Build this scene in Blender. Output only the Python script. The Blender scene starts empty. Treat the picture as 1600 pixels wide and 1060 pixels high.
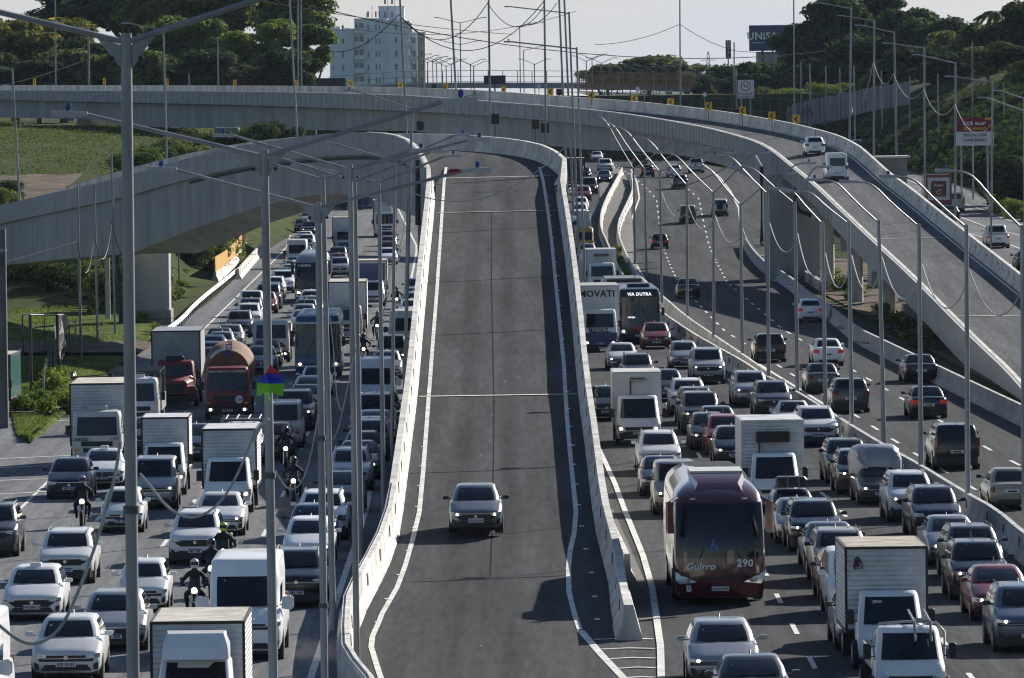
import bpy, math, random
from mathutils import Vector, Matrix, noise
from math import sin, cos, pi, atan, tan, sqrt
R = math.radians
sc = bpy.context.scene
col = sc.collection
random.seed(7)

# ---------------------------------------------------------------- camera
FP, CXP, CYP, HZP, CH = 11000.0, 800.0, 530.0, 140.0, 15.6
PITCH = atan((CYP - HZP) / FP)
ROLL = R(0.7)
_f = Vector((0, cos(PITCH), -sin(PITCH)))
_r0 = Vector((1, 0, 0)); _u0 = Vector((0, sin(PITCH), cos(PITCH)))
_r = _r0 * cos(ROLL) - _u0 * sin(ROLL)
_u = _r0 * sin(ROLL) + _u0 * cos(ROLL)
CAM = Vector((0, 0, CH))
cd = bpy.data.cameras.new('camera'); co = bpy.data.objects.new('camera', cd); col.objects.link(co)
m = Matrix((( _r.x, _u.x, -_f.x, 0), (_r.y, _u.y, -_f.y, 0), (_r.z, _u.z, -_f.z, CH), (0, 0, 0, 1)))
co.matrix_world = m
cd.sensor_width = 36; cd.lens = FP / 1600 * 36
cd.clip_start = 5; cd.clip_end = 20000
cd.dof.use_dof = True; cd.dof.focus_distance = 300; cd.dof.aperture_fstop = 13
sc.camera = co

# ---------------------------------------------------------------- light
SUN_EL, SUN_AZ = R(24), R(36)          # azimuth from +Y (away from camera) towards +X (picture right)
w = bpy.data.worlds.new('World'); sc.world = w; w.use_nodes = True
nt = w.node_tree; nt.nodes.clear()
out = nt.nodes.new('ShaderNodeOutputWorld'); bg = nt.nodes.new('ShaderNodeBackground')
sky = nt.nodes.new('ShaderNodeTexSky'); sky.sky_type = 'NISHITA'; sky.sun_disc = False
sky.sun_elevation = SUN_EL; sky.sun_rotation = SUN_AZ; sky.air_density = 1.0; sky.dust_density = .6; sky.ozone_density = 3.0
# thin bright cloud, laid over the sky by direction
tc = nt.nodes.new('ShaderNodeTexCoord'); mp = nt.nodes.new('ShaderNodeMapping'); mp.inputs['Scale'].default_value = (9, 9, 42)
nz = nt.nodes.new('ShaderNodeTexNoise'); nz.inputs['Scale'].default_value = 1.6; nz.inputs['Detail'].default_value = 6; nz.inputs['Roughness'].default_value = .5
cr = nt.nodes.new('ShaderNodeValToRGB'); cr.color_ramp.elements[0].position = .36; cr.color_ramp.elements[1].position = .72
cr.color_ramp.elements[0].color = (.62, .62, .62, 1); cr.color_ramp.elements[1].color = (1, 1, 1, 1)
sp = nt.nodes.new('ShaderNodeSeparateXYZ'); band = nt.nodes.new('ShaderNodeMapRange'); band.interpolation_type = 'SMOOTHSTEP'
band.inputs['From Min'].default_value = .05; band.inputs['From Max'].default_value = .22; band.inputs['To Min'].default_value = 1; band.inputs['To Max'].default_value = .0
ml = nt.nodes.new('ShaderNodeMath'); ml.operation = 'MULTIPLY'
mx = nt.nodes.new('ShaderNodeMixRGB'); mx.inputs[2].default_value = (6.5, 7.0, 8.0, 1)       # bright thin cloud bank low over the horizon
nt.links.new(tc.outputs['Generated'], mp.inputs['Vector']); nt.links.new(mp.outputs[0], nz.inputs['Vector']); nt.links.new(tc.outputs['Generated'], sp.inputs[0])
fw = nt.nodes.new('ShaderNodeMapRange'); fw.interpolation_type = 'SMOOTHSTEP'; fw.inputs['From Min'].default_value = -.25; fw.inputs['From Max'].default_value = .55; fw.inputs['To Min'].default_value = .0
ml2 = nt.nodes.new('ShaderNodeMath'); ml2.operation = 'MULTIPLY'; nt.links.new(sp.outputs['Y'], fw.inputs['Value']); nt.links.new(fw.outputs[0], ml2.inputs[0]); nt.links.new(band.outputs[0], ml2.inputs[1])
nt.links.new(sp.outputs['Z'], band.inputs['Value']); nt.links.new(nz.outputs['Fac'], cr.inputs[0]); nt.links.new(cr.outputs[0], ml.inputs[0]); nt.links.new(ml2.outputs[0], ml.inputs[1]); nt.links.new(ml.outputs[0], mx.inputs[0])
nt.links.new(sky.outputs[0], mx.inputs[1]); nt.links.new(mx.outputs[0], bg.inputs[0]); nt.links.new(bg.outputs[0], out.inputs[0])
bg.inputs[1].default_value = 0.058
sd = bpy.data.lights.new('sun', 'SUN'); sd.energy = 5.0; sd.angle = R(.5); sd.color = (1, .945, .86)
so = bpy.data.objects.new('sun', sd); col.objects.link(so)
S = Vector((sin(SUN_AZ) * cos(SUN_EL), cos(SUN_AZ) * cos(SUN_EL), sin(SUN_EL)))
so.rotation_euler = S.to_track_quat('Z', 'Y').to_euler()
vs = sc.view_settings; vs.view_transform = 'Standard'; vs.look = 'None'; vs.exposure = .70; vs.gamma = 1; vs.use_curve_mapping = False
sc.cycles.pixel_filter_type = 'BLACKMAN_HARRIS'; sc.cycles.filter_width = 1.15; sc.cycles.max_bounces = 5; sc.cycles.diffuse_bounces = 2; sc.cycles.glossy_bounces = 2; sc.cycles.transparent_max_bounces = 6
sc.cycles.volume_bounces = 0; sc.cycles.caustics_reflective = False; sc.cycles.caustics_refractive = False

# ---------------------------------------------------------------- ground height and rays
def itp(t, tab):
    if t <= tab[0][0]: return tab[0][1]
    for (a, b), (c, d) in zip(tab, tab[1:]):
        if t <= c: return b + (d - b) * (t - a) / (c - a)
    return tab[-1][1]
def sm(t): t = max(0, min(1, t)); return t * t * (3 - 2 * t)
RISE = [(0, 0), (640, 0), (680, .35), (720, 1.3), (760, 2.6), (800, 3.8), (850, 4.8), (950, 5.8), (1300, 7.5), (2000, 8)]
FARR = [(0, 0), (360, 0), (440, 2.0), (560, 2.7), (680, 2.4), (800, 1.2), (950, 0)]
def g(X, Y):
    z = itp(Y, RISE) * sm((X + 2) / 6)
    if X > 31: z += itp(Y, FARR) * sm((X - 31) / 4)
    return z
def ray(x, y): return _f * FP + _r * (x - CXP) - _u * (y - CYP)
def at(x, y, D):
    d = ray(x, y); return CAM + d * (D / d.y)
def G(x, y, dz=0.0, fn=g):
    d = ray(x, y); d = d / d.y
    Y = 100.0; st = 3.0
    while Y < 2600:
        p = CAM + d * Y
        if p.z <= fn(p.x, p.y) + dz: break
        Y += st
    a, b = Y - st, Y
    for _ in range(14):
        c = (a + b) / 2; p = CAM + d * c
        if p.z <= fn(p.x, p.y) + dz: b = c
        else: a = c
    return CAM + d * b
def pxs(p):
    v = p - CAM; k = FP / v.dot(_f); return CXP + v.dot(_r) * k, CYP - v.dot(_u) * k

# ---------------------------------------------------------------- materials
MATS = {}
def mat(name, colr, rough=.8, metal=0, emit=0, var=0, vs_=1.0, bump=0, bs=20, spec=.5, coat=0, col2=None, detail=6, stretch=None, coord='Object'):
    if name in MATS: return MATS[name]
    mt = bpy.data.materials.new(name); mt.use_nodes = True; t = mt.node_tree
    p = t.nodes['Principled BSDF']
    c = (*colr, 1)
    p.inputs['Base Color'].default_value = c; p.inputs['Roughness'].default_value = rough; p.inputs['Metallic'].default_value = metal
    p.inputs['Specular IOR Level'].default_value = spec
    if coat: p.inputs['Coat Weight'].default_value = coat; p.inputs['Coat Roughness'].default_value = .06
    if emit:
        p.inputs['Emission Color'].default_value = c; p.inputs['Emission Strength'].default_value = emit
    if var or col2 or bump:
        tcn = t.nodes.new('ShaderNodeTexCoord'); mpn = t.nodes.new('ShaderNodeMapping')
        if stretch: mpn.inputs['Scale'].default_value = stretch
        t.links.new(tcn.outputs[coord], mpn.inputs[0])
    if var or col2:
        n = t.nodes.new('ShaderNodeTexNoise'); n.inputs['Scale'].default_value = vs_; n.inputs['Detail'].default_value = detail; n.inputs['Roughness'].default_value = .62
        t.links.new(mpn.outputs[0], n.inputs['Vector'])
        rp = t.nodes.new('ShaderNodeValToRGB'); rp.color_ramp.elements[0].position = .33; rp.color_ramp.elements[1].position = .68
        a = col2 if col2 else tuple(max(0, v * (1 - var)) for v in colr)
        b = tuple(min(1, v * (1 + var)) for v in colr)
        rp.color_ramp.elements[0].color = (*a, 1); rp.color_ramp.elements[1].color = (*b, 1)
        t.links.new(n.outputs['Fac'], rp.inputs[0]); t.links.new(rp.outputs[0], p.inputs['Base Color'])
    if bump:
        n2 = t.nodes.new('ShaderNodeTexNoise'); n2.inputs['Scale'].default_value = bs; n2.inputs['Detail'].default_value = 4
        t.links.new(mpn.outputs[0], n2.inputs['Vector'])
        bp = t.nodes.new('ShaderNodeBump'); bp.inputs['Strength'].default_value = bump; bp.inputs['Distance'].default_value = .05
        t.links.new(n2.outputs['Fac'], bp.inputs['Height']); t.links.new(bp.outputs[0], p.inputs['Normal'])
    MATS[name] = mt; return mt

def asphalt(name, c, tint=(1, 1.015, 1.06), spec=.02, track=None):
    """aggregate specks, wheel-track streaks along the road (Y), patches"""
    if name in MATS: return MATS[name]
    mt = bpy.data.materials.new(name); mt.use_nodes = True; t = mt.node_tree; p = t.nodes['Principled BSDF']
    p.inputs['Roughness'].default_value = .9; p.inputs['Specular IOR Level'].default_value = spec
    tcn = t.nodes.new('ShaderNodeTexCoord')
    def nz(scale, s3, det=5):
        mpn = t.nodes.new('ShaderNodeMapping'); mpn.inputs['Scale'].default_value = s3; t.links.new(tcn.outputs['Object'], mpn.inputs[0])
        n = t.nodes.new('ShaderNodeTexNoise'); n.inputs['Scale'].default_value = scale; n.inputs['Detail'].default_value = det
        t.links.new(mpn.outputs[0], n.inputs['Vector']); return n.outputs['Fac']
    a = nz(1.1, (1, .02, 1)); b = nz(.12, (1, .35, 1)); d = nz(5, (1, .08, 1), 8)
    def mul(x, k, o):
        q = t.nodes.new('ShaderNodeMath'); q.operation = 'MULTIPLY_ADD'; t.links.new(x, q.inputs[0]); q.inputs[1].default_value = k; q.inputs[2].default_value = o; return q.outputs[0]
    def tms(x, y):
        q = t.nodes.new('ShaderNodeMath'); q.operation = 'MULTIPLY'; t.links.new(x, q.inputs[0]); t.links.new(y, q.inputs[1]); return q.outputs[0]
    v = tms(tms(mul(a, 1.3, .37), mul(b, .18, .92)), mul(d, .9, .56))
    if track is not None:      # tyre-polished wheel paths
        sx = t.nodes.new('ShaderNodeSeparateXYZ'); t.links.new(tcn.outputs['Object'], sx.inputs[0])
        def mt1(op, i, k):
            q = t.nodes.new('ShaderNodeMath'); q.operation = op; t.links.new(i, q.inputs[0]); q.inputs[1].default_value = k; return q.outputs[0]
        q = mt1('ABSOLUTE', mt1('SUBTRACT', mt1('ABSOLUTE', mt1('ADD', sx.outputs['X'], -track), 0), .82), 0)
        mr = t.nodes.new('ShaderNodeMapRange'); mr.interpolation_type = 'SMOOTHSTEP'; mr.inputs['From Min'].default_value = .08; mr.inputs['From Max'].default_value = .55; mr.inputs['To Min'].default_value = .80; mr.inputs['To Max'].default_value = 1.04
        t.links.new(q, mr.inputs['Value']); v = tms(v, mr.outputs[0])
    # bright specks
    vo = t.nodes.new('ShaderNodeTexVoronoi'); vo.inputs['Scale'].default_value = .9; mpn = t.nodes.new('ShaderNodeMapping'); mpn.inputs['Scale'].default_value = (1, .16, 1)
    t.links.new(tcn.outputs['Object'], mpn.inputs[0]); t.links.new(mpn.outputs[0], vo.inputs['Vector'])
    lt = t.nodes.new('ShaderNodeMath'); lt.operation = 'LESS_THAN'; t.links.new(vo.outputs['Distance'], lt.inputs[0]); lt.inputs[1].default_value = .035
    ad = t.nodes.new('ShaderNodeMath'); ad.operation = 'MULTIPLY_ADD'; t.links.new(lt.outputs[0], ad.inputs[0]); ad.inputs[1].default_value = 2.2; t.links.new(v, ad.inputs[2])
    vm = t.nodes.new('ShaderNodeVectorMath'); vm.operation = 'SCALE'; vm.inputs[0].default_value = tuple(c * k for k in tint); t.links.new(ad.outputs[0], vm.inputs['Scale'])
    t.links.new(vm.outputs[0], p.inputs['Base Color'])
    MATS[name] = mt; return mt

def ribbed(name, colr, axis='Z', freq=30, strength=.6, rough=.55, var=.15):
    """sheet metal / concrete with fine ribs"""
    if name in MATS: return MATS[name]
    mt = mat(name, colr, rough, var=var, vs_=1.2); t = mt.node_tree; p = t.nodes['Principled BSDF']
    tcn = t.nodes.new('ShaderNodeTexCoord'); wv = t.nodes.new('ShaderNodeTexWave'); wv.bands_direction = axis; wv.inputs['Scale'].default_value = freq / 20
    wv.wave_profile = 'SIN'
    t.links.new(tcn.outputs['Object'], wv.inputs['Vector'])
    bp = t.nodes.new('ShaderNodeBump'); bp.inputs['Strength'].default_value = strength; bp.inputs['Distance'].default_value = .04
    t.links.new(wv.outputs['Fac'], bp.inputs['Height']); t.links.new(bp.outputs[0], p.inputs['Normal'])
    return mt

M = {}
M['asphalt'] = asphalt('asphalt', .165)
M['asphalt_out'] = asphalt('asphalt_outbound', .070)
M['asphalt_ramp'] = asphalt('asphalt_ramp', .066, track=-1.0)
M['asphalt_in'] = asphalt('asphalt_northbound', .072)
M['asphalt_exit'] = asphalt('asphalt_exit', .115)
M['paint'] = mat('road_paint', (.62, .61, .57), .7, var=.3, vs_=1.5, detail=8)
M['conc'] = mat('concrete', (.37, .37, .365), .85, var=.22, vs_=.9, bump=.15, bs=6)
M['conc_lt'] = mat('concrete_barrier', (.62, .605, .565), .85, var=.12, vs_=1.1, bump=.15, bs=8, col2=(.36, .35, .32), stretch=(1.3, .5, .22))
M['conc_dk'] = mat('concrete_stained_shaded', (.22, .22, .215), .9, var=.3, vs_=.5, stretch=(1, 1, .25))
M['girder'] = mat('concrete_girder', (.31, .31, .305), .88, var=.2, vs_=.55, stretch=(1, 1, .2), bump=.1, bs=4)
M['black'] = mat('black_rubber', (.012, .012, .013), .7)
M['pipe'] = mat('black_pipe', (.015, .016, .02), .5)
M['galv'] = mat('galvanised_steel', (.27, .28, .29), .5, metal=.35, var=.25, vs_=.7, stretch=(3, 3, .6))
M['galv_dk'] = mat('dull_steel', (.10, .105, .11), .65, metal=.3, var=.3, vs_=.7)
M['lampgrey'] = mat('lamp_housing', (.33, .34, .36), .45, metal=.3)
M['blue_cell'] = mat('blue_photocell', (.015, .045, .24), .35)
M['yellow'] = mat('sign_yellow', (.75, .42, .02), .5)
M['signblack'] = mat('sign_black', (.01, .01, .01), .5)
M['white'] = mat('sign_white', (.78, .78, .78), .5)
M['signred'] = mat('sign_red', (.35, .012, .02), .5)
M['dirt'] = mat('dirt', (.135, .105, .08), 1, bump=1, bs=2, spec=.05, var=.4, vs_=.35, detail=10, col2=(.07, .06, .045))
M['rope'] = mat('rope', (.38, .38, .38), .7, var=.3, vs_=6)
M['cable'] = mat('cable', (.015, .015, .018), 1.0, spec=.05)

def grassmat(name, a, b, s=.35):
    return mat(name, b, 1, col2=a, vs_=s, var=.35, detail=10, bump=.6, bs=3, spec=.03)
M['grass'] = grassmat('grass_field', (.028, .045, .010), (.095, .125, .026))
M['terrain'] = mat('terrain', (.046, .060, .018), 1, spec=.03, var=.4, vs_=.5, detail=12, col2=(.035, .042, .016), bump=.8, bs=1.5)
M['gravel'] = mat('gravel', (.085, .078, .068), .95, var=.5, vs_=2.5, detail=10, col2=(.035, .032, .028))
M['hill'] = mat('hill_scrub', (.045, .065, .018), 1, spec=.03, var=.5, vs_=.09, detail=12, col2=(.018, .026, .010), bump=.9, bs=.8)

# ---------------------------------------------------------------- mesh builder
class MB:
    def __init__(s): s.v = []; s.f = []; s.mi = []
    def add(s, vs_, fs, mi=0):
        n = len(s.v); s.v += [tuple(v) for v in vs_]; s.f += [tuple(i + n for i in f) for f in fs]; s.mi += [mi] * len(fs); return s
    def box(s, x0, x1, y0, y1, z0, z1, mi=0):
        return s.hexa([(x0, y0, z0), (x1, y0, z0), (x1, y1, z0), (x0, y1, z0), (x0, y0, z1), (x1, y0, z1), (x1, y1, z1), (x0, y1, z1)], mi)
    def hexa(s, p, mi=0):
        return s.add(p, [(3, 2, 1, 0), (4, 5, 6, 7), (0, 1, 5, 4), (1, 2, 6, 5), (2, 3, 7, 6), (3, 0, 4, 7)], mi)
    def cbox(s, x0, x1, y0, y1, z0, z1, c, mi=0):
        """box with chamfered vertical and top edges"""
        def rg(i, z): return [(x0 + c + i, y0 + i, z), (x1 - c - i, y0 + i, z), (x1 - i, y0 + c + i, z), (x1 - i, y1 - c - i, z), (x1 - c - i, y1 - i, z), (x0 + c + i, y1 - i, z), (x0 + i, y1 - c - i, z), (x0 + i, y0 + c + i, z)]
        return s.loft([rg(0, z0), rg(0, z1 - c), rg(c * .7, z1)], True, True, mi)
    def loft(s, rings, cap0=True, cap1=True, mi=0, closed=True):
        n = len(rings[0]); vs_ = [p for r in rings for p in r]; fs = []
        for i in range(len(rings) - 1):
            for j in range(n if closed else n - 1):
                k = (j + 1) % n; fs.append((i * n + j, i * n + k, (i + 1) * n + k, (i + 1) * n + j))
        if cap0: fs.append(tuple(range(n - 1, -1, -1)))
        if cap1: fs.append(tuple((len(rings) - 1) * n + j for j in range(n)))
        return s.add(vs_, fs, mi)
    def tube(s, pts, r, n=8, mi=0, cap=True):
        pts = [Vector(p) for p in pts]; rs = r if isinstance(r, (list, tuple)) else [r] * len(pts); rings = []
        for i, p in enumerate(pts):
            d = (pts[min(i + 1, len(pts) - 1)] - pts[max(i - 1, 0)]).normalized()
            a = d.cross(Vector((0, 0, 1)))
            if a.length < .05: a = Vector((1, 0, 0))
            a.normalize(); b = a.cross(d)
            rings.append([p + (a * cos(2 * pi * k / n) + b * sin(2 * pi * k / n)) * rs[i] for k in range(n)])
        return s.loft(rings, cap, cap, mi)
    def cyl(s, c, ax, r, h, n=16, mi=0):
        c = Vector(c); ax = Vector(ax).normalized(); return s.tube([c - ax * h / 2, c + ax * h / 2], r, n, mi)
    def sweep(s, prof, path, mi=0, capends=True, mis=None):
        """prof: list of (lateral to the right of travel, z) ; path: list of Vector"""
        n = len(path); rings = []
        for i, p in enumerate(path):
            d = path[min(i + 1, n - 1)] - path[max(i - 1, 0)]; d.z = 0; d.normalize(); rt = Vector((d.y, -d.x, 0))
            pr = prof(i) if callable(prof) else prof
            rings.append([p + rt * a + Vector((0, 0, z)) for a, z in pr])
        if mis is None: return s.loft(rings, capends, capends, mi)
        k = len(rings[0])
        for j in range(k):
            q = (j + 1) % k
            s.loft([[r[j], r[q]] for r in rings], False, False, mis[j], closed=False)
        return s
    def build(s, name, mats, parent=None, smooth=False, world=True, loc=None):
        me = bpy.data.meshes.new(name); me.from_pydata(s.v, [], s.f)
        mats = mats if isinstance(mats, (list, tuple)) else [mats]
        for x in mats: me.materials.append(x)
        if any(s.mi): me.polygons.foreach_set('material_index', s.mi)
        if smooth:
            me.polygons.foreach_set('use_smooth', [True] * len(me.polygons)); me.set_sharp_from_angle(angle=R(smooth if smooth is not True else 40))
        me.update()
        o = bpy.data.objects.new(name, me); col.objects.link(o)
        if loc: o.location = loc
        if parent:
            o.parent = parent
            if world: o.matrix_parent_inverse = Matrix.Translation(-parent.location)
        return o
def tag(o, label=None, cat=None, group=None, kind=None):
    if label: o['label'] = label
    if cat: o['category'] = cat
    if group: o['group'] = group
    if kind: o['kind'] = kind
    return o
def thing(name, loc, label, cat, group=None, rz=0):
    o = bpy.data.objects.new(name, None); col.objects.link(o); o.location = loc; o.rotation_euler = (0, 0, rz)
    return tag(o, label, cat, group)
def strip(name, mt, rows, kind='structure', off=0.0, smooth=True):
    """rows: list of lists of points (same count) -> sheet"""
    mb = MB(); mb.loft([[(p[0], p[1], p[2] + off) for p in r] for r in rows], False, False, closed=False)
    o = mb.build(name, mt, smooth=smooth); 
    if kind: o['kind'] = kind
    return o
def resample(pts, step):
    out_ = []
    for a, b in zip(pts, pts[1:]):
        n = max(1, int((b - a).length / step))
        out_ += [a.lerp(b, i / n) for i in range(n)]
    return out_ + [pts[-1]]
def smooth_path(pts, it=2):
    for _ in range(it):
        q = [pts[0]]
        for a, b in zip(pts, pts[1:]): q += [a.lerp(b, .25), a.lerp(b, .75)]
        pts = q + [pts[-1]]
    return pts
_fonts = {}
def text_mesh(txt, size, depth=.004, shear=0):
    k = (txt, size, depth, shear)
    if k in _fonts: return _fonts[k]
    cu = bpy.data.curves.new('lettering', 'FONT'); cu.body = txt; cu.size = size; cu.align_x = 'CENTER'; cu.align_y = 'CENTER'; cu.extrude = depth; cu.shear = shear; cu.resolution_u = 2
    cu.space_character = 1.06; cu.offset = size * .022
    o = bpy.data.objects.new('tmp', cu); col.objects.link(o)
    dg = bpy.context.evaluated_depsgraph_get(); me = bpy.data.meshes.new_from_object(o.evaluated_get(dg)); bpy.data.objects.remove(o)
    _fonts[k] = me; return me
def text(txt, size, mt, loc, rot, parent, name='lettering', world=False, bold=0, sx=1.0, shear=0):
    me = text_mesh(txt, size, shear=shear).copy(); me.materials.clear(); me.materials.append(mt)
    o = bpy.data.objects.new(name, me); col.objects.link(o); o.location = loc; o.rotation_euler = rot; o.scale = (sx, 1, 1)
    if parent:
        o.parent = parent
        if world: o.matrix_parent_inverse = Matrix.Translation(-parent.location)
    return o
# ================================================================ terrain
def gt(X, Y):
    z = g(X, Y)
    z -= .35 * sm((X + 6) / 3) * (1 - sm((X - 45) / 4)) * sm((Y - 500) / 100)
    return z - .03
def bank(X, Y):           # earth bank beyond the curved viaduct, picture left
    if Y < 500 or X > -25: return 0
    e = sm((Y - 505) / 60) * 5.5 + sm((Y - 570) / 220) * 6.5
    return e * sm((-25 - X) / 9)
def terrain():
    xs = [-1500, -700, -300, -160, -110, -80] + [-66 + i * 3 for i in range(0, 40)] + [54, 58, 64, 72, 90, 130, 250, 600, 1500]
    ys = [60, 110, 160] + [200 + i * 10 for i in range(0, 110)] + [1330, 1400, 1500, 1700, 2000, 2600, 4000, 8000, 15000]
    rows = [[(X, Y, gt(X, Y) + bank(X, Y) + (0 if abs(X) > 200 else .25 * bank(X, Y) / 8 * (noise.noise(Vector((X * .15, Y * .08, 0)))))) for X in xs] for Y in ys]
    return strip('terrain', M['terrain'], rows)
terrain()

# hillside closing the view on the far right
foot = [(30, 1010), (38, 930), (45, 860), (49, 780), (52, 700), (55, 620), (58, 540), (62, 440)]
fn = [(.1, 1), (.3, .95), (.6, .8), (.85, .5), (.95, .3), (1, .15), (1, .1), (1, .05)]
offs = [(-3, -.6), (0, .0), (4, 2.6), (9, 6), (15, 9.5), (24, 14), (36, 18.5), (55, 22), (90, 24), (160, 22)]
hk = lambda fy: itp(fy, [(600, 1.0), (720, .95), (820, .72), (900, .5), (1010, .42)])
rows = []
for (fx, fy), (nx, ny) in zip(foot, fn):
    l = sqrt(nx * nx + ny * ny); nx /= l; ny /= l
    r = []
    for d, z in offs:
        X, Y = fx + nx * d, fy + ny * d
        r.append((X, Y, g(min(X, 50), fy) + hk(fy) * z * (1 + .16 * noise.noise(Vector((X * .06, Y * .03, 2)))) + .5 * noise.noise(Vector((X * .3, Y * .1, 5))) * (1 if d > 0 else 0)))
    rows.append(r)
def densify(rows, k):
    out_ = []
    for a, b in zip(rows, rows[1:]):
        for i in range(k): out_.append([tuple(p + (q - p) * i / k for p, q in zip(u, v)) for u, v in zip(a, b)])
    return out_ + [rows[-1]]
rows = densify(rows, 5); rows = list(map(list, zip(*densify(list(map(list, zip(*rows))), 4))))
rows = [[(x, y, z + .55 * noise.noise(Vector((x * .35, y * .12, z * .3)))) for x, y, z in r] for r in rows]
strip('hillside', M['hill'], rows)

# ================================================================ roads
def road(name, mt, rows_px=None, Ys=None, xl=None, xr=None, off=0.0, nx=6):
    rows = []
    for Y in Ys:
        a, b = itp(Y, xl), itp(Y, xr)
        rows.append([(a + (b - a) * i / nx, Y, g(a + (b - a) * i / nx, Y) + off) for i in range(nx + 1)])
    return strip(name, mt, rows)
def gx(x, y): p = G(x, y); return (p.y, p.x)
# left carriageway (towards the camera)
lb = sorted([(60, -90), (300, -90)] + [gx(105, 655), gx(180, 585), gx(243, 530), gx(330, 470), gx(395, 410), gx(425, 350), gx(455, 312)] + [(1300, -42)])
Ys = [80, 130, 180] + list(range(200, 1300, 20))
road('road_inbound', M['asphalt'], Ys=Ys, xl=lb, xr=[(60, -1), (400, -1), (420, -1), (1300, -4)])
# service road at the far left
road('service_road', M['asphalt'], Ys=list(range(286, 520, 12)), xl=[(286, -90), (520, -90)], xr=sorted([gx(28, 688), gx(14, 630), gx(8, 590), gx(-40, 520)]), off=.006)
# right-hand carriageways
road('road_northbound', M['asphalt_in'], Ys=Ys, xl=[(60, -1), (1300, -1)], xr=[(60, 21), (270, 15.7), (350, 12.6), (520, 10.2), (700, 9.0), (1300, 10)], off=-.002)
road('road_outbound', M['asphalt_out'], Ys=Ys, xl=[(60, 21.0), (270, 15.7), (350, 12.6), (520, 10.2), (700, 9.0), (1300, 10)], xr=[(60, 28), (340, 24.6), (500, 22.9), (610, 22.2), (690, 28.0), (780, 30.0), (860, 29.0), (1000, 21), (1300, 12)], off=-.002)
road('road_far', M['asphalt'], Ys=list(range(380, 1010, 12)), xl=[(380, 31), (700, 33), (900, 30), (1010, 20)], xr=[(380, 66), (560, 58), (700, 52.5), (780, 49.5), (860, 45), (930, 39), (1010, 30)], off=.03)

mk = {k: MB() for k in 'abcd'}
def line_px(mb, pts, w=.14, off=.012, fn=G):
    P = [fn(x, y) for x, y in pts]
    line_w(mb, P, w, off)
def line_w(mb, P, w=.14, off=.012):
    P = resample(P, 6)
    P = [Vector((p.x, p.y, g(p.x, p.y))) for p in P]
    mb.loft([[p + r for r in ends] for p, ends in zip(P, _ends(P, w, off))], False, False, closed=False)
def _ends(P, w, off):
    o = []
    for i, p in enumerate(P):
        d = P[min(i + 1, len(P) - 1)] - P[max(i - 1, 0)]; d.z = 0; d.normalize(); rt = Vector((d.y, -d.x, 0)) * w / 2
        o.append([-rt + Vector((0, 0, off)), rt + Vector((0, 0, off))])
    return o
def dashes(mb, X, y0, y1, per=12, ln=4, w=.15, ph=0):
    Y = y0 + ph
    while Y < y1:
        line_w(mb, [Vector((itp(Y, X), Y, 0)), Vector((itp(Y + ln, X), Y + ln, 0))], w)
        Y += per
# inbound (left) markings
dr = lambda x: [(0, x + .1), (260, x), (700, x - 3.8), (1000, x - 11)]
line_w(mk['a'], [Vector((itp(Y, dr(-18.6)), Y, 0)) for Y in range(170, 1010, 30)])
line_w(mk['a'], [Vector((itp(Y, dr(-5.5)), Y, 0)) for Y in range(170, 1010, 30)], .2)
for X, ph in ((-15.3, 3), (-12.15, 0), (-8.85, 5)): dashes(mk['a'], dr(X), 182, 1000, ph=ph)
# gore hatching at the picture's left
for k, (xa, ya, xb, yb) in enumerate([(-20, 642, 150, 630), (-20, 662, 168, 655), (-20, 718, 118, 712), (-20, 733, 100, 726), (-20, 752, 92, 748), (-20, 774, 80, 768), (62, 632, 112, 636), (120, 655, 190, 640), (108, 672, 108, 670)][:8]):
    line_px(mk['a'], [(xa, ya), (xb, yb)], .3)
line_px(mk['a'], [(-10, 690), (8, 640), (16, 600), (12, 560)], .16)
# incoming right carriageway
0 and line_w(mk['b'], [Vector((itp(Y, [(180, 5.2), (215, 4.2), (260, 3.75), (300, 3.65), (420, 3.5)]), Y, 0)) for Y in range(170, 420, 12)], .22)
dashes(mk['b'], [(0, 7.9), (260, 8.05), (500, 6.9), (1000, 7)], 180, 900, ph=8)
dashes(mk['b'], [(0, 11.9), (260, 12.0), (340, 10.2), (500, 8.6), (1000, 9)], 180, 330, ph=2)
dashes(mk['b'], [(0, 15.2), (260, 15.0), (280, 15)], 180, 262, ph=5)
line_px(mk['b'], [(1010, 470), (1032, 492), (1085, 532), (1130, 562), (1200, 612), (1300, 690)], .18)
line_px(mk['b'], [(922, 360), (923, 340), (935, 315), (955, 290), (962, 275), (960, 262), (953, 250), (948, 240)], .16)
# outbound
line_px(mk['c'], [(986, 265), (995, 285), (999, 310), (990, 335), (978, 365), (985, 395), (1008, 438), (1040, 470), (1090, 512), (1180, 566), (1300, 640)], .18)
line_px(mk['c'], [(1101, 258), (1125, 278), (1142, 300), (1154, 325), (1157, 350), (1157, 362)], .2)
line_px(mk['c'], [(1190, 415), (1215, 440), (1270, 480), (1400, 558), (1500, 605), (1610, 655), (1680, 690)], .16)
dashes(mk['c'], [(0, 18.5), (240, 18.6), (300, 16.9), (450, 13.6), (560, 13.3), (690, 14.8), (780, 16.2), (900, 14.2), (1100, 11)], 230, 960, ph=4)
dashes(mk['c'], [(0, 22.2), (240, 22), (300, 20.3), (450, 17.4), (560, 17.2), (690, 19.3), (780, 20.9), (900, 18.6), (1100, 15)], 230, 960, ph=9)
# far road
for xo in (0, 3.6, 7.2, 10.8):
    line_w(mk['d'], [Vector((36.2 + xo - itp(Y, [(0, 0), (700, 0), (900, 5), (1000, 12)]), Y, 0)) for Y in range(400, 900, 20)], .16, off=.045)
for k in 'abcd':
    o = mk[k].build('lane_markings', M['paint']); tag(o, kind='structure')
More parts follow.
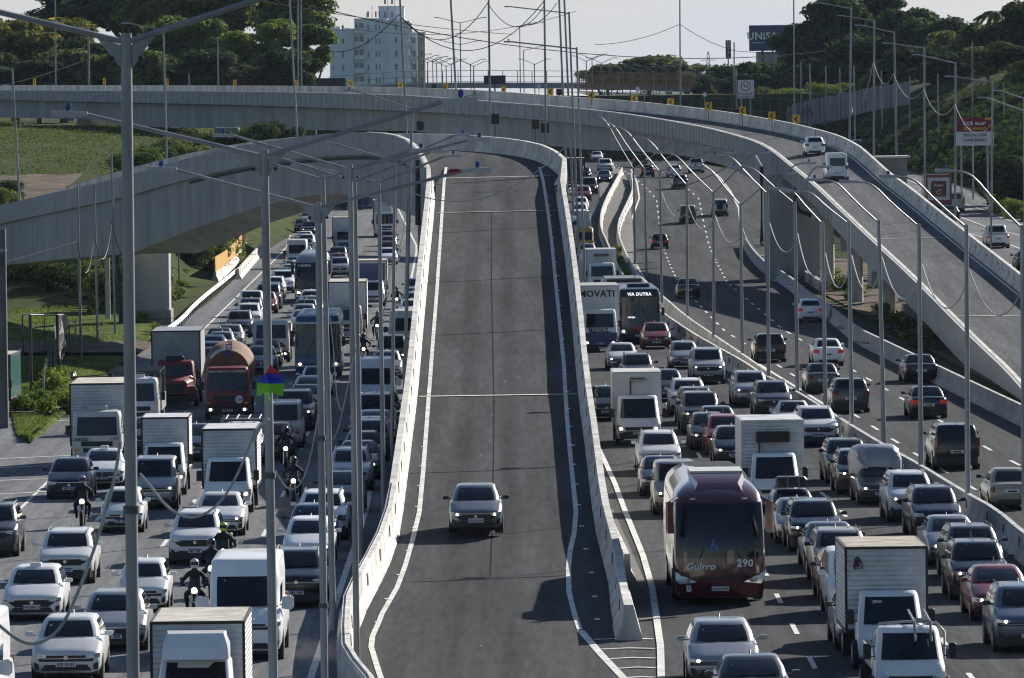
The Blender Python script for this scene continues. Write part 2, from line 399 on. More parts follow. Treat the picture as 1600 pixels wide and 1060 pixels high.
# worn transverse patches of studs on the far road
mb = MB()
for i in range(13):
    for j in range(16):
        Y = 700 + i * 11 + (j % 2) * 4; X = 36.5 + j * .85 - max(0, Y - 780) * .045
        if X < itp(Y, [(700, 51.5), (860, 45)]) - 1: mb.box(X, X + .5, Y, Y + 2.2, g(X, Y) + .036, g(X, Y) + .05)
tag(mb.build('road_studs', M['paint']), kind='structure')
# dirt between the carriageways and along the outbound road
def patch(name, mt, pts, off=.03, step=None):
    P = [G(x, y) for x, y in pts]; mb = MB(); c = sum(P, Vector()) / len(P)
    vs_ = []; fs = []
    rings = []
    for k in (1.0, .66, .33, .05):
        rings.append([c.lerp(p, k) for p in P])
    mb.loft([[Vector((p.x, p.y, g(p.x, p.y) + off * (1.0 if i == 0 else 1.6))) for p in r] for i, r in enumerate(rings)], False, True)
    o = mb.build(name, mt); tag(o, kind='structure'); return o
rows = []
for Y in range(560, 900, 4):
    a, b = itp(Y, [(560, 9.6), (600, 9.0), (700, 8.9), (830, 10.5), (900, 11.5)]), itp(Y, [(560, 10.2), (600, 10.8), (700, 12.2), (830, 14), (900, 14)])
    rows.append([(a + (b - a) * t / 7, Y, g(a, Y) + .05 + (.12 + .22 * noise.noise(Vector((t * 1.7, Y * .31, 3))) if 0 < t < 7 else 0)) for t in range(8)])
strip('median_dirt', M['gravel'], rows)
rows = []
for Y in list(range(330, 640, 10)):
    a = itp(Y, [(330, 25.2), (500, 23.6), (610, 22.6), (640, 22.6)]); b = 31
    rows.append([(a + (b - a) * t / 6, Y, g(a, Y) + .04 + (.25 * abs(noise.noise(Vector((t * 1.3, Y * .12, 0)))) if 0 < t < 6 else 0)) for t in range(7)])
strip('rubble_ground', M['dirt'], rows)
rows = []
for Y in range(206, 266, 6):
    a = itp(Y, [(185, 3.0), (205, 3.15), (262, 2.9)]); b = itp(Y, [(185, 4.6), (205, 4.3), (262, 3.65)])
    rows.append([(a + (b - a) * t / 2, Y, .02) for t in range(3)])
strip('gravel_shoulder', M['gravel'], rows)
# zebra strokes at the nose of the ramp
mb = MB()
for i, (yy, xa, xb) in enumerate([(1000, 929, 1020), (1015, 941, 1023), (1030, 953, 1024), (1045, 966, 1024), (1060, 976, 1025), (988, 912, 1018)]):
    if i < 5: line_px(mb, [(xa, yy + 1), ((xa + xb) / 2, yy - 1), (xb, yy)], .22, off=.03)
line_px(mb, [(907, 987), (940, 1025), (975, 1062), (1000, 1090)], .22, off=.034)
line_px(mb, [(930, 690), (936, 703), (948, 728), (961, 757), (975, 795), (1005, 870), (1019, 920), (1027, 975), (1032, 1010), (1034, 1090)], .2, off=.03)
tag(mb.build('gore_markings', M['paint']), kind='structure')

# grass field and island (own sheet, rougher)
rows = []
def islx(Y): return itp(Y, lb)
A_ = sorted([gx(52, 697), gx(27, 682), gx(14, 630), gx(8, 590), gx(-40, 520)]); B_ = sorted([gx(56, 697), gx(80, 676), gx(105, 655), gx(180, 585), gx(243, 530), (600, -28)])
for Y in [315, 318, 322, 327, 333, 340, 350, 362, 376, 390, 410, 430, 450, 470, 490, 510]:
    a, b = itp(Y, A_), itp(Y, B_) - .3
    rows.append([(a + (b - a) * t / 14, Y, g(a, Y) + .06 + (.10 + .12 * noise.noise(Vector((t * .9, Y * .2, 0))) if 0 < t < 14 and Y > 315 else 0)) for t in range(15)])
strip('grass_verge', M['grass'], rows)
rows = []
for X in range(-34, -21, 2):
    rows.append([(X, 418 - (X + 28) * .3, .32), (X, 436 - (X + 28) * .3, .32)])
strip('dirt_path', M['dirt'], rows)

# ================================================================ barriers
JER = [(-.30, 0), (-.28, .10), (-.12, .36), (-.085, .90), (.085, .90), (.12, .36), (.28, .10), (.30, 0)]
def slots(mb, path, prof_x=.125, z=.55, side=1, every=6.0, first=2.0, h=.14, w=.16, mi=1):
    """dark drain/lifting slots let into the face (thin plates 4 mm proud)"""
    acc = first; last = 0
    for a, b in zip(path, path[1:]):
        L = (b - a).length
        while acc < L:
            p = a.lerp(b, acc / L); d = (b - a); d.z = 0; d.normalize(); rt = Vector((d.y, -d.x, 0)) * side
            c = p + rt * prof_x + Vector((0, 0, z))
            q = [c - d * w - rt * .03 + Vector((0, 0, -h)), c + d * w - rt * .03 + Vector((0, 0, -h)), c + d * w + rt * .02 + Vector((0, 0, -h)), c - d * w + rt * .02 + Vector((0, 0, -h))]
            t_ = [v + Vector((0, 0, 2 * h)) - rt * .02 for v in q]
            mb.hexa(q + t_, mi); acc += every
        acc -= L
def joints(mb, path, prof, every=4.0, first=2.0, mi=1):
    acc = first
    for a, b in zip(path, path[1:]):
        L = (b - a).length
        while acc < L:
            p = a.lerp(b, acc / L); d = (b - a).normalized(); dh = Vector((d.x, d.y, 0)).normalized(); rt = Vector((dh.y, -dh.x, 0))
            mb.loft([[p + dh * t + rt * (x_ * 1.03) + Vector((0, 0, z_ + (.005 if z_ > .5 else 0))) for x_, z_ in prof] for t in (-.011, .011)], True, True, mi); acc += every
        acc -= L
def barrier(name, path, label, cat='concrete barrier', group=None, prof=JER, mt='conc_lt', sl=None, every=6, mi2='pipe'):
    mb = MB(); path = [Vector(p) for p in path]
    mb.sweep(prof, path)
    for sd_ in (sl or []): slots(mb, path, side=sd_, every=every, mi=1)
    joints(mb, path, prof, 4.0, mi=2)
    o = mb.build(name, [M[mt], M[mi2], M['conc_dk']]); tag(o, label, cat, group)
    return o
def bp(pts, dz=.9):
    return [(lambda p: Vector((p.x, p.y, p.z - dz)))(G(x, y, dz)) for x, y in pts]
medA = bp([(1700, 905), (1600, 832), (1557, 795), (1507, 768), (1440, 727), (1390, 700), (1330, 664), (1290, 639), (1245, 611), (1200, 588)])
barrier('concrete_barrier', smooth_path(medA, 1), 'long grey median barrier dividing the two right carriageways, lamp posts on it', sl=[-1], every=7, mt='conc')
medB = bp([(1197, 588), (1160, 563), (1125, 544), (1082, 520), (1032, 486), (1003, 462), (978, 437), (960, 405), (950, 380), (939, 357), (938, 340), (941, 325), (950, 303), (962, 282), (972, 262)])
barrier('concrete_barrier', smooth_path(medB, 1), 'curving pale barrier on the jammed side of the dirt median strip', sl=[-1], every=7, prof=[(a * .8, z) for a, z in JER])
medC = bp([(1199, 580), (1160, 553), (1115, 523), (1072, 494), (1035, 462), (1012, 443), (990, 420), (978, 395), (966, 366), (966, 347), (974, 328), (982, 312), (990, 292), (986, 270)])
barrier('concrete_barrier', smooth_path(medC, 1), 'curving pale barrier on the free-flowing side of the dirt median strip', sl=[1], every=7, prof=[(a * .8, z) for a, z in JER])
outR = bp([(1165, 372), (1178, 392), (1200, 413), (1230, 428), (1268, 460), (1300, 480), (1340, 512), (1400, 540), (1480, 578), (1600, 634), (1700, 680)])
barrier('concrete_barrier', smooth_path(outR, 1), 'low grey barrier along the outbound road below the exit viaduct', sl=None, mt='conc')
outS = bp([(1205, 390), (1226, 388), (1245, 405), (1262, 425), (1285, 440)], .8)
barrier('concrete_kerb', outS, 'short mossy concrete kerb among weeds behind the outbound barrier', 'kerb', prof=[(-.2, 0), (-.18, .8), (.18, .8), (.2, 0)], mt='conc_dk')

# guard rail and white barrier by the left carriageway
gr = [G(x, y, .75) for x, y in [(243, 522), (262, 512), (285, 495), (305, 473), (330, 452), (355, 433), (370, 420)]]
gr = [Vector((p.x, p.y, g(p.x, p.y))) for p in smooth_path(gr, 1)]
t = thing('guard_rail', gr[0], 'white steel guard rail on short posts beside the grass and pier', 'guard rail')
mb = MB(); mb.sweep([(-.05, .45), (.05, .52), (-.02, .60), (.05, .68), (-.05, .76), (-.08, .76), (-.08, .45)], gr); mb.build('rail', mat('white_steel', (.62, .62, .60), .45, metal=.2, var=.15), t)
for p in resample(gr, 4.0):
    mb = MB(); mb.box(p.x - .17, p.x - .07, p.y - .07, p.y + .07, 0, .74); mb.build('post', M['galv_dk'], t)
wb = bp([(372, 420), (390, 400), (408, 381)], .9)
barrier('concrete_barrier', wb, 'short white barrier with dark slots where the guard rail ends', sl=[1], every=8)
# yellow topped wall
yw = bp([(336, 442), (350, 428), (366, 412), (384, 388)], 0)
yw = [G(x, y) for x, y in [(336, 441), (352, 430), (368, 414), (384, 392)]]
t = thing('barrier_wall', yw[0], 'pale flared barrier topped by a tall yellow panel', 'barrier')
mb = MB(); mb.sweep([(-.3, 0), (-.26, .2), (-.12, .5), (-.1, .85), (.1, .85), (.12, .5), (.26, .2), (.3, 0)], yw); mb.build('concrete_base', M['conc_lt'], t)
mb = MB(); mb.sweep([(-.05, .853), (-.05, 2.05), (.05, 2.05), (.05, .853)], yw); mb.build('yellow_panel', mat('panel_yellow', (.52, .27, .02), .55, var=.2), t)

# ================================================================ central ramp + curved viaduct
ZR = [(150, .02), (208, .02), (218, .35), (229, .8), (244, 1.45), (258, 2.1), (286, 3.55), (311, 5.3), (341, 7.4), (370, 9.15), (393, 10.5), (405, 11.0), (416, 11.5), (424, 11.75), (432, 11.9)]
XLp = [(206, 684.5), (240, 684), (276, 682), (330, 679), (400, 672), (500, 663), (618, 653), (674, 646), (802, 630), (857, 621), (912, 595), (960, 570), (981, 562), (1020, 560), (1060, 560), (1090, 578), (1140, 620)]
XRp = [(240, 856), (276, 864), (330, 872), (400, 882), (500, 893), (618, 903), (700, 914), (795, 925), (840, 932), (907, 950), (981, 957)]
def rowX(Y, tab):
    z = itp(Y, ZR)
    y = HZP + FP / Y * (CH - z)
    for _ in range(2):
        x = itp(y, tab); p = at(x, y, Y); y += (p.z - z) * FP / Y
    return at(itp(y, tab), y, Y).x
YR = [168, 176, 181, 186, 192, 198, 204, 210, 217, 224, 232, 240, 250, 262, 275, 290, 305, 320, 335, 350, 365, 380, 392]
Lr = [Vector((rowX(Y, XLp), Y, itp(Y, ZR))) for Y in YR]
Rr = [Vector((rowX(Y, XRp), Y, itp(Y, ZR))) for Y in YR]
Rr = [Vector((2.85, p.y, p.z)) if p.y < 205 else p for p in Rr]
# bend to the left over the carriageway; near parapet traced from the photograph with its distance
near = [(679, 262, 398), (672, 247, 404), (662, 230, 410), (640, 213, 417), (600, 206, 424), (540, 207, 430), (460, 216, 438), (400, 225, 446), (300, 248, 456), (200, 278, 470), (100, 300, 492), (0, 323, 520), (-100, 347, 556)]
nl = []
for x, y, D in near:
    p = at(x, y, D); nl.append(Vector((p.x, p.y, p.z - .95)))
Lb = smooth_path(nl, 1)
LEFT = Lr[:-1] + Lb
def offset(path, d):
    o = []
    for i, p in enumerate(path):
        t_ = path[min(i + 1, len(path) - 1)] - path[max(i - 1, 0)]; t_.z = 0; t_.normalize()
        o.append(p + Vector((t_.y, -t_.x, 0)) * d)
    return o
# outer (far) side of the bend
far = [(2.75, 398, 10.7), (2.3, 407, 11.1), (1.2, 417, 11.5), (-1.2, 427, 11.8), (-5, 435, 12.0), (-10, 441, 12.0), (-15.5, 449, 11.7), (-20, 459, 11.0), (-25, 473, 9.9), (-30.5, 492, 8.4), (-36, 518, 6.9), (-41, 556, 5.2)]
Rb = smooth_path([Vector(p) for p in far], 1)
RIGHT = Rr[:-1] + Rb
vd = thing('ramp_viaduct', Vector((0, 230, 0)), 'concrete ramp rising from the gore between the jammed roads and bending away over them', 'ramp')
def param(path, n):
    L = [0]
    for a, b in zip(path, path[1:]): L.append(L[-1] + (b - a).length)
    o = []
    for i in range(n):
        s_ = L[-1] * i / (n - 1); k = 0
        while k < len(L) - 2 and L[k + 1] < s_: k += 1
        o.append(path[k].lerp(path[k + 1], (s_ - L[k]) / max(1e-6, L[k + 1] - L[k])))
    return o
Bn = 40
Lq, Rq = param(Lb, Bn), param(Rb, Bn)
def dens(P): return resample2(P)
def resample2(P):
    o = []
    for a, b in zip(P, P[1:]):
        for i in range(6): q = a.lerp(b, i / 6); o.append(Vector((q.x, q.y, itp(q.y, ZR) if q.y < 400 else q.z)))
    return o
deckrows = [(a, b) for a, b in zip(resample2(Lr), resample2(Rr))] + list(zip(Lq, Rq))
mb = MB(); mb.loft([[a.lerp(b, k / 6) + Vector((0, 0, .0)) for k in range(7)] for a, b in deckrows], False, False, closed=False)
mb.build('road_surface', M['asphalt_ramp'], vd, smooth=True)
PARA = [(-.32, -.02), (-.28, .10), (-.13, .36), (-.09, .95), (.14, .95), (.16, -.02)]     # sloped face towards -lateral
def par(path, flip):
    pr = [(-a if flip else a, z) for a, z in PARA]
    if flip: pr = pr[::-1]
    mb = MB(); mb.sweep(pr, path); return mb
# left parapet: its inner face is on the right of travel (+)
pl_ = offset(resample(LEFT, 3.0), -.32)
mb = par(pl_, True); joints(mb, [p for p in pl_ if p.y < 420], [(-a, z) for a, z in PARA][::-1], 3.6, mi=2); slots(mb, [p for p in pl_ if p.y < 400], prof_x=.13, z=.5, side=1, every=7.2, first=3, h=.19, w=.27, mi=1); mb.build('parapet', [M['conc_lt'], M['pipe'], M['conc_dk']], vd)
pr_ = [p for p in offset(resample(RIGHT, 3.0), .32) if p.y > 203.5]
mb = par(pr_, False); joints(mb, [p for p in pr_ if p.y < 420], PARA, 3.6, mi=2); slots(mb, [p for p in pr_ if p.y < 400], prof_x=.13, z=.5, side=-1, every=7.2, first=1, h=.19, w=.27, mi=1); mb.build('parapet', [M['conc_lt'], M['pipe'], M['conc_dk']], vd)
# end block of the right parapet
e0 = pr_[0]; mb = MB()
mb.loft([[(e0.x + a, e0.y - d, e0.z + z) for a, z in [(-.36, -.02), (-.30, .12), (-.13, .4), (-.10, .99), (.16, .99), (.34, .3), (.40, .1), (.42, -.02)]] for d in (5.5, -0.05)]); mb.build('end_block', M['conc_lt'], vd)
# body below the deck
def lower(path):   # bottom z of side wall
    return [Vector((p.x, p.y, 0 if p.y < 300 else max(0, p.z - 2.2))) for p in path]
wl = offset(Lr, -.5); wr = offset(Rr, .5)
mb = MB()
rings = []
for a, b in zip(wl, wr):
    if a.y < 207: continue
    zb = -.1 if a.y < 312 else a.z - 2.1
    rings.append([Vector((a.x, a.y, zb)), Vector((b.x, b.y, zb)), Vector((b.x, b.y, b.z - .3)), Vector((a.x, a.y, a.z - .3))])
mb.loft(rings); mb.build('girder', M['girder'], vd)
# outer wall of the left side at the foot, facing the camera
mb = MB(); ft = [p for p in offset(LEFT, -.47) if p.y < 245]
mb.sweep([(-.12, -.15), (.1, -.15), (.1, 1.0), (-.12, .5)], ft); mb.build('retaining_wall', M['conc'], vd)
for Y in (345, 372, 396):
    zt = itp(Y, ZR) - 2.15
    mb = MB(); mb.cbox(-2.4 + .1, 1.2, Y - .8, Y + .8, -.2, zt, .1); mb.build('pier', M['girder'], vd)
# near face of the bend: parapet panels, girder with rising soffit, dark inclined lower web
nlq = resample([p for p in offset(Lb, -.49)], 1.2)
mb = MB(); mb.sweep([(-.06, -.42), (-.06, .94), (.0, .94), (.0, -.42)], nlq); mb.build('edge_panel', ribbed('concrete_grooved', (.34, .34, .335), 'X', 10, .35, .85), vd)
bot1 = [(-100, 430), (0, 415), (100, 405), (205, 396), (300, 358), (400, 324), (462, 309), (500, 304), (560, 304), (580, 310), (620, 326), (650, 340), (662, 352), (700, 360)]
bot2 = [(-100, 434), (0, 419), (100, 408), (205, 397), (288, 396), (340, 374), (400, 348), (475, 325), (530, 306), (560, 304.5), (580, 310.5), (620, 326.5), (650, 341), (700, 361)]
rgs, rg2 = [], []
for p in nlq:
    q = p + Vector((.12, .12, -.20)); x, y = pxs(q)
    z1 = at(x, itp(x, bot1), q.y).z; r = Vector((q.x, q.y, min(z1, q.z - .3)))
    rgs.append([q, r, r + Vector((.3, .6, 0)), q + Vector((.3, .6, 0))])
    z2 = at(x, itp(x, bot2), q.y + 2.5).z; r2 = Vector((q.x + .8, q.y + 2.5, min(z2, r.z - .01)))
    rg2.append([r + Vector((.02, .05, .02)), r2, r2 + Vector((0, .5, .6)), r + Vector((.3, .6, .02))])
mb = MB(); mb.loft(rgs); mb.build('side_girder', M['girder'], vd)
mb = MB(); mb.loft(rg2); mb.build('lower_web', M['conc_dk'], vd)  # shade below the girder is put into the web's darker concrete colour
mb = MB(); mb.tube([p + Vector((.15, .15, -.62)) for p in nlq if p.x > -21], .11, 8); mb.build('drain_pipe', M['pipe'], vd)
# pier of the bend
c = G(238, 507); mb = MB()
a = at(211, 450, c.y); b = at(264, 450, c.y); mb.cbox(a.x, b.x, c.y, c.y + 3.2, -.3, at(238, 396, c.y).z + .25, .12); mb.build('pier', M['girder'], vd)
mb = MB(); mb.cbox(a.x - .12, b.x + .12, c.y - .25, c.y + 3.4, -.3, .98, .06); mb.build('pier_footing', M['conc_dk'], vd)
# second pier hidden behind, and black down pipe at the ramp's shoulder
c = at(655, 350, 408); mb = MB(); mb.cbox(c.x - .1, c.x + 1.6, 408, 411, 0, 9.3, .08); mb.build('pier', M['conc_dk'], vd)
p0 = at(653, 250, 405); p1 = at(653, 352, 405); mb = MB(); mb.tube([p0, p1], .16, 8); mb.build('down_pipe', M['pipe'], vd)
# markings and joints on the ramp
mb = MB()
def onramp(x, y):
    d = ray(x, y); d = d / d.y; Y = 160.
    while Y < 440:
        p = CAM + d * Y
        if p.z <= itp(Y, ZR): return Vector((p.x, p.y, itp(p.y, ZR)))
        Y += .1
    return p
def rline(mb, pts, w, off=.016):
    P = [Vector((p.x, p.y, itp(p.y, ZR))) for p in resample([onramp(x, y) for x, y in pts], 2.0)]; mb.loft([[p + e for e in en] for p, en in zip(P, _ends(P, w, off))], False, False, closed=False)
rline(mb, [(600, 1075), (590, 1045), (580, 1012), (582, 995), (597, 960), (620, 920), (633, 885), (644, 847), (655, 802), (661, 740), (667, 660), (670, 618), (676, 540), (683, 450), (687, 390), (691, 330), (694, 285), (697, 262)], .16)
rline(mb, [(906, 985), (895, 950), (889, 925), (888, 890), (891, 860), (897, 835), (900, 800), (894, 740), (888, 680), (885, 640), (881, 570), (874, 500), (868, 440), (862, 380), (856, 330), (849, 285), (843, 262)], .16)
mb.build('edge_line', M['paint'], vd)
mb = MB()
for y, xa, xb in ((618, 655, 902), (331, 683, 870), (277, 686, 862)):
    rline(mb, [(xa, y + 2), ((xa + xb) / 2, y), (xb, y - 2)], .75 if y > 500 else .95, .012)
mb.build('expansion_joint', M['paint'], vd)
mb = MB()
for y in (520, 437, 360, 300, 735, 905):
    rline(mb, [(670 if y < 700 else 640, y + 5), (740, y + 2), (865 if y < 700 else 885, y - 5)], .12, .008)
rline(mb, [(766, 900), (770, 800), (772, 640), (770, 540), (768, 440), (768, 330)], .045, .006)
mb.build('sealed_crack', mat('bitumen', (.02, .02, .022), 1, spec=.02), vd)
mb = MB()
for k in range(26):
    Y = 206 + k * 7
    for xo in (.55, -.55):
        a = itp(Y, [(p.y, p.x) for p in Lr]) + .45; b = itp(Y, [(p.y, p.x) for p in Rr]) - .45
        x = a if xo > 0 else b; mb.box(x - .08, x + .08, Y, Y + .25, itp(Y, ZR) + .004, itp(Y, ZR) + .03)
mb.build('road_studs', M['white'], vd)
# short second barrier behind the right parapet nose
sb = [Vector((itp(Y, [(222, 3.55), (245, 3.2), (275, 3.1)]), Y, 0)) for Y in range(222, 300, 6)]
barrier('concrete_barrier', sb, 'lower barrier tucked behind the ramp wall beside the gravel shoulder', mt='conc_lt')

# ================================================================ main overpass and exit viaduct
NP = [(1680, 705, 318), (1595, 592, 350), (1527, 530, 385), (1435, 437, 430), (1375, 382, 462), (1325, 335, 492), (1275, 287, 528), (1247, 265, 550), (1200, 226, 585), (1150, 210, 612), (1100, 197.5, 632), (1000, 180, 655), (900, 168, 668), (800, 161, 680), (700, 153, 692), (600, 147, 705), (400, 143, 735), (200, 142, 770), (0, 141, 810), (-150, 141, 845)]
ov = thing('overpass', Vector((24, 560, 0)), 'long grey concrete overpass crossing everything and curling down as an exit ramp', 'overpass')
n0 = []
for x, y, D in NP:
    p = at(x, y, D); n0.append(Vector((p.x, p.y, p.z)))
n0 = smooth_path(n0, 2)
tops = resample(n0, 4.0)
# travel direction is away: near parapet on its left, deck to the right
NEARB = [Vector((p.x, p.y, p.z - .95)) for p in tops]
def fz(p): return .5 * sm((p.y - 535) / 40)
FARB = [q + Vector((0, 0, fz(q))) for q in offset(NEARB, 6.6)]
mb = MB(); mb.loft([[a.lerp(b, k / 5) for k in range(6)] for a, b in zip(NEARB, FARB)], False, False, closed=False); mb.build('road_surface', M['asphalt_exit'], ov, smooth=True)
pr2 = [(-.12, -.03), (-.12, .95), (.10, .95), (.14, .36), (.3, .1), (.34, -.03)]
mb = MB(); mb.sweep(pr2, NEARB); mb.build('parapet', M['conc_lt'], ov)
mb = MB(); mb.sweep([(-a, z) for a, z in pr2][::-1], FARB); joints(mb, FARB, [(-a, z) for a, z in pr2][::-1], 5); slots(mb, [p for p in FARB if p.y < 640], prof_x=.16, z=.6, side=-1, every=8, h=.10, w=.14, mi=1); mb.build('parapet', [M['conc_lt'], M['conc_dk']], ov)
# panels hung on the near side, girder beneath
PT = [(-200, 15), (0, 15), (400, 22), (600, 25), (800, 23), (1000, 26), (1200, 26), (1240, 28), (1260, 28), (1330, 40), (1435, 48), (1527, 55), (1600, 40)]
pan, gir, gap_ = [], [], []
for p in NEARB:
    x, y = pxs(p + Vector((0, 0, .95))); sc_ = FP / p.y
    hh = min(itp(x, PT) / sc_, p.z + .95)
    pan.append((p, hh))
pp = [p for p, _ in pan]
mb = MB(); mb.sweep(lambda i: [(-.30, .93 - (0)), (-.125, .93), (-.125, .95 - pan[i][1]), (-.30, .95 - pan[i][1])], pp)
for q in resample([a for a in offset(pp, -.305)], 1.3):
    x, y = pxs(q)
    if x > 1300: continue
    i = min(range(len(pp)), key=lambda k: (pp[k] - q).length); hh = pan[i][1]
    mb.box(q.x - .025, q.x + .025, q.y - .03, q.y + .02, q.z + .95 - hh, q.z + .9, 1)
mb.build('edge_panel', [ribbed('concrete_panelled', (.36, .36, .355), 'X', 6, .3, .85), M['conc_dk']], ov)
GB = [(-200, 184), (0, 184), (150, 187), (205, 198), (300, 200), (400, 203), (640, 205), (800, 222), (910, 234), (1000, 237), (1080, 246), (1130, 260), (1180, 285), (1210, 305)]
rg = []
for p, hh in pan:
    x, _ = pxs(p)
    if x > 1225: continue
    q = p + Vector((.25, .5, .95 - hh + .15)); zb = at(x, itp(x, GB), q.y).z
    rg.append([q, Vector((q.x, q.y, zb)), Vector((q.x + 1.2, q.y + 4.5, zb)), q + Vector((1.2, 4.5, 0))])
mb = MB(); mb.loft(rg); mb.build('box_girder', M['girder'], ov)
mb = MB(); mb.tube([a[0] + Vector((-.15, -.15, -.1)) for a in rg if pxs(a[0])[0] > 200], .14, 6); mb.build('drain_pipe', M['pipe'], ov)
# exit viaduct underside: shallow beams + piers with cross heads
rg = []
for p, hh in pan:
    x, _ = pxs(p)
    if x < 1200 or p.z + .95 - hh - .9 < .4: continue
    q = p + Vector((.5, 0, .95 - hh + .1)); rg.append([q, q + Vector((0, 0, -.95)), q + Vector((5.4, 0, -.95)), q + Vector((5.4, 0, 0))])
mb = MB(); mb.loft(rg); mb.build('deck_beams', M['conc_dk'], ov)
for D in (398, 420, 446, 474, 504, 536):
    i = min(range(len(pp)), key=lambda k: abs(pp[k].y - D)); p = pp[i]; hh = pan[i][1]; zt = p.z + .95 - hh - .86
    if zt < .8: continue
    gz = g(p.x, D)
    if zt - gz > 1.6:
        mb = MB(); mb.cbox(p.x + .2, p.x + 6.2, D - .9, D + .9, zt - 1.0, zt, .08); mb.build('cross_head', M['conc'], ov)
        for dx in (1.3, 4.9):
            mb = MB(); mb.tube([(p.x + dx, D, gz - .3), (p.x + dx, D, zt - .98)], .55, 16); mb.build('pier', M['conc_lt'], ov, smooth=True)
    else:
        mb = MB(); mb.cbox(p.x + .2, p.x + 6.2, D - .9, D + .9, gz - .3, zt, .08); mb.build('cross_head', M['conc'], ov)
# low wall where the exit viaduct lands
rg = []
for p, hh in pan:
    if p.y > 402: continue
    rg.append([(p.x + .05, p.y, -.2), (p.x + .05, p.y, p.z + .95 - hh + .1), (p.x + 6.4, p.y, p.z - .1), (p.x + 6.4, p.y, -.2)])
if len(rg) > 1: mb = MB(); mb.loft(rg); mb.build('landing_wall', M['girder'], ov)
# wide abutment pier, far pier
a = at(1197, 300, 566); b = at(1284, 300, 566); mb = MB(); mb.cbox(a.x, b.x, 566, 571, g(a.x, 566) - .4, at(1230, 290, 566).z + .8, .15); mb.build('pier', M['girder'], ov)
p0 = at(1190, 262, 565); p1 = at(1190, 385, 565); mb = MB(); mb.tube([at(1180, 245, 575), p0, p1], .16, 8); mb.build('down_pipe', M['pipe'], ov)
p0 = at(1243, 278, 553); mb = MB(); mb.tube([p0, at(1243, 315, 553), at(1248, 330, 553), at(1268, 337, 553)], .17, 8); mb.build('down_pipe', M['pipe'], ov)
D = 792; a = at(146, 240, D); b = at(168, 240, D); mb = MB(); mb.cbox(a.x, b.x, D, D + 2.2, 2, at(155, 215, D).z, .1); mb.build('pier', M['conc'], ov)
mb = MB(); l, r2 = at(121, 187, D), at(193, 187, D); zt, zm, zb = at(155, 186, D).z, at(155, 205, D).z, at(155, 223, D).z
mb.loft([[(l.x, y, zm), (a.x - .1, y, zb), (b.x + .1, y, zb), (r2.x, y, zm - .0), (r2.x, y, zt), (l.x, y, zt)] for y in (D - .6, D + 2.6)]); mb.build('pier_cap', M['conc_lt'], ov)
mb = MB(); a = at(131, 170, D - 8); b = at(150, 170, D - 8); mb.box(a.x, b.x, D - 9, D - 7.5, at(140, 187, D).z, at(140, 160, D).z); mb.build('pier_shaft', M['conc'], ov)
D = 690
for xx in (352,):
    a = at(xx - 18, 200, D); mb = MB(); mb.cbox(a.x, a.x + 2.4, D + 1, D + 4, -.2, 12.2, .1); mb.build('pier', M['conc_dk'], ov)
# joints and edge line on the exit viaduct
def ondeck(i, f, off=.014): return NEARB[i].lerp(FARB[i], f) + Vector((0, 0, off))
mb = MB()
for f0, f1 in ((.90, .925), (.07, .09)):
    mb.loft([[ondeck(i, f0), ondeck(i, f1)] for i in range(len(NEARB)) if NEARB[i].y > 330], False, False, closed=False)
for D in (415, 478, 579):
    i = min(range(len(pp)), key=lambda k: abs(pp[k].y - D)); u, v = ondeck(i, .03), ondeck(i, .97)
    mb.loft([[u - Vector((0, .35, 0)), v - Vector((0, .35, 0))], [u + Vector((0, .35, 0)), v + Vector((0, .35, 0))]], False, False, closed=False)
mb.build('edge_line', M['paint'], ov)
# dark plates hanging under the overpass
for x0, y0, x1, y1, D in ((651, 190, 662, 204, 600), (831, 187, 842, 202, 600), (845, 193, 858, 208, 600), (768, 178, 780, 194, 600)):
    a = at(x0, y1, D); b = at(x1, y0, D); t = thing('traffic_sign', Vector((a.x, D, a.z)), {651: 'small dark sign back over the curving viaduct parapet', 831: 'dark sign back on a post, first of two above the ramp crest', 845: 'lower dark sign back beside the tall pole above the ramp crest', 768: 'dark sign back hanging against the overpass side above the ramp'}[x0], 'sign')
    mb = MB(); mb.box(a.x, b.x, D, D + .06, a.z, b.z); mb.build('sign_plate', M['signblack'], t)
    mb = MB(); mb.tube([((a.x + b.x) / 2, D + .1, a.z - 1.2), ((a.x + b.x) / 2, D + .1, b.z)], .05, 6); mb.build('post', M['galv_dk'], t)

rows = []
for Y in range(512, 662, 6):
    rows.append([(X, Y, gt(X, Y) + bank(X, Y) + .55 + .3 * noise.noise(Vector((X * .4, Y * .2, 1)))) for X in [-64 + 2.2 * i for i in range(12)]])
strip('earth_bank', M['dirt'], rows)
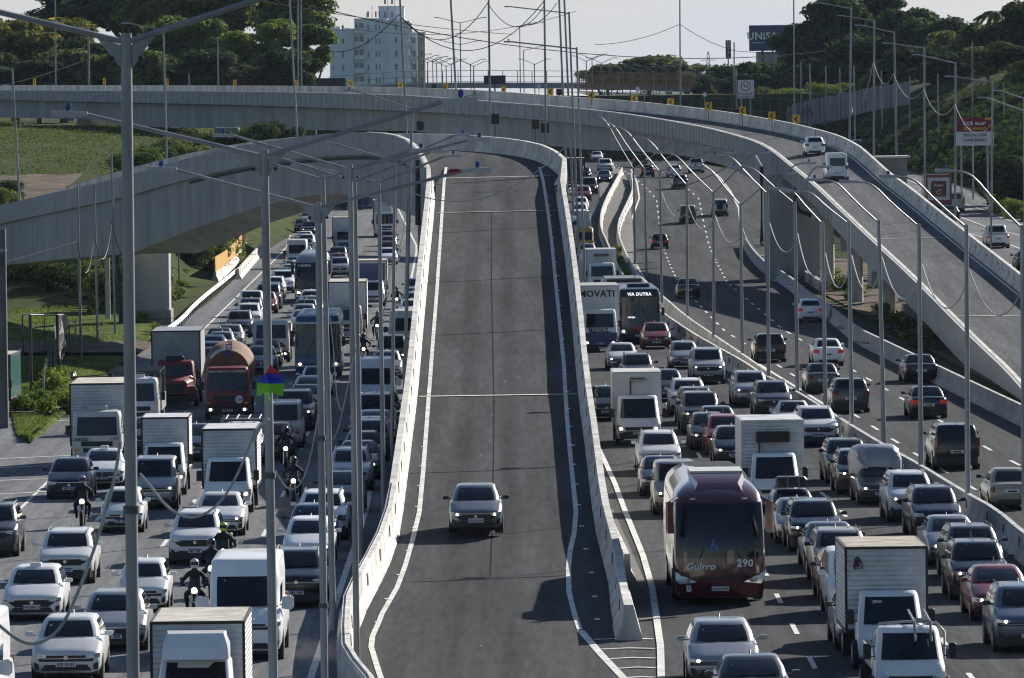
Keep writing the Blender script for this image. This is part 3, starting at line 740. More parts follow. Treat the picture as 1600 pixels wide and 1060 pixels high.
# ================================================================ vegetation
def leafmat(name, a, b, c=None):
    if name in MATS: return MATS[name]
    mt = bpy.data.materials.new(name); mt.use_nodes = True; t = mt.node_tree; p = t.nodes['Principled BSDF']
    p.inputs['Roughness'].default_value = .8; p.inputs['Specular IOR Level'].default_value = .1
    ge = t.nodes.new('ShaderNodeNewGeometry'); rp = t.nodes.new('ShaderNodeValToRGB')
    rp.color_ramp.elements[0].color = (*a, 1); rp.color_ramp.elements[1].color = (*b, 1)
    if c: e = rp.color_ramp.elements.new(.86); e.color = (*b, 1); rp.color_ramp.elements[2].color = (*c, 1); rp.color_ramp.elements[2].position = 1
    t.links.new(ge.outputs['Random Per Island'], rp.inputs[0]); t.links.new(rp.outputs[0], p.inputs['Base Color'])
    tr = t.nodes.new('ShaderNodeBsdfTranslucent'); t.links.new(rp.outputs[0], tr.inputs[0]); mxs = t.nodes.new('ShaderNodeMixShader'); mxs.inputs[0].default_value = .4
    t.links.new(p.outputs[0], mxs.inputs[1]); t.links.new(tr.outputs[0], mxs.inputs[2]); t.links.new(mxs.outputs[0], t.nodes['Material Output'].inputs[0])
    MATS[name] = mt; return mt
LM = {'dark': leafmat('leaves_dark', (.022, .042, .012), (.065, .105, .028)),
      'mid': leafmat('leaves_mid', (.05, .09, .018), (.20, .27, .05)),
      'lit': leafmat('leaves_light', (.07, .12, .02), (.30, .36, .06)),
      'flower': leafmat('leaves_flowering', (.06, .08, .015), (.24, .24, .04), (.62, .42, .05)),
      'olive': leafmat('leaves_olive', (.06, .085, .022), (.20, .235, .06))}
BARK = mat('bark', (.10, .08, .06), .9, var=.4, vs_=3)
def crown_mesh(seed, n, rx, rz, lobes, leaf, flat=1.0):
    rnd = random.Random(seed); mb = MB(); L = []
    for i in range(lobes):
        a = rnd.uniform(0, 2 * pi); r = sqrt(rnd.random()) * .68; h = rnd.uniform(-.55, .62)
        k = sqrt(max(.1, 1 - h * h))
        L.append((r * cos(a) * rx * k, r * sin(a) * rx * k, h * rz, rnd.uniform(.26, .46) * rx * flat))
    for i in range(n):
        lx, ly, lz, lr = rnd.choice(L)
        d = Vector((rnd.gauss(0, 1), rnd.gauss(0, 1), rnd.gauss(0, 1) + .25)).normalized()
        rr = lr * (rnd.random() ** .35) * (1 + .22 * noise.noise(d * 2.3 + Vector((lx, ly, lz))))
        c = Vector((lx, ly, lz)) + Vector((d.x, d.y, d.z * .75)) * rr
        nrm = (d + Vector((rnd.uniform(-.7, .7), rnd.uniform(-.7, .7), rnd.uniform(-.5, .8)))).normalized()
        u = nrm.cross(Vector((rnd.uniform(-1, 1), rnd.uniform(-1, 1), .3))).normalized(); v = nrm.cross(u)
        s_ = leaf * rnd.uniform(.6, 1.35)
        mb.add([c - u * s_, c - v * s_ * .55, c + u * s_, c + v * s_ * .55 + nrm * s_ * .2], [(0, 1, 2, 3)])
    me = bpy.data.meshes.new('crown'); me.from_pydata(mb.v, [], mb.f); me.update(); return me
CR = {}
def crown(kind, i):
    k = (kind, i)
    if k not in CR:
        if kind == 'big': CR[k] = crown_mesh(10 + i, 11000, 7, 6.5, 30, .50)
        if kind == 'tall': CR[k] = crown_mesh(30 + i, 9000, 4.6, 8.5, 30, .42, .95)
        if kind == 'umb': CR[k] = crown_mesh(50 + i, 7000, 7, 3.2, 28, .42, .8)
        if kind == 'bush': CR[k] = crown_mesh(70 + i, 6000, 2.4, 1.7, 16, .115)
        if kind == 'shrub': CR[k] = crown_mesh(90 + i, 900, .9, .7, 8, .07)
    return CR[k]
def tree(X, Y, zb, zc, kind='big', leaf='mid', s=1.0, sx=1.0, seed=0, label='', name='tree', group=None, cat='tree', sz=None):
    t = thing(name, Vector((X, Y, zb)), label, cat, group)
    mb = MB(); rnd = random.Random(seed)
    H = zc - zb; base = .035 * H + .12
    top = Vector((rnd.uniform(-.4, .4), 0, H * .95)); mid = Vector((rnd.uniform(-.4, .4), rnd.uniform(-.3, .3), H * .5))
    mb.tube([(0, 0, -.5), mid * .5, mid, top], [base, base * .8, base * .62, base * .25], 8)
    for k in range(5):
        a = rnd.uniform(0, 2 * pi); r = s * (3.4 if kind != 'tall' else 2)
        st = mid.lerp(top, rnd.uniform(0, .6)); mb.tube([st, st + Vector((cos(a) * r * .5, sin(a) * r * .5, H * .12)), st + Vector((cos(a) * r, sin(a) * r, H * .30))], [base * .4, base * .28, base * .08], 6)
    mb.build('trunk', BARK, t, world=False, smooth=True)
    o = bpy.data.objects.new('crown', crown(kind, seed % 3)); col.objects.link(o); o.parent = t; o.location = (0, 0, H)
    o.scale = (s * sx, s, (sz or s)); o.rotation_euler = (0, 0, seed * 1.3)
    if not o.data.materials: o.data.materials.append(LM[leaf])
    o.material_slots[0].link = 'OBJECT'; o.material_slots[0].material = LM[leaf]
    return t
def tree_px(x, ytop, ybot, D, kind, leaf, s, label, seed, sx=1.0, sz=None, group=None, zb=None, name='tree'):
    """crown spans ytop..ybot at distance D"""
    a, b = at(x, ytop, D), at(x, ybot, D); half = {'big': 7.6, 'tall': 9.6, 'umb': 4.4, 'bush': 2.2, 'shrub': .9}[kind]
    zc = (a.z + b.z) / 2; szz = (a.z - b.z) / 2 / half
    X = at(x, (ytop + ybot) / 2, D).x
    return tree(X, D, zb if zb is not None else max(0, b.z - 3), zc, kind, leaf, s, sx, seed, label, name, group, sz=szz)
TG = 'trees massed behind the overpass'
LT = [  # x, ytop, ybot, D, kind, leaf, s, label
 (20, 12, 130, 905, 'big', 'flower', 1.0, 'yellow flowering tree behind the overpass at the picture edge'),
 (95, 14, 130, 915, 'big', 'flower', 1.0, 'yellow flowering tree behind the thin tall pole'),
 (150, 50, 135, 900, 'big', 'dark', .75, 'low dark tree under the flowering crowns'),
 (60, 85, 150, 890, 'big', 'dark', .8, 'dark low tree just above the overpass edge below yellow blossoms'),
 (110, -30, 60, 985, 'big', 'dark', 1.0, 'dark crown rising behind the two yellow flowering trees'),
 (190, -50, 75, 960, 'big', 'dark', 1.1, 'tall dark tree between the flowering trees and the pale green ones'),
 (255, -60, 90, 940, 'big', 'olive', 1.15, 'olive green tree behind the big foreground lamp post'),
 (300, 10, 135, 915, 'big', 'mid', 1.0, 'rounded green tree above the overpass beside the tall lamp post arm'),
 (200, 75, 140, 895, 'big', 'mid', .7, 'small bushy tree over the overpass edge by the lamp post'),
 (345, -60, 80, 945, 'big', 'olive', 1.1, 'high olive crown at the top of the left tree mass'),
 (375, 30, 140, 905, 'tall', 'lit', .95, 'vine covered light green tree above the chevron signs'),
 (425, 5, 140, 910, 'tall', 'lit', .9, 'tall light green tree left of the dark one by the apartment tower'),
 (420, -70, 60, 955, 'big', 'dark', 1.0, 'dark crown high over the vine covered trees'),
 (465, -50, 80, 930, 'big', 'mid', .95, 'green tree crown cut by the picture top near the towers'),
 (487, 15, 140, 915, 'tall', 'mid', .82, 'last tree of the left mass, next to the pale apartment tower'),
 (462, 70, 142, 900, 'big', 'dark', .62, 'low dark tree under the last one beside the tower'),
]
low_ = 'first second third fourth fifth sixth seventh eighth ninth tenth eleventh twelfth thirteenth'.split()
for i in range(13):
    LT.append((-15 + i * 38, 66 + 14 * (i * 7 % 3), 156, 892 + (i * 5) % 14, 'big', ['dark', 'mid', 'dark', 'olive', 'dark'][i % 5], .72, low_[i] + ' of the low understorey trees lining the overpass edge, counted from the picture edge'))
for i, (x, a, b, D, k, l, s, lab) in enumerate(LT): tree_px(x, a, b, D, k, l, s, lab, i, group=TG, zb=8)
for i, (x, a, b, D, k, l, s, lab, sx) in enumerate([
 (950, 92, 150, 1260, 'big', 'olive', 1.0, 'rounded hazy tree behind the footbridge netting, smaller half', 1.0),
 (1015, 78, 150, 1250, 'big', 'olive', 1.25, 'broad hazy tree behind the footbridge netting, larger half', 1.1),
 (1075, 95, 150, 1270, 'big', 'olive', .8, 'hazy tree at the pylon end of the netting', 1.0)]): tree_px(x, a, b, D, k, l, s, lab, i + 3, sx=sx, group='hazy trees behind the footbridge', zb=3)
RT = [
 (1150, 95, 160, 1120, 'umb', 'dark', .95, 'dark spreading tree under the blue billboard'),
 (1205, 85, 165, 1100, 'umb', 'dark', 1.0, 'dark spreading tree between the billboard and the wall'),
 (1252, 20, 130, 1040, 'big', 'dark', .85, 'tall dark tree right beside the blue billboard'),
 (1300, -20, 100, 1030, 'big', 'dark', 1.0, 'tall dark tree above the panelled concrete wall'),
 (1290, 70, 170, 1010, 'big', 'dark', .9, 'dark bushy tree directly behind the concrete wall start'),
 (1350, -40, 70, 1040, 'big', 'dark', 1.05, 'dark crown at the skyline above the wall middle'),
 (1365, 40, 150, 1010, 'big', 'dark', 1.0, 'dense dark tree behind the middle of the concrete wall'),
 (1420, 0, 90, 1020, 'umb', 'dark', .95, 'flat crowned dark tree on the skyline'),
 (1465, 15, 90, 1010, 'umb', 'dark', .9, 'flat crowned dark tree ending the skyline row before the palm'),
 (1440, 60, 150, 980, 'big', 'dark', .95, 'dark tree where the wall ends at the hillside'),
 (1515, 35, 120, 960, 'umb', 'olive', .95, 'sprawling olive tree on the hillside below the palm'),
 (1570, 25, 90, 940, 'umb', 'dark', 1.0, 'dark tree at the picture edge beyond the palm'),
 (1610, -10, 80, 930, 'big', 'dark', .8, 'tall dark tree at the hilltop picture corner'),
 (1545, 80, 150, 930, 'umb', 'mid', .7, 'small bright green tree on the grassy slope top'),
 (1480, 100, 160, 950, 'umb', 'dark', .7, 'low dark tree on the slope under the flat crowns'),
 (1398, 95, 165, 985, 'umb', 'dark', .8, 'dark bushy tree at the wall end in shade'),
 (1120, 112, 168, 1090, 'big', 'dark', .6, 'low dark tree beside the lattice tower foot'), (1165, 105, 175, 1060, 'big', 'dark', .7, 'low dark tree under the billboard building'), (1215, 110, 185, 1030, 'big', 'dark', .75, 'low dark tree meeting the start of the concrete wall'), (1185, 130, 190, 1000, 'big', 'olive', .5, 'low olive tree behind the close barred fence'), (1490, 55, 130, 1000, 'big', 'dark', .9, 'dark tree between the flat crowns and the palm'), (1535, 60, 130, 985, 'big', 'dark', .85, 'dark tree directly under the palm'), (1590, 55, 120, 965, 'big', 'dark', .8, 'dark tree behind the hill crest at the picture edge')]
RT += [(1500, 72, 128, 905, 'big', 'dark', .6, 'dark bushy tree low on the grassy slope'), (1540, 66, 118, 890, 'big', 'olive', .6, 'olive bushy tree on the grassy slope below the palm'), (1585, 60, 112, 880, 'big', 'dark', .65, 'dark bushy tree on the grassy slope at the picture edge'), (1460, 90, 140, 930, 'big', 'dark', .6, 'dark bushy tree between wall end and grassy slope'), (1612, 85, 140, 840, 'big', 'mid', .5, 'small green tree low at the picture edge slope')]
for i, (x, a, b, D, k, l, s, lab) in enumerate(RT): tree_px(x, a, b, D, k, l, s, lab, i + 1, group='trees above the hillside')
for i, (x, y, D, l, s, lab) in enumerate([(1225, 165, 985, 'lit', 1.5, 'bright bush in front of the wall start beside a pole'), (1250, 158, 980, 'mid', 1.2, 'bush at the foot of the wall behind the roadside pole'), (1283, 148, 985, 'lit', 1.1, 'light bush peeping over the wall'), (1320, 145, 990, 'lit', .9, 'small light bush over the wall by the pole')]):
    p = at(x, y, D); tree(p.x, D, p.z - 2.5, p.z, 'bush', l, s, 1.2, i, lab, 'bush', 'bushes by the concrete wall', 'bush')
# roadside tree at the far right
for i, (x, a, b, D, s, lab) in enumerate([(1570, 215, 320, 700, .75, 'dark roadside tree beside the far road at the picture edge'), (1610, 225, 340, 690, .7, 'dark tree cut off by the picture edge at the far road'), (1548, 245, 300, 715, .5, 'smaller dark tree between the two sign posts and the far road')]):
    tree_px(x, a, b, D, 'big', 'dark', s, lab, i + 5, group='trees beside the far road', zb=1)
for i, (x, y, D, s) in enumerate([(1560, 318, 690, .8), (1580, 326, 680, .9), (1598, 332, 672, 1.0), (1618, 342, 660, 1.0), (1572, 308, 705, .7)]):
    p = at(x, y, D); tree(p.x, D, p.z - 1.2, p.z, 'bush', 'lit', s * .8, 1.3, i, 'sunlit bush on the bank of the far road', 'bush', 'sunlit bushes by the far road', 'bush')
# bushes and undergrowth under the left viaduct
BL = [(20, 455, 532), (55, 450, 530), (90, 455, 528), (20, 425, 545), (70, 420, 545), (115, 425, 540), (150, 430, 535), (185, 420, 540), (200, 450, 520), (160, 455, 522), (120, 460, 524), (190, 395, 560), (285, 440, 600), (305, 425, 610), (316, 412, 640), (306, 392, 650), (292, 405, 640), (318, 378, 670), (332, 362, 700), (322, 352, 710), (300, 372, 680), (345, 350, 730), (275, 425, 600), (192, 478, 500)]
for i, (x, y, D) in enumerate(BL):
    p = at(x, y, D); p.z = max(p.z, 1.2)
    tree(p.x, D, max(-.2, p.z - 2.4), p.z, 'bush', ['dark', 'mid', 'dark', 'olive', 'mid'][i % 5], 1.35 + .2 * (i % 3), 1.1, i, 'dense green bush in the thicket below the curving viaduct', 'bush', 'thicket of bushes below the curving viaduct', 'bush')
for i, (x, y, D) in enumerate([(10, 300, 560), (8, 310, 548), (300, 235, 690), (270, 243, 680), (330, 230, 700), (215, 262, 600), (240, 258, 620), (290, 252, 640), (360, 232, 690), (395, 225, 690), (430, 214, 690), (2, 208, 830), (22, 212, 830)]):
    p = at(x, y, D); tree(p.x, D, p.z - 2.2, p.z, 'bush', ['dark', 'mid', 'dark', 'olive'][i % 4], 1.1 if i > 1 else .6, 1.3, i, 'dark bush on the earth bank seen under the overpass', 'bush', 'bushes on the earth bank under the overpass', 'bush')
for i, (x, y) in enumerate([(1262, 383), (1250, 378), (1275, 388), (1290, 395), (1340, 470), (1320, 455), (1375, 500), (1400, 520), (1440, 545), (1300, 440)]):
    p = G(x, y); tree(p.x, p.y, p.z - .1, p.z + .5, 'shrub', ['lit', 'mid', 'olive'][i % 3], 1.4, 1.3, i, 'scrubby weeds growing among rubble under the exit viaduct', 'weed_clump', 'weeds under the exit viaduct', 'weeds')
for i, (x, y) in enumerate([(962, 410), (968, 420), (973, 430), (966, 400), (978, 440)]):
    p = G(x, y); tree(p.x, p.y, p.z, p.z + .5, 'shrub', 'lit', 1.0, 1.0, i, 'yellow green weeds sprouting between the two median barriers', 'weed_clump', 'weeds between the median barriers', 'weeds')
for i, (x, y, s) in enumerate([(75, 640, 1.1), (60, 648, 1.3), (90, 645, 1.2), (45, 640, 1.0), (84, 618, 1.6), (80, 600, 1.4), (70, 652, 1.1), (35, 650, .9), (100, 640, 1.0), (182, 490, 1.4), (221, 508, .8), (270, 470, 1.2), (285, 455, 1.0), (278, 440, 1.3), (250, 525, .8)]):
    p = G(x, y); tree(p.x, p.y, p.z, p.z + .45, 'shrub', ['lit', 'mid'][i % 2], s, 1.2, i, 'leafy weeds growing on the grass verge', 'weed_clump', 'weeds on the grass verge', 'weeds')
# tufts of grass over the verge and field (uncountable)
mb = MB(); rnd = random.Random(3)
for i in range(42000):
    Y = 316 + rnd.random() * 214
    a, b = (itp(Y, A_), itp(Y, B_) - .5) if Y < 345 else (-45 if Y > 400 else itp(Y, A_), itp(Y, B_) - .5)
    X = rnd.uniform(a, b)
    if 414 < Y + (X + 28) * .3 < 438 and rnd.random() < .9: continue
    h = rnd.uniform(.06, .22) * (1.8 if noise.noise(Vector((X * .3, Y * .08, 0))) > .25 else .8); q = rnd.uniform(0, pi); w_ = .05
    z = g(X, Y) + .08
    mb.add([(X - w_ * cos(q), Y - w_ * sin(q), z), (X + w_ * cos(q), Y + w_ * sin(q), z), (X + rnd.uniform(-.1, .1), Y + rnd.uniform(-.1, .1), z + h)], [(0, 1, 2)])
tag(mb.build('grass', leafmat('grass_blades', (.05, .085, .012), (.17, .23, .04))), kind='stuff')
# scrub over the hillside and earth bank
mb = MB()
for i in range(46000):
    fy = rnd.uniform(560, 985); j = 0
    while foot[j + 1][1] > fy: j += 1
    t_ = (foot[j][1] - fy) / (foot[j][1] - foot[j + 1][1]); fx = foot[j][0] + (foot[j + 1][0] - foot[j][0]) * t_
    nx = fn[j][0] + (fn[j + 1][0] - fn[j][0]) * t_; ny = fn[j][1] + (fn[j + 1][1] - fn[j][1]) * t_; l = sqrt(nx * nx + ny * ny)
    d = rnd.uniform(.5, 34) if i % 3 else rnd.uniform(30, 70); X, Y = fx + nx / l * d, fy + ny / l * d
    z = g(min(X, 50), fy) + hk(fy) * itp(d, offs) + rnd.uniform(-.2, .35)
    s_ = rnd.uniform(.15, .5); q = rnd.uniform(0, pi); u = Vector((cos(q), sin(q) * .5, rnd.uniform(-.2, .3))) * s_; v = Vector((rnd.uniform(-.3, .3), -.3, .8)) * s_
    c = Vector((X, Y, z)); mb.add([c - u, c + u, c + u * .3 + v, c - u * .5 + v * .8], [(0, 1, 2, 3)])
tag(mb.build('undergrowth', leafmat('scrub_leaves', (.014, .026, .008), (.042, .062, .018))), kind='stuff')
mb = MB()
for i in range(52000):
    X = rnd.uniform(-75, -27); Y = rnd.uniform(590, 800)
    z = gt(X, Y) + bank(X, Y) + rnd.uniform(-.1, .2)
    if Y < 664 and rnd.random() < .93: continue
    s_ = rnd.uniform(.06, .17); q = rnd.uniform(0, pi); u = Vector((cos(q), sin(q), rnd.uniform(-.2, .3))) * s_; v = Vector((rnd.uniform(-.3, .3), -.3, .8)) * s_
    c = Vector((X, Y, z)); mb.add([c - u, c + u, c + v], [(0, 1, 2)])
tag(mb.build('bank_grass', leafmat('bank_grass_blades', (.04, .065, .014), (.12, .155, .035))), kind='stuff')
# palm on the hill
p = at(1558, 22, 935); t = thing('palm_tree', Vector((p.x, 935, p.z - 6)), 'palm tree with drooping fronds on the hill skyline', 'palm tree')
mb = MB(); mb.tube([(0, 0, 0), (.1, 0, 3), (0, 0, 6)], [.25, .2, .16], 8); mb.build('trunk', BARK, t, world=False)
mb = MB()
for k in range(20):
    a = k * 2.4; L_ = 3.3; up = .9 if k % 2 else .35
    pts = [Vector((cos(a) * L_ * s_, sin(a) * L_ * s_, 6 + up * L_ * s_ - 1.15 * L_ * s_ * s_ * up * 1.4)) for s_ in (0, .25, .5, .75, 1)]
    for u, v in zip(pts, pts[1:]):
        sd_ = Vector((-sin(a), cos(a), 0)) * .34; dr_ = Vector((0, 0, -.3)); mb.add([u, v, v + sd_ + dr_, u + sd_ + dr_], [(0, 1, 2, 3)]); mb.add([u, v, v - sd_ + dr_, u - sd_ + dr_], [(0, 1, 2, 3)])
mb.build('crown', LM['olive'], t, world=False)

# ================================================================ apartment block
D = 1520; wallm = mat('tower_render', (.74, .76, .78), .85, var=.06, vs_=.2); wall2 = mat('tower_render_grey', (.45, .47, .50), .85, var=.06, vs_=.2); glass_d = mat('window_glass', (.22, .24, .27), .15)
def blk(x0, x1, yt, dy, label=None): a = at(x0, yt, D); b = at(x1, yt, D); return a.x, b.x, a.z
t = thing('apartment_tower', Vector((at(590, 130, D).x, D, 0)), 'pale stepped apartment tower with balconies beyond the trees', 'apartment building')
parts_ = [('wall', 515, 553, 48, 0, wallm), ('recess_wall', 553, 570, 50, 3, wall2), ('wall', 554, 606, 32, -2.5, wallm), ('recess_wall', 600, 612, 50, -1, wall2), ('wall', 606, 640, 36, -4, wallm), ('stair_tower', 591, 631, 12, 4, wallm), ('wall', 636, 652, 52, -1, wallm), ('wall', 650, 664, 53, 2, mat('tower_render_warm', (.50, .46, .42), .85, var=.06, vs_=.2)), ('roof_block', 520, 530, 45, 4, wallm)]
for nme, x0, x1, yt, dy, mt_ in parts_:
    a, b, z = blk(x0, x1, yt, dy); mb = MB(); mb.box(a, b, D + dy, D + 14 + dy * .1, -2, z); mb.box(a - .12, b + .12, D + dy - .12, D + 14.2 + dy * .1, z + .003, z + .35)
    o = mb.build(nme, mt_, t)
flo = 2.85
for nme, x0, x1, dy, n0, n1 in [('window', 534, 537, 0, 0, 10), ('window', 574, 577, -2.5, 0, 11), ('window', 586.5, 589, -2.5, 0, 11), ('window', 592, 594, -2.5, 0, 11), ('window', 617, 621, -4, 0, 10), ('window', 605, 608, -1, 0, 9), ('window', 644, 649, -1, 0, 9), ('window', 656, 661, 2, 0, 9), ('window', 519, 521, 0, 0, 9), ('window', 600, 603, 4, 10, 12), ('window', 611, 614, 4, 10, 12)]:
    a, b, _ = blk(x0, x1, 40, 0)
    for k in range(n0, n1):
        z = 3 + k * flo
        mb = MB(); mb.box(a, b, D + dy - .05, D + dy + .1, z, z + 1.25 if nme == 'window' else z + 1); mb.build('window', glass_d, t)
for x0, x1 in ((561, 569), (554, 560), (638, 644)):
    a, b, _ = blk(x0, x1, 40, 0)
    for k in range(10):
        z = 2.4 + k * flo; mb = MB(); mb.box(a, b, D - 4.2, D - 2.4, z, z + .15); mb.box(a, b, D - 4.25, D - 4.15, z + .15, z + 1.05); o = mb.build('balcony', wallm, t)
        m2 = MB(); m2.box(a + .1, b - .1, D - 2.62, D - 2.55, z + .16, z + 2.2); w2 = m2.build('balcony_door', glass_d, None); w2.parent = o
for x in (581, 572, 606, 617):
    a = at(x, 30, D); mb = MB(); mb.tube([(a.x, D + 2, at(x, 31, D).z - 1), (a.x, D + 2, at(x, {581: 9, 572: 20, 606: -2, 617: -8}[x], D).z)], .06, 5); mb.build('antenna', M['galv_dk'], t)
# low roofs far away between trees
# ================================================================ footbridge
D = 1130; t = thing('footbridge', Vector((10, D, 0)), 'long footbridge with tall railings crossing behind the overpass', 'footbridge')
P_ = [at(x, y, D) for x, y in [(515, 139), (620, 131), (740, 129), (900, 130), (1010, 133), (1110, 137)]]
mb = MB(); mb.sweep([(-1.2, -.9), (-1.2, 0), (1.2, 0), (1.2, -.9)], P_); mb.build('deck', mat('footbridge_steel', (.22, .23, .25), .7), t)
mb = MB(); rp_ = resample(P_, 2.1)
for p in rp_: mb.box(p.x - .06, p.x + .06, D - 1.22, D - 1.1, p.z, p.z + 1.9)
for h in (.1, .95, 1.88): mb.sweep([(-1.18, h), (-1.18, h + .08), (-1.1, h + .08), (-1.1, h)], P_)
mb.build('railing', mat('railing_tan', (.26, .22, .17), .7), t)
for x in (655, 860, 1045):
    p = at(x, 135, D); mb = MB(); mb.box(p.x - .5, p.x + .5, D - .5, D + .5, 0, p.z - .9); mb.build('pier', M['conc'], t)
t = thing('mesh_fence', Vector((at(1000, 130, 1110).x, 1110, 8)), 'rusty orange safety netting hung in front of the hazy trees', 'netting')
mb = MB(); a, b = at(905, 141, 1110), at(1085, 113, 1110)
for i in range(58):
    for j in range(9):
        x0 = a.x + (b.x - a.x) * i / 58; z0 = a.z + (b.z - a.z) * j / 9
        if (i + j) % 1 == 0: mb.box(x0, x0 + .11, 1110, 1110.03, z0, z0 + (b.z - a.z) / 9)
        mb.box(x0, x0 + (b.x - a.x) / 58, 1110.04, 1110.07, z0, z0 + .11)
mb.build('netting', mat('net_orange', (.28, .15, .05), .8), t)
for i in range(10):
    x0 = a.x + (b.x - a.x) * i / 9; mb = MB(); mb.tube([(x0, 1110.3, a.z - 5), (x0, 1110.3, b.z + .3)], .07, 6); mb.build('post', M['galv_dk'], t)
# steel stair with yellow stringer
a, b = at(1111, 131, 1000), at(1137, 163, 1000); t = thing('steel_stairs', Vector((a.x, 1000, b.z - 1)), 'yellow sided steel stair descending beside the netting', 'stairs')
mb = MB(); mb.loft([[(a.x, y, a.z), (b.x, y, b.z), (b.x, y, b.z - .8), (a.x, y, a.z - .8)] for y in (1000, 1001.4)]); mb.build('stringer', mat('stair_yellow', (.42, .26, .03), .6), t)
mb = MB()
for i in range(14): p = a.lerp(b, i / 13); mb.box(p.x - .15, p.x + .3, 1000.1, 1001.2, p.z, p.z + .06); mb.tube([(p.x, 1000, p.z), (p.x, 1000, p.z + 1)], .04, 4)
mb.build('tread', M['galv_dk'], t)
# scaffold-like railings behind the overpass right of centre
for nm, x0, x1, yt, yb, Dd, stp, lab in (('railing_fence', 905, 1160, 142, 176, 930, 1.3, 'grey steel railing fence on the far road behind the overpass'), ('railing_fence', 1160, 1262, 150, 196, 940, 1.1, 'close barred grey fence between the sign and the concrete wall')):
    a, b = at(x0, yb, Dd), at(x1, yb + (x1 - x0) * .05, Dd); t = thing(nm, Vector((a.x, Dd, a.z - 2)), lab, 'fence'); mb = MB(); n = int((b.x - a.x) / stp)
    hh = (yb - yt) * Dd / FP
    for i in range(n + 1):
        p = a.lerp(b, i / n); mb.box(p.x - .05, p.x + .05, Dd, Dd + .1, p.z - 2, p.z + hh)
    for k in (.15, .5, .95): mb.hexa([(a.x, Dd - .05, a.z + hh * k), (b.x, Dd - .05, b.z + hh * k), (b.x, Dd + .0, b.z + hh * k), (a.x, Dd, a.z + hh * k), (a.x, Dd - .05, a.z + hh * k + .09), (b.x, Dd - .05, b.z + hh * k + .09), (b.x, Dd, b.z + hh * k + .09), (a.x, Dd, a.z + hh * k + .09)])
    mb.build('bars', M['galv_dk'], t)
# bright far roadway seen over the overpass
mb = MB(); P_ = [at(x, y, Dd) for x, y, Dd in [(500, 141, 1000), (700, 143, 990), (900, 150, 980), (900, 138, 1120), (500, 136, 1120)]]
a, b = at(500, 144, 960), at(920, 150, 960); 
mb.loft([[(a.x, 960, a.z), (b.x, 960, b.z)], [(a.x, 1090, a.z + .1), (b.x, 1090, b.z + .3)]], False, False, closed=False); tag(mb.build('road_beyond', M['conc_lt']), kind='structure')
mb = MB(); mb.box(a.x - 20, b.x + 60, 961, 1088, -2, min(a.z, b.z) - .05); tag(mb.build('embankment_beyond', M['terrain']), kind='structure')
# dark boards on top of the overpass
for x0, y0, x1, y1, Dd, lab in ((493, 122, 540, 137, 870, 'long dark board behind the overpass parapet beside the trees'), (756, 118, 790, 132, 900, 'dark board behind the overpass near the middle poles'), (675, 132, 682, 140, 860, 'small dark box behind the overpass parapet'), (869, 139, 878, 149, 860, 'round dark disc behind the parapet next to a chevron')):
    a = at(x0, y1, Dd); b = at(x1, y0, Dd); t = thing('dark_board', Vector((a.x, Dd, a.z)), lab, 'board')
    mb = MB(); mb.box(a.x, b.x, Dd, Dd + .15, a.z, b.z); mb.build('panel', M['signblack'], t)
    mb = MB(); mb.box((a.x + b.x) / 2 - .1, (a.x + b.x) / 2 + .1, Dd + .2, Dd + .4, a.z - 3, b.z - .2); mb.build('post', M['galv_dk'], t)
# ================================================================ billboards and signs
D = 1180; a, b = at(1171, 80, D), at(1246, 39, D); blue = mat('billboard_blue', (.03, .055, .12), .5)
t = thing('billboard', Vector(((a.x + b.x) / 2, D, a.z - 4)), 'dark blue UNISA billboard rising above the trees', 'billboard')
mb = MB(); mb.box(a.x, b.x, D, D + 1.5, a.z, b.z); mb.build('panel', blue, t)
for dx in (2, 6): mb = MB(); mb.box(a.x + dx, a.x + dx + .4, D + .3, D + .7, a.z - 6, a.z + .01); mb.build('post', M['galv_dk'], t)
mb = MB(); mb.box(a.x + 1.4, b.x + 3, D + 2, D + 9, a.z - 8, a.z - .15); mb.build('building_top', M['conc'], t)
c = at(1191, 57, D); text('UNiSA', 1.75, M['white'], (c.x, D - .05, c.z), (pi / 2, 0, 0), t, 'lettering', True)
c = at(1191, 67, D); text('UNIVERSIDADE SANTO AMARO', .24, M['white'], (c.x, D - .05, c.z), (pi / 2, 0, 0), t, 'lettering', True)
D = 1150; a, b = at(1134, 92, D), at(1142, 63, D); t = thing('hotel_sign', Vector((a.x, D, a.z - 6)), 'narrow vertical dark HOTEL sign on the skyline', 'sign')
mb = MB(); mb.box(a.x, b.x, D, D + .4, a.z, b.z); mb.build('panel', M['signblack'], t); mb = MB(); mb.box(a.x + .3, a.x + .5, D + .1, D + .3, a.z - 9, a.z + .01); mb.build('post', M['galv_dk'], t)
for i, ch in enumerate('HOTEL'):
    c = at(1138.2, 66.5 + i * 5.4, D); text(ch, .62, M['white'], (c.x, D - .04, c.z), (pi / 2, 0, 0), t, 'letter', True)
D = 905; a, b = at(1153, 154, D), at(1178, 125, D); t = thing('speed_sign', Vector(((a.x + b.x) / 2, D, a.z - 3)), 'white panel with a red ring 90 limit and FISCALIZACAO ELETRONICA', 'road sign')
mb = MB(); mb.box(a.x, b.x, D, D + .06, a.z, b.z); mb.build('panel', mat('sign_white_worn', (.62, .62, .62), .6), t)
c = at(1165, 135, D)
mb = MB(); mb.tube([(c.x, D - .02, c.z), (c.x, D - .05, c.z)], .62, 24); mb.build('ring', M['signred'], t); mb = MB(); mb.tube([(c.x, D - .06, c.z), (c.x, D - .08, c.z)], .50, 24); mb.build('disc', M['white'], t)
text('90', .62, M['signblack'], (c.x, D - .1, c.z), (pi / 2, 0, 0), t, 'lettering', True)
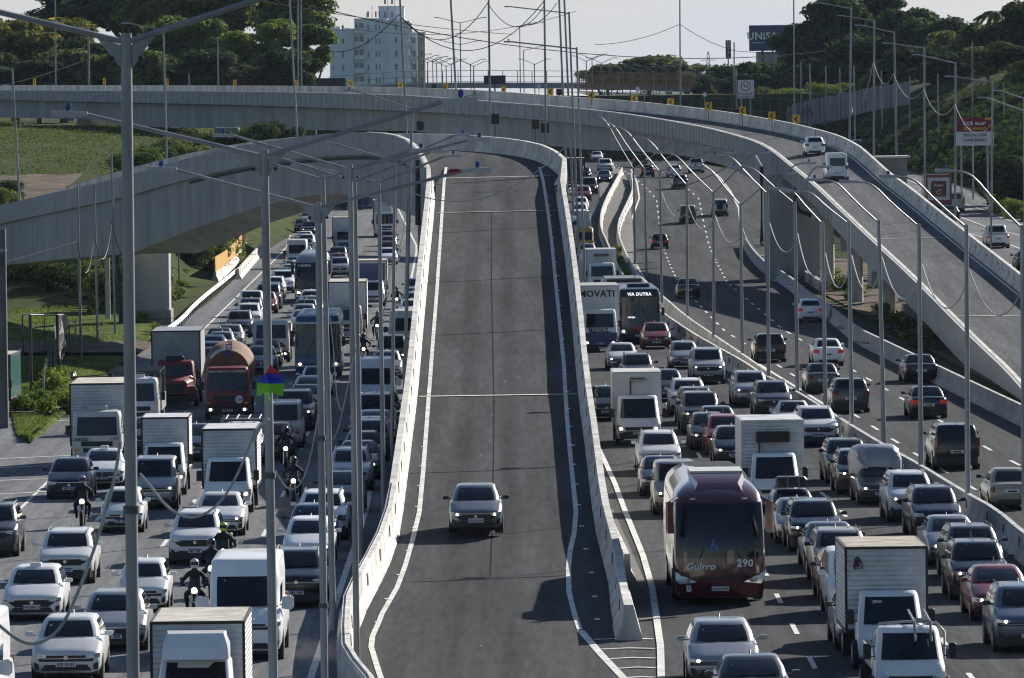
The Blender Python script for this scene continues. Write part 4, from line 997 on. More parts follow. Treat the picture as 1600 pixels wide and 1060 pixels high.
for s_, y in (('FISCALIZAÇÃO', 147), ('ELETRÔNICA', 151.5)): c = at(1165, y, D); text(s_, .30, M['signblack'], (c.x, D - .03, c.z), (pi / 2, 0, 0), t, 'lettering', True)
for x in (1158, 1172): c = at(x, 154, D); mb = MB(); mb.tube([(c.x, D + .1, c.z - 3), (c.x, D + .1, c.z + 1)], .06, 6); mb.build('post', M['galv'], t)
for x, y, D, tx, r_, lab in ((1007, 144, 905, '90', .42, 'round white speed limit disc with a red ring behind the overpass'), (996, 139, 940, '', .33, 'smaller round sign beside the speed limit disc'), (842, 135, 960, '', .33, 'pale round sign behind the crossing poles'), (1101, 148, 930, '', .33, 'pale round sign by the yellow stair')):
    c = at(x, y, D); t = thing('round_sign', Vector((c.x, D, c.z - 3)), lab, 'road sign')
    mb = MB(); mb.tube([(c.x, D, c.z), (c.x, D - .04, c.z)], r_, 20); mb.build('ring', M['signred'] if tx else M['galv'], t); mb = MB(); mb.tube([(c.x, D - .05, c.z), (c.x, D - .07, c.z)], r_ * .8, 20); mb.build('disc', M['white'], t)
    if tx: text(tx, .42, M['signblack'], (c.x, D - .1, c.z), (pi / 2, 0, 0), t, 'lettering', True)
    mb = MB(); mb.tube([(c.x, D + .06, c.z - 3), (c.x, D + .06, c.z)], .05, 6); mb.build('post', M['galv'], t)
# welcome sign
D = 640; a, b = at(1494, 228, D), at(1552, 184, D); m_ = at(1520, 206, D).z
t = thing('welcome_sign', Vector(((a.x + b.x) / 2, D, a.z - 5)), 'red and white CCR RioSP BEM-VINDO concession sign on the slope', 'road sign')
redp = mat('welcome_red', (.16, .008, .015), .5)
mb = MB(); mb.box(a.x, b.x, D, D + .08, m_, b.z); mb.build('red_panel', redp, t)
mb = MB(); mb.box(a.x, b.x, D + .01, D + .09, a.z, m_ - .004); mb.build('white_panel', mat('sign_white_shade', (.6, .6, .62), .6), t)
for s_, x, y, sz_, m2, sh in (('CCR', 1512, 193.5, .44, 'white', .25), ('RioSP', 1531, 193.5, .38, 'white', .25), ('BEM-VINDO', 1523, 201.5, .36, 'yellow', 0), ('TRECHO SOB', 1523, 211.5, .34, 'signblack', 0), ('CONCESSÃO', 1523, 219.5, .34, 'signblack', 0)):
    c = at(x, y, D); text(s_, sz_, M[m2], (c.x, D - .03, c.z), (pi / 2, 0, 0), t, 'lettering', True, shear=sh)
mb = MB()
for k in range(3): c = at(1539 + k * 4, 186, D); mb.box(c.x, c.x + .16, D - .03, D - .01, c.z - .1, c.z + .12 + .02 * k)
mb.build('emblem', M['yellow'], t)
for x in (1502, 1520, 1543): c = at(x, 226, D); mb = MB(); mb.tube([(c.x, D + .15, c.z - 5), (c.x, D + .15, c.z + 2)], .09, 6); mb.build('post', M['galv'], t)
# chevrons on the overpass
CHV = [(54, 128), (163, 127), (261, 128), (367, 130), (462, 131), (548, 131), (626, 134), (696, 136), (787, 141), (860, 144), (924, 149), (991, 154.5), (1048, 160), (1107, 166), (1160, 173), (1206, 181), (1244, 186)]
ordn = 'first second third fourth fifth sixth seventh eighth ninth tenth eleventh twelfth thirteenth fourteenth fifteenth sixteenth seventeenth'.split()
for i, (x, y) in enumerate(CHV):
    j = min(range(len(FARB)), key=lambda k: abs(pxs(FARB[k])[0] - x)); D = FARB[j].y + .5; c = at(x, y, D); fl = .34 if x > 250 and x < 1300 else .2
    t = thing('chevron_sign', Vector((c.x, D, c.z - .8)), ordn[i] + ' yellow chevron board along the overpass, counted from the tree side', 'chevron sign', 'yellow chevron boards on the overpass')
    wd = .42 if i > 8 else (.22 if i in (0, 1, 2, 3) else .32)
    mb = MB(); mb.box(c.x - wd * .75, c.x + wd * .75, D - .03, D, c.z - .36, c.z + .36); mb.build('board', M['yellow'], t)
    mb = MB(); q = wd * .5; y_ = D - .04
    mb.loft([[(c.x - q, y, c.z), (c.x + q * .4, y, c.z + .26), (c.x + q, y, c.z + .26), (c.x, y, c.z), (c.x + q, y, c.z - .26), (c.x + q * .4, y, c.z - .26)] for y in (D - .035, D - .055)], True, True); mb.build('chevron', M['signblack'], t)
    mb = MB(); mb.tube([(c.x, D + .04, c.z - 1.4), (c.x, D + .04, c.z + .3)], .035, 6); mb.build('post', M['galv_dk'], t)
# concrete wall with pilasters, upper right
T_ = [(1212, 174), (1240, 163), (1270, 155), (1337, 142), (1380, 134), (1421, 128)]; B_ = [(1212, 202), (1421, 182)]
t = thing('concrete_wall', at(1320, 190, 930), 'tall panelled concrete wall with graffiti stepping up the hillside', 'wall')
pts = []
for i in range(33):
    x = 1212 + i * 6.55; D = 965 - i * 1.6; pts.append((at(x, itp(x, T_), D), at(x, itp(x, B_) + 8, D)))
mb = MB(); mb2 = MB()
for (a, a0), (b, b0) in zip(pts, pts[1:]):
    zt = a.z; mb.hexa([(a.x, a.y, a0.z), (b.x, b.y, b0.z), (b.x, b.y + .2, b0.z), (a.x, a.y + .2, a0.z), (a.x, a.y, zt), (b.x, b.y, zt), (b.x, b.y + .2, zt), (a.x, a.y + .2, zt)])
    mb2.box(a.x - .09, a.x + .09, a.y - .14, a.y - .003, a0.z, zt + .05)
mb.build('panel', M['conc_dk'], t); mb2.build('pilasters', M['conc'], t)
mb = MB(); rnd = random.Random(5)
for k in range(16):
    x = 1250 + rnd.uniform(-6, 20); y = 176 + rnd.uniform(-10, 12); D = 965 - (x - 1212) / 6.55 * 1.6 - .2; c = at(x, y, D); pts_ = [c + Vector((rnd.uniform(-.4, .4), 0, rnd.uniform(-.5, .5))) for _ in range(4)]; mb.tube(pts_, .035, 4)
mb.build('graffiti', M['signblack'], t)
# kiosk behind the exit viaduct
a, b = at(1373, 290, 560), at(1417, 247, 560); t = thing('site_hut', Vector((a.x, 560, 0)), 'small flat roofed concrete hut behind the exit viaduct wall', 'hut')
mb = MB(); mb.box(a.x, b.x, 560, 564, 2, b.z); mb.build('wall', M['conc_dk'], t); mb = MB(); mb.box(a.x - .2, b.x + .25, 559.7, 564.2, b.z + .003, b.z + .16); mb.build('roof', M['conc_lt'], t)
# portable loo-ish blue box and pylon
a, b = at(1333, 231, 690), at(1346, 220, 690); t = thing('blue_box', Vector((a.x, 690, a.z)), 'small blue cabinet half hidden behind the exit viaduct wall', 'cabinet'); mb = MB(); mb.cbox(a.x, b.x, 690, 691.2, a.z - 2, b.z, .08); mb.build('body', mat('cabinet_blue', (.02, .06, .16), .5), t); mb = MB(); mb.box(a.x - .06, b.x + .06, 689.94, 691.26, b.z + .002, b.z + .1); mb.build('lid', M['lampgrey'], t)
D = 1400; t = thing('lattice_tower', Vector((at(1107, 110, D).x, D, at(1107, 125, D).z)), 'small steel lattice tower on the skyline between trees and hotel sign', 'tower'); mb = MB(); c = at(1107, 125, D); tp = at(1107, 81, D)
for sx_ in (-1, 1):
    for sy_ in (-1, 1): mb.tube([(c.x + sx_ * .9, D + sy_ * .9, c.z - 4), (c.x + sx_ * .12, D + sy_ * .12, tp.z)], .06, 4)
for k in range(6):
    z0, z1 = c.z + (tp.z - c.z) * k / 6, c.z + (tp.z - c.z) * (k + 1) / 6; w0, w1 = .9 - .13 * k, .9 - .13 * (k + 1); mb.tube([(c.x - w0, D - w0, z0), (c.x + w1, D - w1, z1)], .045, 4); mb.tube([(c.x + w0, D - w0, z0), (c.x - w1, D - w1, z1)], .045, 4)
mb.build('lattice', M['galv_dk'], t); mb = MB()
for z in (.5, .7): zz = c.z + (tp.z - c.z) * z; mb.tube([(c.x - 1.6, D, zz), (c.x + 1.6, D, zz)], .05, 4)
mb.build('crossarm', M['galv_dk'], t)
# gantry / fence frame on the grass, stakes, netting
p = G(40, 640); D = p.y
t = thing('wire_fence', G(60, 640), 'open dark metal fence frame with torn black netting on the grass', 'fence')
def fpost(x, yb, yt, r_=.05, nm='post', mt_='pipe'):
    b_ = G(x, yb); a_ = at(x + (yb - yt) * -.004, yt, b_.y); mb = MB(); mb.tube([b_, (b_.x, b_.y, a_.z)], r_, 6); mb.build(nm, M[mt_], t); return b_, Vector((b_.x, b_.y, a_.z))
q = [fpost(36, 560, 492), fpost(49, 618, 492, .09), fpost(70, 560, 492, .03), fpost(91, 600, 492, .09), fpost(104, 540, 492, .05)]
mb = MB(); 
for (a, b), (c_, d_) in zip(q, q[1:]): mb.tube([b, d_], .035, 5)
mb.build('rail', M['pipe'], t)
mb = MB(); b0, b1 = q[3][0], q[4][0]; t0, t1 = q[3][1], q[4][1]
vv = [[b0.lerp(t0, k / 6).lerp(b1.lerp(t1, k / 6), j / 5) + Vector((.18 * sin(j * 2 + k), .3 * cos(k * 1.7 + j), 0)) for j in range(6)] for k in range(7)]
mb.loft(vv, False, False, closed=False); mb.build('torn_netting', M['signblack'], t)
ordn_ = 'first second third fourth fifth sixth seventh eighth ninth tenth eleventh'.split()
for i in range(11):
    f = i / 10; x = 66 + 50 * f * f + 2; y = 630 - 95 * f; b_ = G(x, y); t = thing('fence_stake', b_, ordn_[i] + ' weathered concrete stake of the row, counted from the leafy weeds upward', 'stake', 'concrete stakes on the grass verge')
    mb = MB(); mb.loft([[(b_.x + u * s_, b_.y + v * s_, z) for u, v in ((-.06, -.06), (.06, -.06), (.06, .06), (-.06, .06))] for z, s_ in ((0, 1), (1.35, .9), (1.45, .5))]); mb.build('shaft', M['conc_dk'], t)
p = G(177, 508, 0); t = thing('concrete_post', G(169, 502), 'square pale concrete post with a cap standing on the grass field', 'post'); b_ = G(169, 502); mb = MB(); mb.box(b_.x - .16, b_.x + .16, b_.y - .15, b_.y + .15, 0, at(169, 402, b_.y).z); mb.build('shaft', M['conc'], t); mb = MB(); z = at(169, 402, b_.y).z; mb.box(b_.x - .3, b_.x + .3, b_.y - .2, b_.y + .2, z + .002, z + .4); mb.build('cap', M['conc_lt'], t)
b_ = G(190, 508); t = thing('leaning_pole', b_, 'thin leaning black pole under the curving viaduct', 'pole'); mb = MB(); tp = at(176, 310, b_.y); mb.tube([b_, tp], [.17, .11], 8); mb.build('shaft', M['pipe'], t); mb = MB(); mb.cyl(tp, (0, 0, 1), .16, .2, 8); mb.build('cap', M['galv_dk'], t)
# thick dark pole at the picture edge
b_ = at(4, 545, 330); t = thing('utility_pole', Vector((b_.x, 330, 0)), 'thick dark utility pole standing beside the teal truck', 'pole'); mb = MB(); tp = at(4, 358, 330); mb.tube([(b_.x, 330, -.2), (b_.x, 330, tp.z)], .24, 12); mb.build('shaft', M['galv_dk'], t, smooth=True); mb = MB(); mb.cyl((b_.x, 330, tp.z - 1), (0, 0, 1), .26, .15, 12); mb.build('band', M['galv'], t)
# manhole puddle & scraps
def scrap(x, y, lab, colr, w_=.5):
    p = G(x, y); rnd = random.Random(int(x)); mb = MB(); n = 9
    r1 = [(p.x + cos(k * 2 * pi / n) * w_ * rnd.uniform(.5, 1), p.y + sin(k * 2 * pi / n) * w_ * 1.5 * rnd.uniform(.5, 1), g(p.x, p.y) + .12) for k in range(n)]
    r2 = [(p.x + (a - p.x) * .5, p.y + (b - p.y) * .5, c + .22 * rnd.random() + .08) for a, b, c in r1]
    mb.loft([r1, r2]); tag(mb.build('litter_bag', mat('litter_' + lab.split()[0], colr, .6)), lab, 'litter')
scrap(34, 555, 'white crumpled litter bag on the shaded grass', (.6, .6, .6)); scrap(114, 592, 'pale litter bag beside the torn netting on the grass', (.5, .5, .5), .35)
# drain grate steps on the outbound verge
mb = MB()
for i in range(13):
    p = G(1180 + i * 3.3, 402 + i * 3.2); mb.box(p.x - .1 - .15 * i * .3, p.x + 1.1, p.y - .4, p.y + .4, p.z + .02, p.z + .12)
tag(mb.build('drain_steps', M['conc_lt']), 'striped concrete drainage ribs beside the outbound edge line', 'drain')
# ================================================================ lamp posts
def lamp(mb_h, mb_c, p, d, s=1.0):
    """housing at arm end p, pointing along unit d (mostly x)"""
    a = p; b = p + d * .62 * s; w_ = .15 * s; h = .06 * s
    sd_ = Vector((0, 1, 0)) * w_
    up = Vector((0, 0, 1))
    mb_h.hexa([a - sd_ * .5 - up * h * .5, a + sd_ * .5 - up * h * .5, b + sd_ - up * h, b - sd_ - up * h][:2][::1] + [b + sd_ - up * h, b - sd_ - up * h] + [a - sd_ * .5 + up * h, a + sd_ * .5 + up * h, b + sd_ + up * h * .8, b - sd_ + up * h * .8])
    c = p + d * .33 * s; mb_c.tube([c + up * h, c + up * (h + .04), c + up * (h + .13)], [.045, .055, .048], 10)
def lamp_post(top, base, arms, label, r=.075, cat='lamp post', group='lamp posts', rb=None, gusset=False, curved=False, cells=True, s=1.0, name='lamp_post', armr=.035, band=False, mt='galv'):
    t = thing(name, base, label, cat, group)
    mb = MB(); mb.tube([base, base.lerp(top, .5), top], [rb or r * 1.35, r * 1.15, r], 12); mb.build('pole', M[mt], t, smooth=True)
    if band:
        mb = MB()
        for f in (.35, .62): p = base.lerp(top, f); mb.cyl(p, (0, 0, 1), r * 1.5, .10, 12)
        mb.build('collar', M['galv_dk'], t, smooth=True)
    for e in arms:
        st = top - Vector((0, 0, .12)); d = e - st
        if curved:
            pts = [st, st + d * .45 + Vector((0, 0, .10 * d.length * .45)), st + d * .72 + Vector((0, 0, .11 * d.length)), st + d * .88 + Vector((0, 0, .07 * d.length)), e]
            pts = smooth_path(pts, 1)
        else: pts = [st, st + d * .5, e]
        mb = MB(); mb.tube(pts, armr, 8); mb.build('arm', M[mt], t, smooth=True)
        if gusset:
            mb = MB(); sx_ = 1 if d.x > 0 else -1; u = d.normalized()
            mb.loft([[(top.x + sx_ * r, y, top.z - .46), (top.x + sx_ * r, y, top.z - .15), (top.x + u.x * .40, y, top.z - .15 + u.z * .40)] for y in (top.y - .012, top.y + .012)]); mb.build('gusset', M[mt], t)
            mb = MB(); mb.cyl((top.x + sx_ * (r + .12), top.y - .02, top.z - .33), (0, 1, 0), .035, .02, 8); mb.build('bolt', M['pipe'], t)
        h, c = MB(), MB(); dd = Vector((1 if d.x > 0 else -1, 0, .06)).normalized(); lamp(h, c, e, dd, s)
        lh = h.build('lamp_head', M['lampgrey'], t)
        if cells: o = c.build('photocell', M['blue_cell'], None, smooth=True); o.parent = lh
    return t
GA = 'double armed lamp posts between the inbound lanes and the ramp'
def post_px(xt, yt, xb, yb, D, arms, label, **k):
    if D is None: b = G(xb, yb); D = b.y
    else:
        b = at(xb, yb, D)
        f = (b.z - .0); tp = at(xt, yt, D); b = tp + (b - tp) * (tp.z / (tp.z - b.z)) if b.z < tp.z else b
    return lamp_post(at(xt, yt, D), b, [at(x, y, D) for x, y in arms], label, **k)
post_px(197, 52, 208, 1055, 92, [(-230, -35), (590, -62)], 'thickest lamp post nearest the camera, arms reaching out of the picture', r=.072, rb=.088, gusset=True, armr=.04, group=GA, band=True)
post_px(413, 234, 427, 1055, 120, [(137, 180), (690, 160)], 'second thick lamp post with a kite caught on it', r=.068, rb=.085, gusset=True, group=GA, armr=.038, band=True)
post_px(497, 316, 507, 1055, 150, [(276, 266), (722, 268)], 'third thick lamp post with the lowest arms, red ribbon at one lamp', r=.068, rb=.08, gusset=True, group=GA, band=True)
post_px(547, 258, 558, 1055, 190, [(368, 213), (730, 220)], 'fourth lamp post, thick, behind the white van and grey cars', r=.07, rb=.09, gusset=True, group=GA)
post_px(504, 274, 521, 985, None, [(362, 236), (640, 236)], 'thin lamp post paired just beside the third thick one', group=GA, r=.07)
post_px(554, 278, 565, 888, None, [(425, 243), (672, 238)], 'thin lamp post standing tight beside the fourth thick one', group=GA, r=.07)
post_px(592, 280, 600, 822, None, [(482, 259), (694, 245)], 'thin lamp post over the white passenger van', group=GA, r=.065)
post_px(617, 247, 612, 762, None, [(520, 224), (710, 212)], 'thin lamp post between the van lane and the ramp wall', group=GA, r=.06)
post_px(644, 167, 632, 612, None, [(556, 142), (732, 150)], 'tall thin lamp post close against the ramp wall', group=GA, r=.07)
post_px(637, 292, 632, 612, 372, [], 'short post against the ramp wall with looped white cable', group='short posts', r=.05, name='cable_post', cat='post')
# red ribbon on the third post's lamp
c = at(712, 266, 149.8); mb = MB(); mb.loft([[c + Vector((dx, 0, dz)) for dx, dz in ((-.20, -.06), (-.12, .02), (.0, .03), (.10, .02), (.06, -.03), (-.08, -.05))], [c + Vector((dx, .12, dz)) for dx, dz in ((-.20, -.06), (-.12, .02), (.0, .03), (.10, .02), (.06, -.03), (-.08, -.05))]]); tag(mb.build('ribbon', mat('ribbon_red', (.16, .012, .02), .6)), 'torn red ribbon snagged at a lamp over the ramp', 'ribbon')
# kite
D = 119.6; t = thing('kite', at(422, 596, D), 'red, blue and green kite snagged on the second thick lamp post', 'kite')
def kp(pts, nm, c_):
    P = [at(x, y, D + d_) for x, y, d_ in pts]; mb = MB(); mb.add(P + [p + Vector((0, .01, 0)) for p in P], [tuple(range(len(P))), tuple(range(2 * len(P) - 1, len(P) - 1, -1))]); mb.build(nm, mat('kite_' + nm, c_, .5), t)
kp([(414, 584, -.05), (423, 570, 0), (439, 585, -.05), (424, 583, -.12)], 'red_panel', (.55, .03, .02))
kp([(402, 598, 0), (414, 584, -.05), (424, 583, -.12), (439, 585, -.05), (445, 590, 0), (445, 599, 0), (421, 600, -.12)], 'blue_panel', (.015, .03, .42))
kp([(402, 598, 0), (421, 600, -.12), (445, 599, 0), (442, 620, .05), (420, 612, -.1), (401, 620, .05)], 'green_panel', (.16, .50, .02))
mb = MB(); mb.tube([at(417, 613, D), at(418, 622, D), at(420, 627, D)], [.03, .02, .035], 6); mb.build('tail', MATS['kite_green_panel'], t)
# median row between the right carriageways
GM = 'lamp posts on the median barrier between the right carriageways'
MR = [(1597, 352, 1601, 800, (1495, 268)), (1510, 351, 1512, 771, (1405, 277)), (1436, 350, 1439, 726, (1341, 285)), (1373, 344, 1381, 689, (1288, 282)), (1326, 346, 1331, 662, (1250, 300)), (1285, 346, 1290, 638, (1226, 296)),
      (1242, 315, 1246, 608, (1160, 262)), (1199, 300, 1201, 586, (1130, 244)), (1157, 318, 1160, 552, (1098, 262)), (1115, 299, 1115, 524, (1040, 240)), (1073, 287, 1074, 493, (1000, 215)), (1031, 266, 1034, 470, (965, 200)), (1007, 262, 1010, 443, (945, 190)), (990, 262, 992, 420, (935, 182))]
RA = {6: (1275, 262), 7: (1252, 256), 8: (1225, 272), 9: (1187, 240), 10: (1168, 262), 11: (1135, 240), 12: (1095, 232), 13: (1063, 222)}
wd_ = ['at the picture edge', 'first whole post from the picture edge', 'second whole post from the picture edge', 'third post along from the picture edge', 'fourth post along, over the white rear-facing hatchback', 'fifth post along the median barrier', 'sixth post along, near the barrier fork', 'seventh post, at the barrier fork', 'eighth post, beyond the barrier fork', 'ninth post beyond the fork, two curved arms', 'tenth post, over the black outbound sedan', 'eleventh post, over the city bus', 'twelfth post, by the weeds in the median', 'last post of the row by the dirt median']
MP = []
for i, (xt, yt, xb, yb, a) in enumerate(MR):
    b = G(xb, yb, .9) if i < 12 else at(xb, yb, [0] * 12 and 560 if i == 12 else 600)
    D = b.y; arms = [at(a[0], a[1], D)] + ([at(*RA[i], D)] if i in RA else [])
    if i >= 9: xt += 0
    MP.append((at(xt, yt, D), b)); lamp_post(at(xt, yt, D), Vector((b.x, b.y, max(.6, b.z - .15))), arms, 'galvanised lamp post, ' + wd_[i], r=.075, group=GM, curved=True, s=1.2, armr=.038)
# garlands strung between those posts
def garland(a, b, sag, label, r=.028, n=14, group='cables sagging between posts', mt='rope', name='sagging_cable', cat='cable'):
    mb = MB(); mb.tube([a.lerp(b, k / n) - Vector((0, 0, sag * 4 * (k / n) * (1 - k / n))) for k in range(n + 1)], r, 6); o = mb.build(name, M[mt], smooth=True); tag(o, label, cat, group); return o
for i in range(0, 11):
    (t0, b0), (t1, b1) = MP[i + 1], MP[i]
    f = .83
    garland(b0.lerp(t0, f) - Vector((-.1, .1, 0)), b1.lerp(t1, f - .05), 1.25 if i < 6 else .9, 'pale cable sagging between two median lamp posts, ' + ordn[i] + ' span from the picture edge')
# tall poles round the overpass ----------------------------------------------------------------
GP = 'tall slender poles around the overpass'
TP = [ # xt,yt,xb,yb,D,arms,label
 (86, -40, 87, 134, 850, [], 'tall thin pole behind the overpass before the flowering tree'),
 (138, 45, 139, 134, 880, [(125, 42)], 'short armed pole behind the overpass under the flowering trees'),
 (255, 45, 261, 262, 565, [(203, 37)], 'tall post with one arm behind the thick lamp post'),
 (340, 58, 341, 135, 880, [], 'bare pole against the olive trees behind the overpass'),
 (295, 115, 296, 135, 870, [], 'stubby pole top above the overpass parapet'),
 (19, 107, 31, 312, 545, [(-20, 102)], 'tall pole with one arm at the picture edge over the earth bank'),
 (450, -40, 465, 218, 590, [], 'tall leaning pole before the vine covered trees'),
 (465, -40, 466, 136, 860, [], 'slimmer pole of the close pair by the trees'),
 (470, -40, 471, 136, 850, [], 'thicker pole of the close pair by the trees'),
 (623, -40, 636, 214, 590, [], 'tall leaning pole in front of the apartment tower'),
 (702, -40, 713, 148, 700, [], 'tall leaning pole between the tower and the sky'),
 (662, 50, 663, 142, 1100, [], 'thin pole at the edge of the apartment tower'),
 (763, -40, 766, 204, 600, [], 'tall pole over the ramp crest'),
 (850, -40, 853, 210, 600, [], 'tall pole rising behind the lower dark sign'),
 (889, 19, 905, 410, None, [(800, 11)], 'very tall post with an arm, its top higher of the two armed ones'),
 (901, 74, 916, 498, None, [(803, 66)], 'very tall post with an arm, nearest beside the ramp wall'),
 (880, -40, 896, 330, None, [], 'very tall armless post in the bundle beside the ramp'),
 (872, -40, 886, 300, None, [], 'very tall armless post furthest back in the bundle beside the ramp'),
 (1062, -40, 1063, 170, 880, [], 'tall lone pole before the hazy broad tree'),
 (1147, 66, 1147, 150, 1000, [], 'thin pole between the hotel sign and billboard'),
 (1150, 108, 1151, 165, 950, [], 'short thin pole left of the white speed panel'),
 (1240, -40, 1241, 187, 800, [], 'tall bare pole right behind the last chevron'),
 (1251, 98, 1252, 190, 960, [], 'thin pole in front of the concrete wall start'),
 (1265, 99, 1267, 192, 955, [], 'second thin pole before the concrete wall'),
 (1290, 103, 1292, 190, 950, [], 'third thin pole before the concrete wall'),
 (1312, 106, 1313, 210, 940, [], 'fourth thin pole before the concrete wall'),
 (1377, 110, 1379, 220, 900, [], 'thin pole on the shaded slope under the wall'),
 (1421, 119, 1422, 240, 880, [], 'thin pole at the wall end on the slope'),
 (1465, 115, 1467, 232, 860, [], 'thin pole on the slope left of the welcome sign'),
 (1519, 65, 1520, 235, 830, [], 'tall bare pole behind the welcome sign'),
 (1568, 130, 1570, 210, 820, [], 'thin pole right of the welcome sign'),
 (1330, 12, 1327, 222, 760, [(1283, 5)], 'first armed post of the far row behind the exit viaduct'),
 (1334, 102, 1336, 222, 770, [], 'bare post close beside the first armed post of the far row'),
 (1366, 31, 1365, 250, 720, [(1318, 25)], 'second armed post of the far row'),
 (1397, 49, 1402, 300, 690, [(1347, 40)], 'third armed post of the far row'),
 (1444, 73, 1445, 312, 650, [(1391, 68)], 'fourth armed post of the far row'),
 (1493, 97, 1492, 345, 600, [(1438, 86)], 'fifth armed post, passing the welcome sign edge'),
 (1551, 126, 1548, 392, 545, [(1490, 120)], 'sixth armed post, crossing the welcome sign far edge'),
 (1600, 152, 1601, 420, 510, [(1564, 142)], 'seventh armed post of the far row at the picture edge'),
 (1603, 172, 1604, 430, 500, [(1542, 153)], 'eighth armed post, low arm at the picture edge'),
]
for xt, yt, xb, yb, D, arms, lab in TP:
    if D is None:
        b = G(xb, yb) if xb > 900 else at(xb, yb, 720); D = b.y
    else: b = at(xb, yb, D)
    k = FP / D; r_ = 1.5 / k if (arms or D < 750) else 1.0 / k
    lamp_post(at(xt, yt, D), Vector((b.x, b.y, b.z - (.5 if b.z > 1 else 0))), [at(x, y, D) for x, y in arms], lab, r=max(.055, r_), rb=max(.06, r_) * 1.15, group=GP, cells=D < 600, s=1.1, name='pole' if not arms else 'lamp_post', cat='pole' if not arms else 'lamp post', armr=.05)
for i, (x, yt, yb) in enumerate([(121, 290, 566), (147, 290, 541), (174, 240, 526), (266, 395, 472), (279, 395, 450), (339, 370, 402), (354, 365, 390)]):
    b = G(x + (6 if i < 3 else 1), yb); lamp_post(at(x, yt, b.y), b, [], ['slim post on the shaded verge in front of the curving viaduct', 'slim post with a looped cable before the curving viaduct', 'slim post next to the leaning black pole', 'slim post just behind the viaduct pier', 'slim post between the pier and weeds', 'slim post behind the yellow panel', 'slim post touching the yellow panel end'][i], r=.06, group='slim posts by the curving viaduct', name='pole', cat='pole')
for a, b, c_, d_, sag in ((121, 378, 147, 367, 1.9), (147, 367, 174, 352, 1.6), (0, 412, 121, 378, -.0), (174, 345, 205, 395, 1.0)):
    garland(at(a, b, 385), at(c_, d_, 390), sag, 'cable looped between slim posts in front of the curving viaduct', r=.022, group='cables before the curving viaduct', mt='galv_dk')
# far forest of double-arm lamps beyond the bridge
for i, (x, yt, yb) in enumerate([(719, 35, 130), (650, 92, 130), (662, 94, 132), (668, 97, 132), (676, 96, 130), (682, 99, 133), (690, 98, 133), (697, 103, 133), (705, 100, 134), (740, 103, 134), (735, 100, 134), (812, 42, 140), (818, 78, 140), (835, 100, 140), (916, 95, 142), (940, 98, 140), (925, 92, 142), (955, 108, 142), (972, 108, 144), (1000, 112, 146), (1020, 110, 146), (1040, 108, 148), (1090, 120, 150), (1120, 120, 155)]):
    D = 1000 + (i * 37) % 240; tp = at(x, yt, D); b = at(x + 1, yb, D); w_ = 33 if i == 0 else 17
    tall = [at(x - w_, yt - 7, D), at(x + w_, yt - 7, D)] if i not in (11, 12) else [at(x + 32, yt - 6, D)]
    lamp_post(tp, Vector((b.x, D, b.z - 4)), tall, 'tallest two tier lamp post on the skyline beyond the footbridge' if i == 0 else 'distant lamp post in the cluster beyond the footbridge', r=.07, group='distant lamp posts beyond the footbridge', cells=False, armr=.045, mt='galv_dk', s=1.2)
D = 1000; t_ = at(719, 70, D); mb = MB()
for sx_ in (-1, 1): mb.tube([t_, at(719 + sx_ * 33, 63, D)], .05, 6)
o = mb.build('second_tier_arms', M['galv_dk']); tp0 = [q for q in bpy.data.objects if q.get('label', '').startswith('tallest two tier')][0]; o.parent = tp0; o.matrix_parent_inverse = Matrix.Translation(-tp0.location)
# overhead wires
W_ = [((430, -5, 700), (1290, 80, 900), 3.0), ((400, 0, 640), (800, 54, 800), .4), ((500, 75, 800), (623, 23, 590), 1.5), ((623, 23, 590), (762, 5, 600), 2.6), ((623, 23, 592), (850, 2, 600), 3.6), ((762, 5, 600), (850, 10, 600), 1.9), ((1062, 38, 880), (930, 70, 900), .6), ((1062, 38, 880), (1150, 80, 900), .4), ((480, 33, 800), (900, 18, 900), 2.2), ((0, 134, 600), (130, 95, 640), .2), ((870, 5, 620), (820, 38, 620), .6), ((1240, 55, 800), (1330, 80, 760), 2.2), ((1150, 80, 900), (1400, 75, 900), .5)]
for i, (a, b, s_) in enumerate(W_): garland(at(*a), at(*b), s_, 'thin overhead wire crossing the sky, ' + ordn[i] + ' counted from the trees', r=.035 if i != 0 else .05, group='overhead wires across the sky', mt='cable', name='overhead_wire', cat='wire')
for i in range(31, 37):
    x0, y0 = TP[i][0] - 1, TP[i][1] + 66; x1, y1 = TP[i + 1][0] - 2, TP[i + 1][1] + 68
    if i == 31: y0 = 130
    garland(at(x0, y0, TP[i][4]), at(x1, y1, TP[i + 1][4]), 1.5, 'pale cable sagging along the far row of posts, span ' + ordn[i - 31], r=.03, group='cables along the far posts')
# long white cable over the ramp and ropes in front
garland(at(640, 300, 318), at(906, 205, 318), 1.5, 'long white cable drooping across the ramp from the cable post', r=.026, n=30, group='ropes')
def rope(pts, D, label, r=.02):
    P = smooth_path([at(x, y, D) for x, y in pts], 2); mb = MB(); mb.tube(P, r, 6); tag(mb.build('rope', M['rope'], smooth=True), label, 'rope', 'ropes')
rope([(637, 292), (633, 335), (628, 380), (612, 410), (606, 440), (602, 462)], 300, 'white rope hanging down from the cable post', .018)
rope([(608, 455), (596, 500), (585, 528), (575, 532), (560, 505), (556, 480)], 260, 'white rope looping between two thin lamp posts', .018)
rope([(557, 540), (548, 580), (538, 630), (528, 675), (514, 695), (505, 690)], 189, 'white rope with a low loop beside the fourth lamp post', .016)
rope([(515, 495), (520, 530), (524, 590), (527, 630), (533, 642)], 189, 'short white rope hanging by the paired posts', .016)
rope([(497, 650), (490, 690), (480, 735), (467, 762), (450, 766), (438, 750), (430, 735)], 135, 'white rope looping toward the motorcyclist', .016)
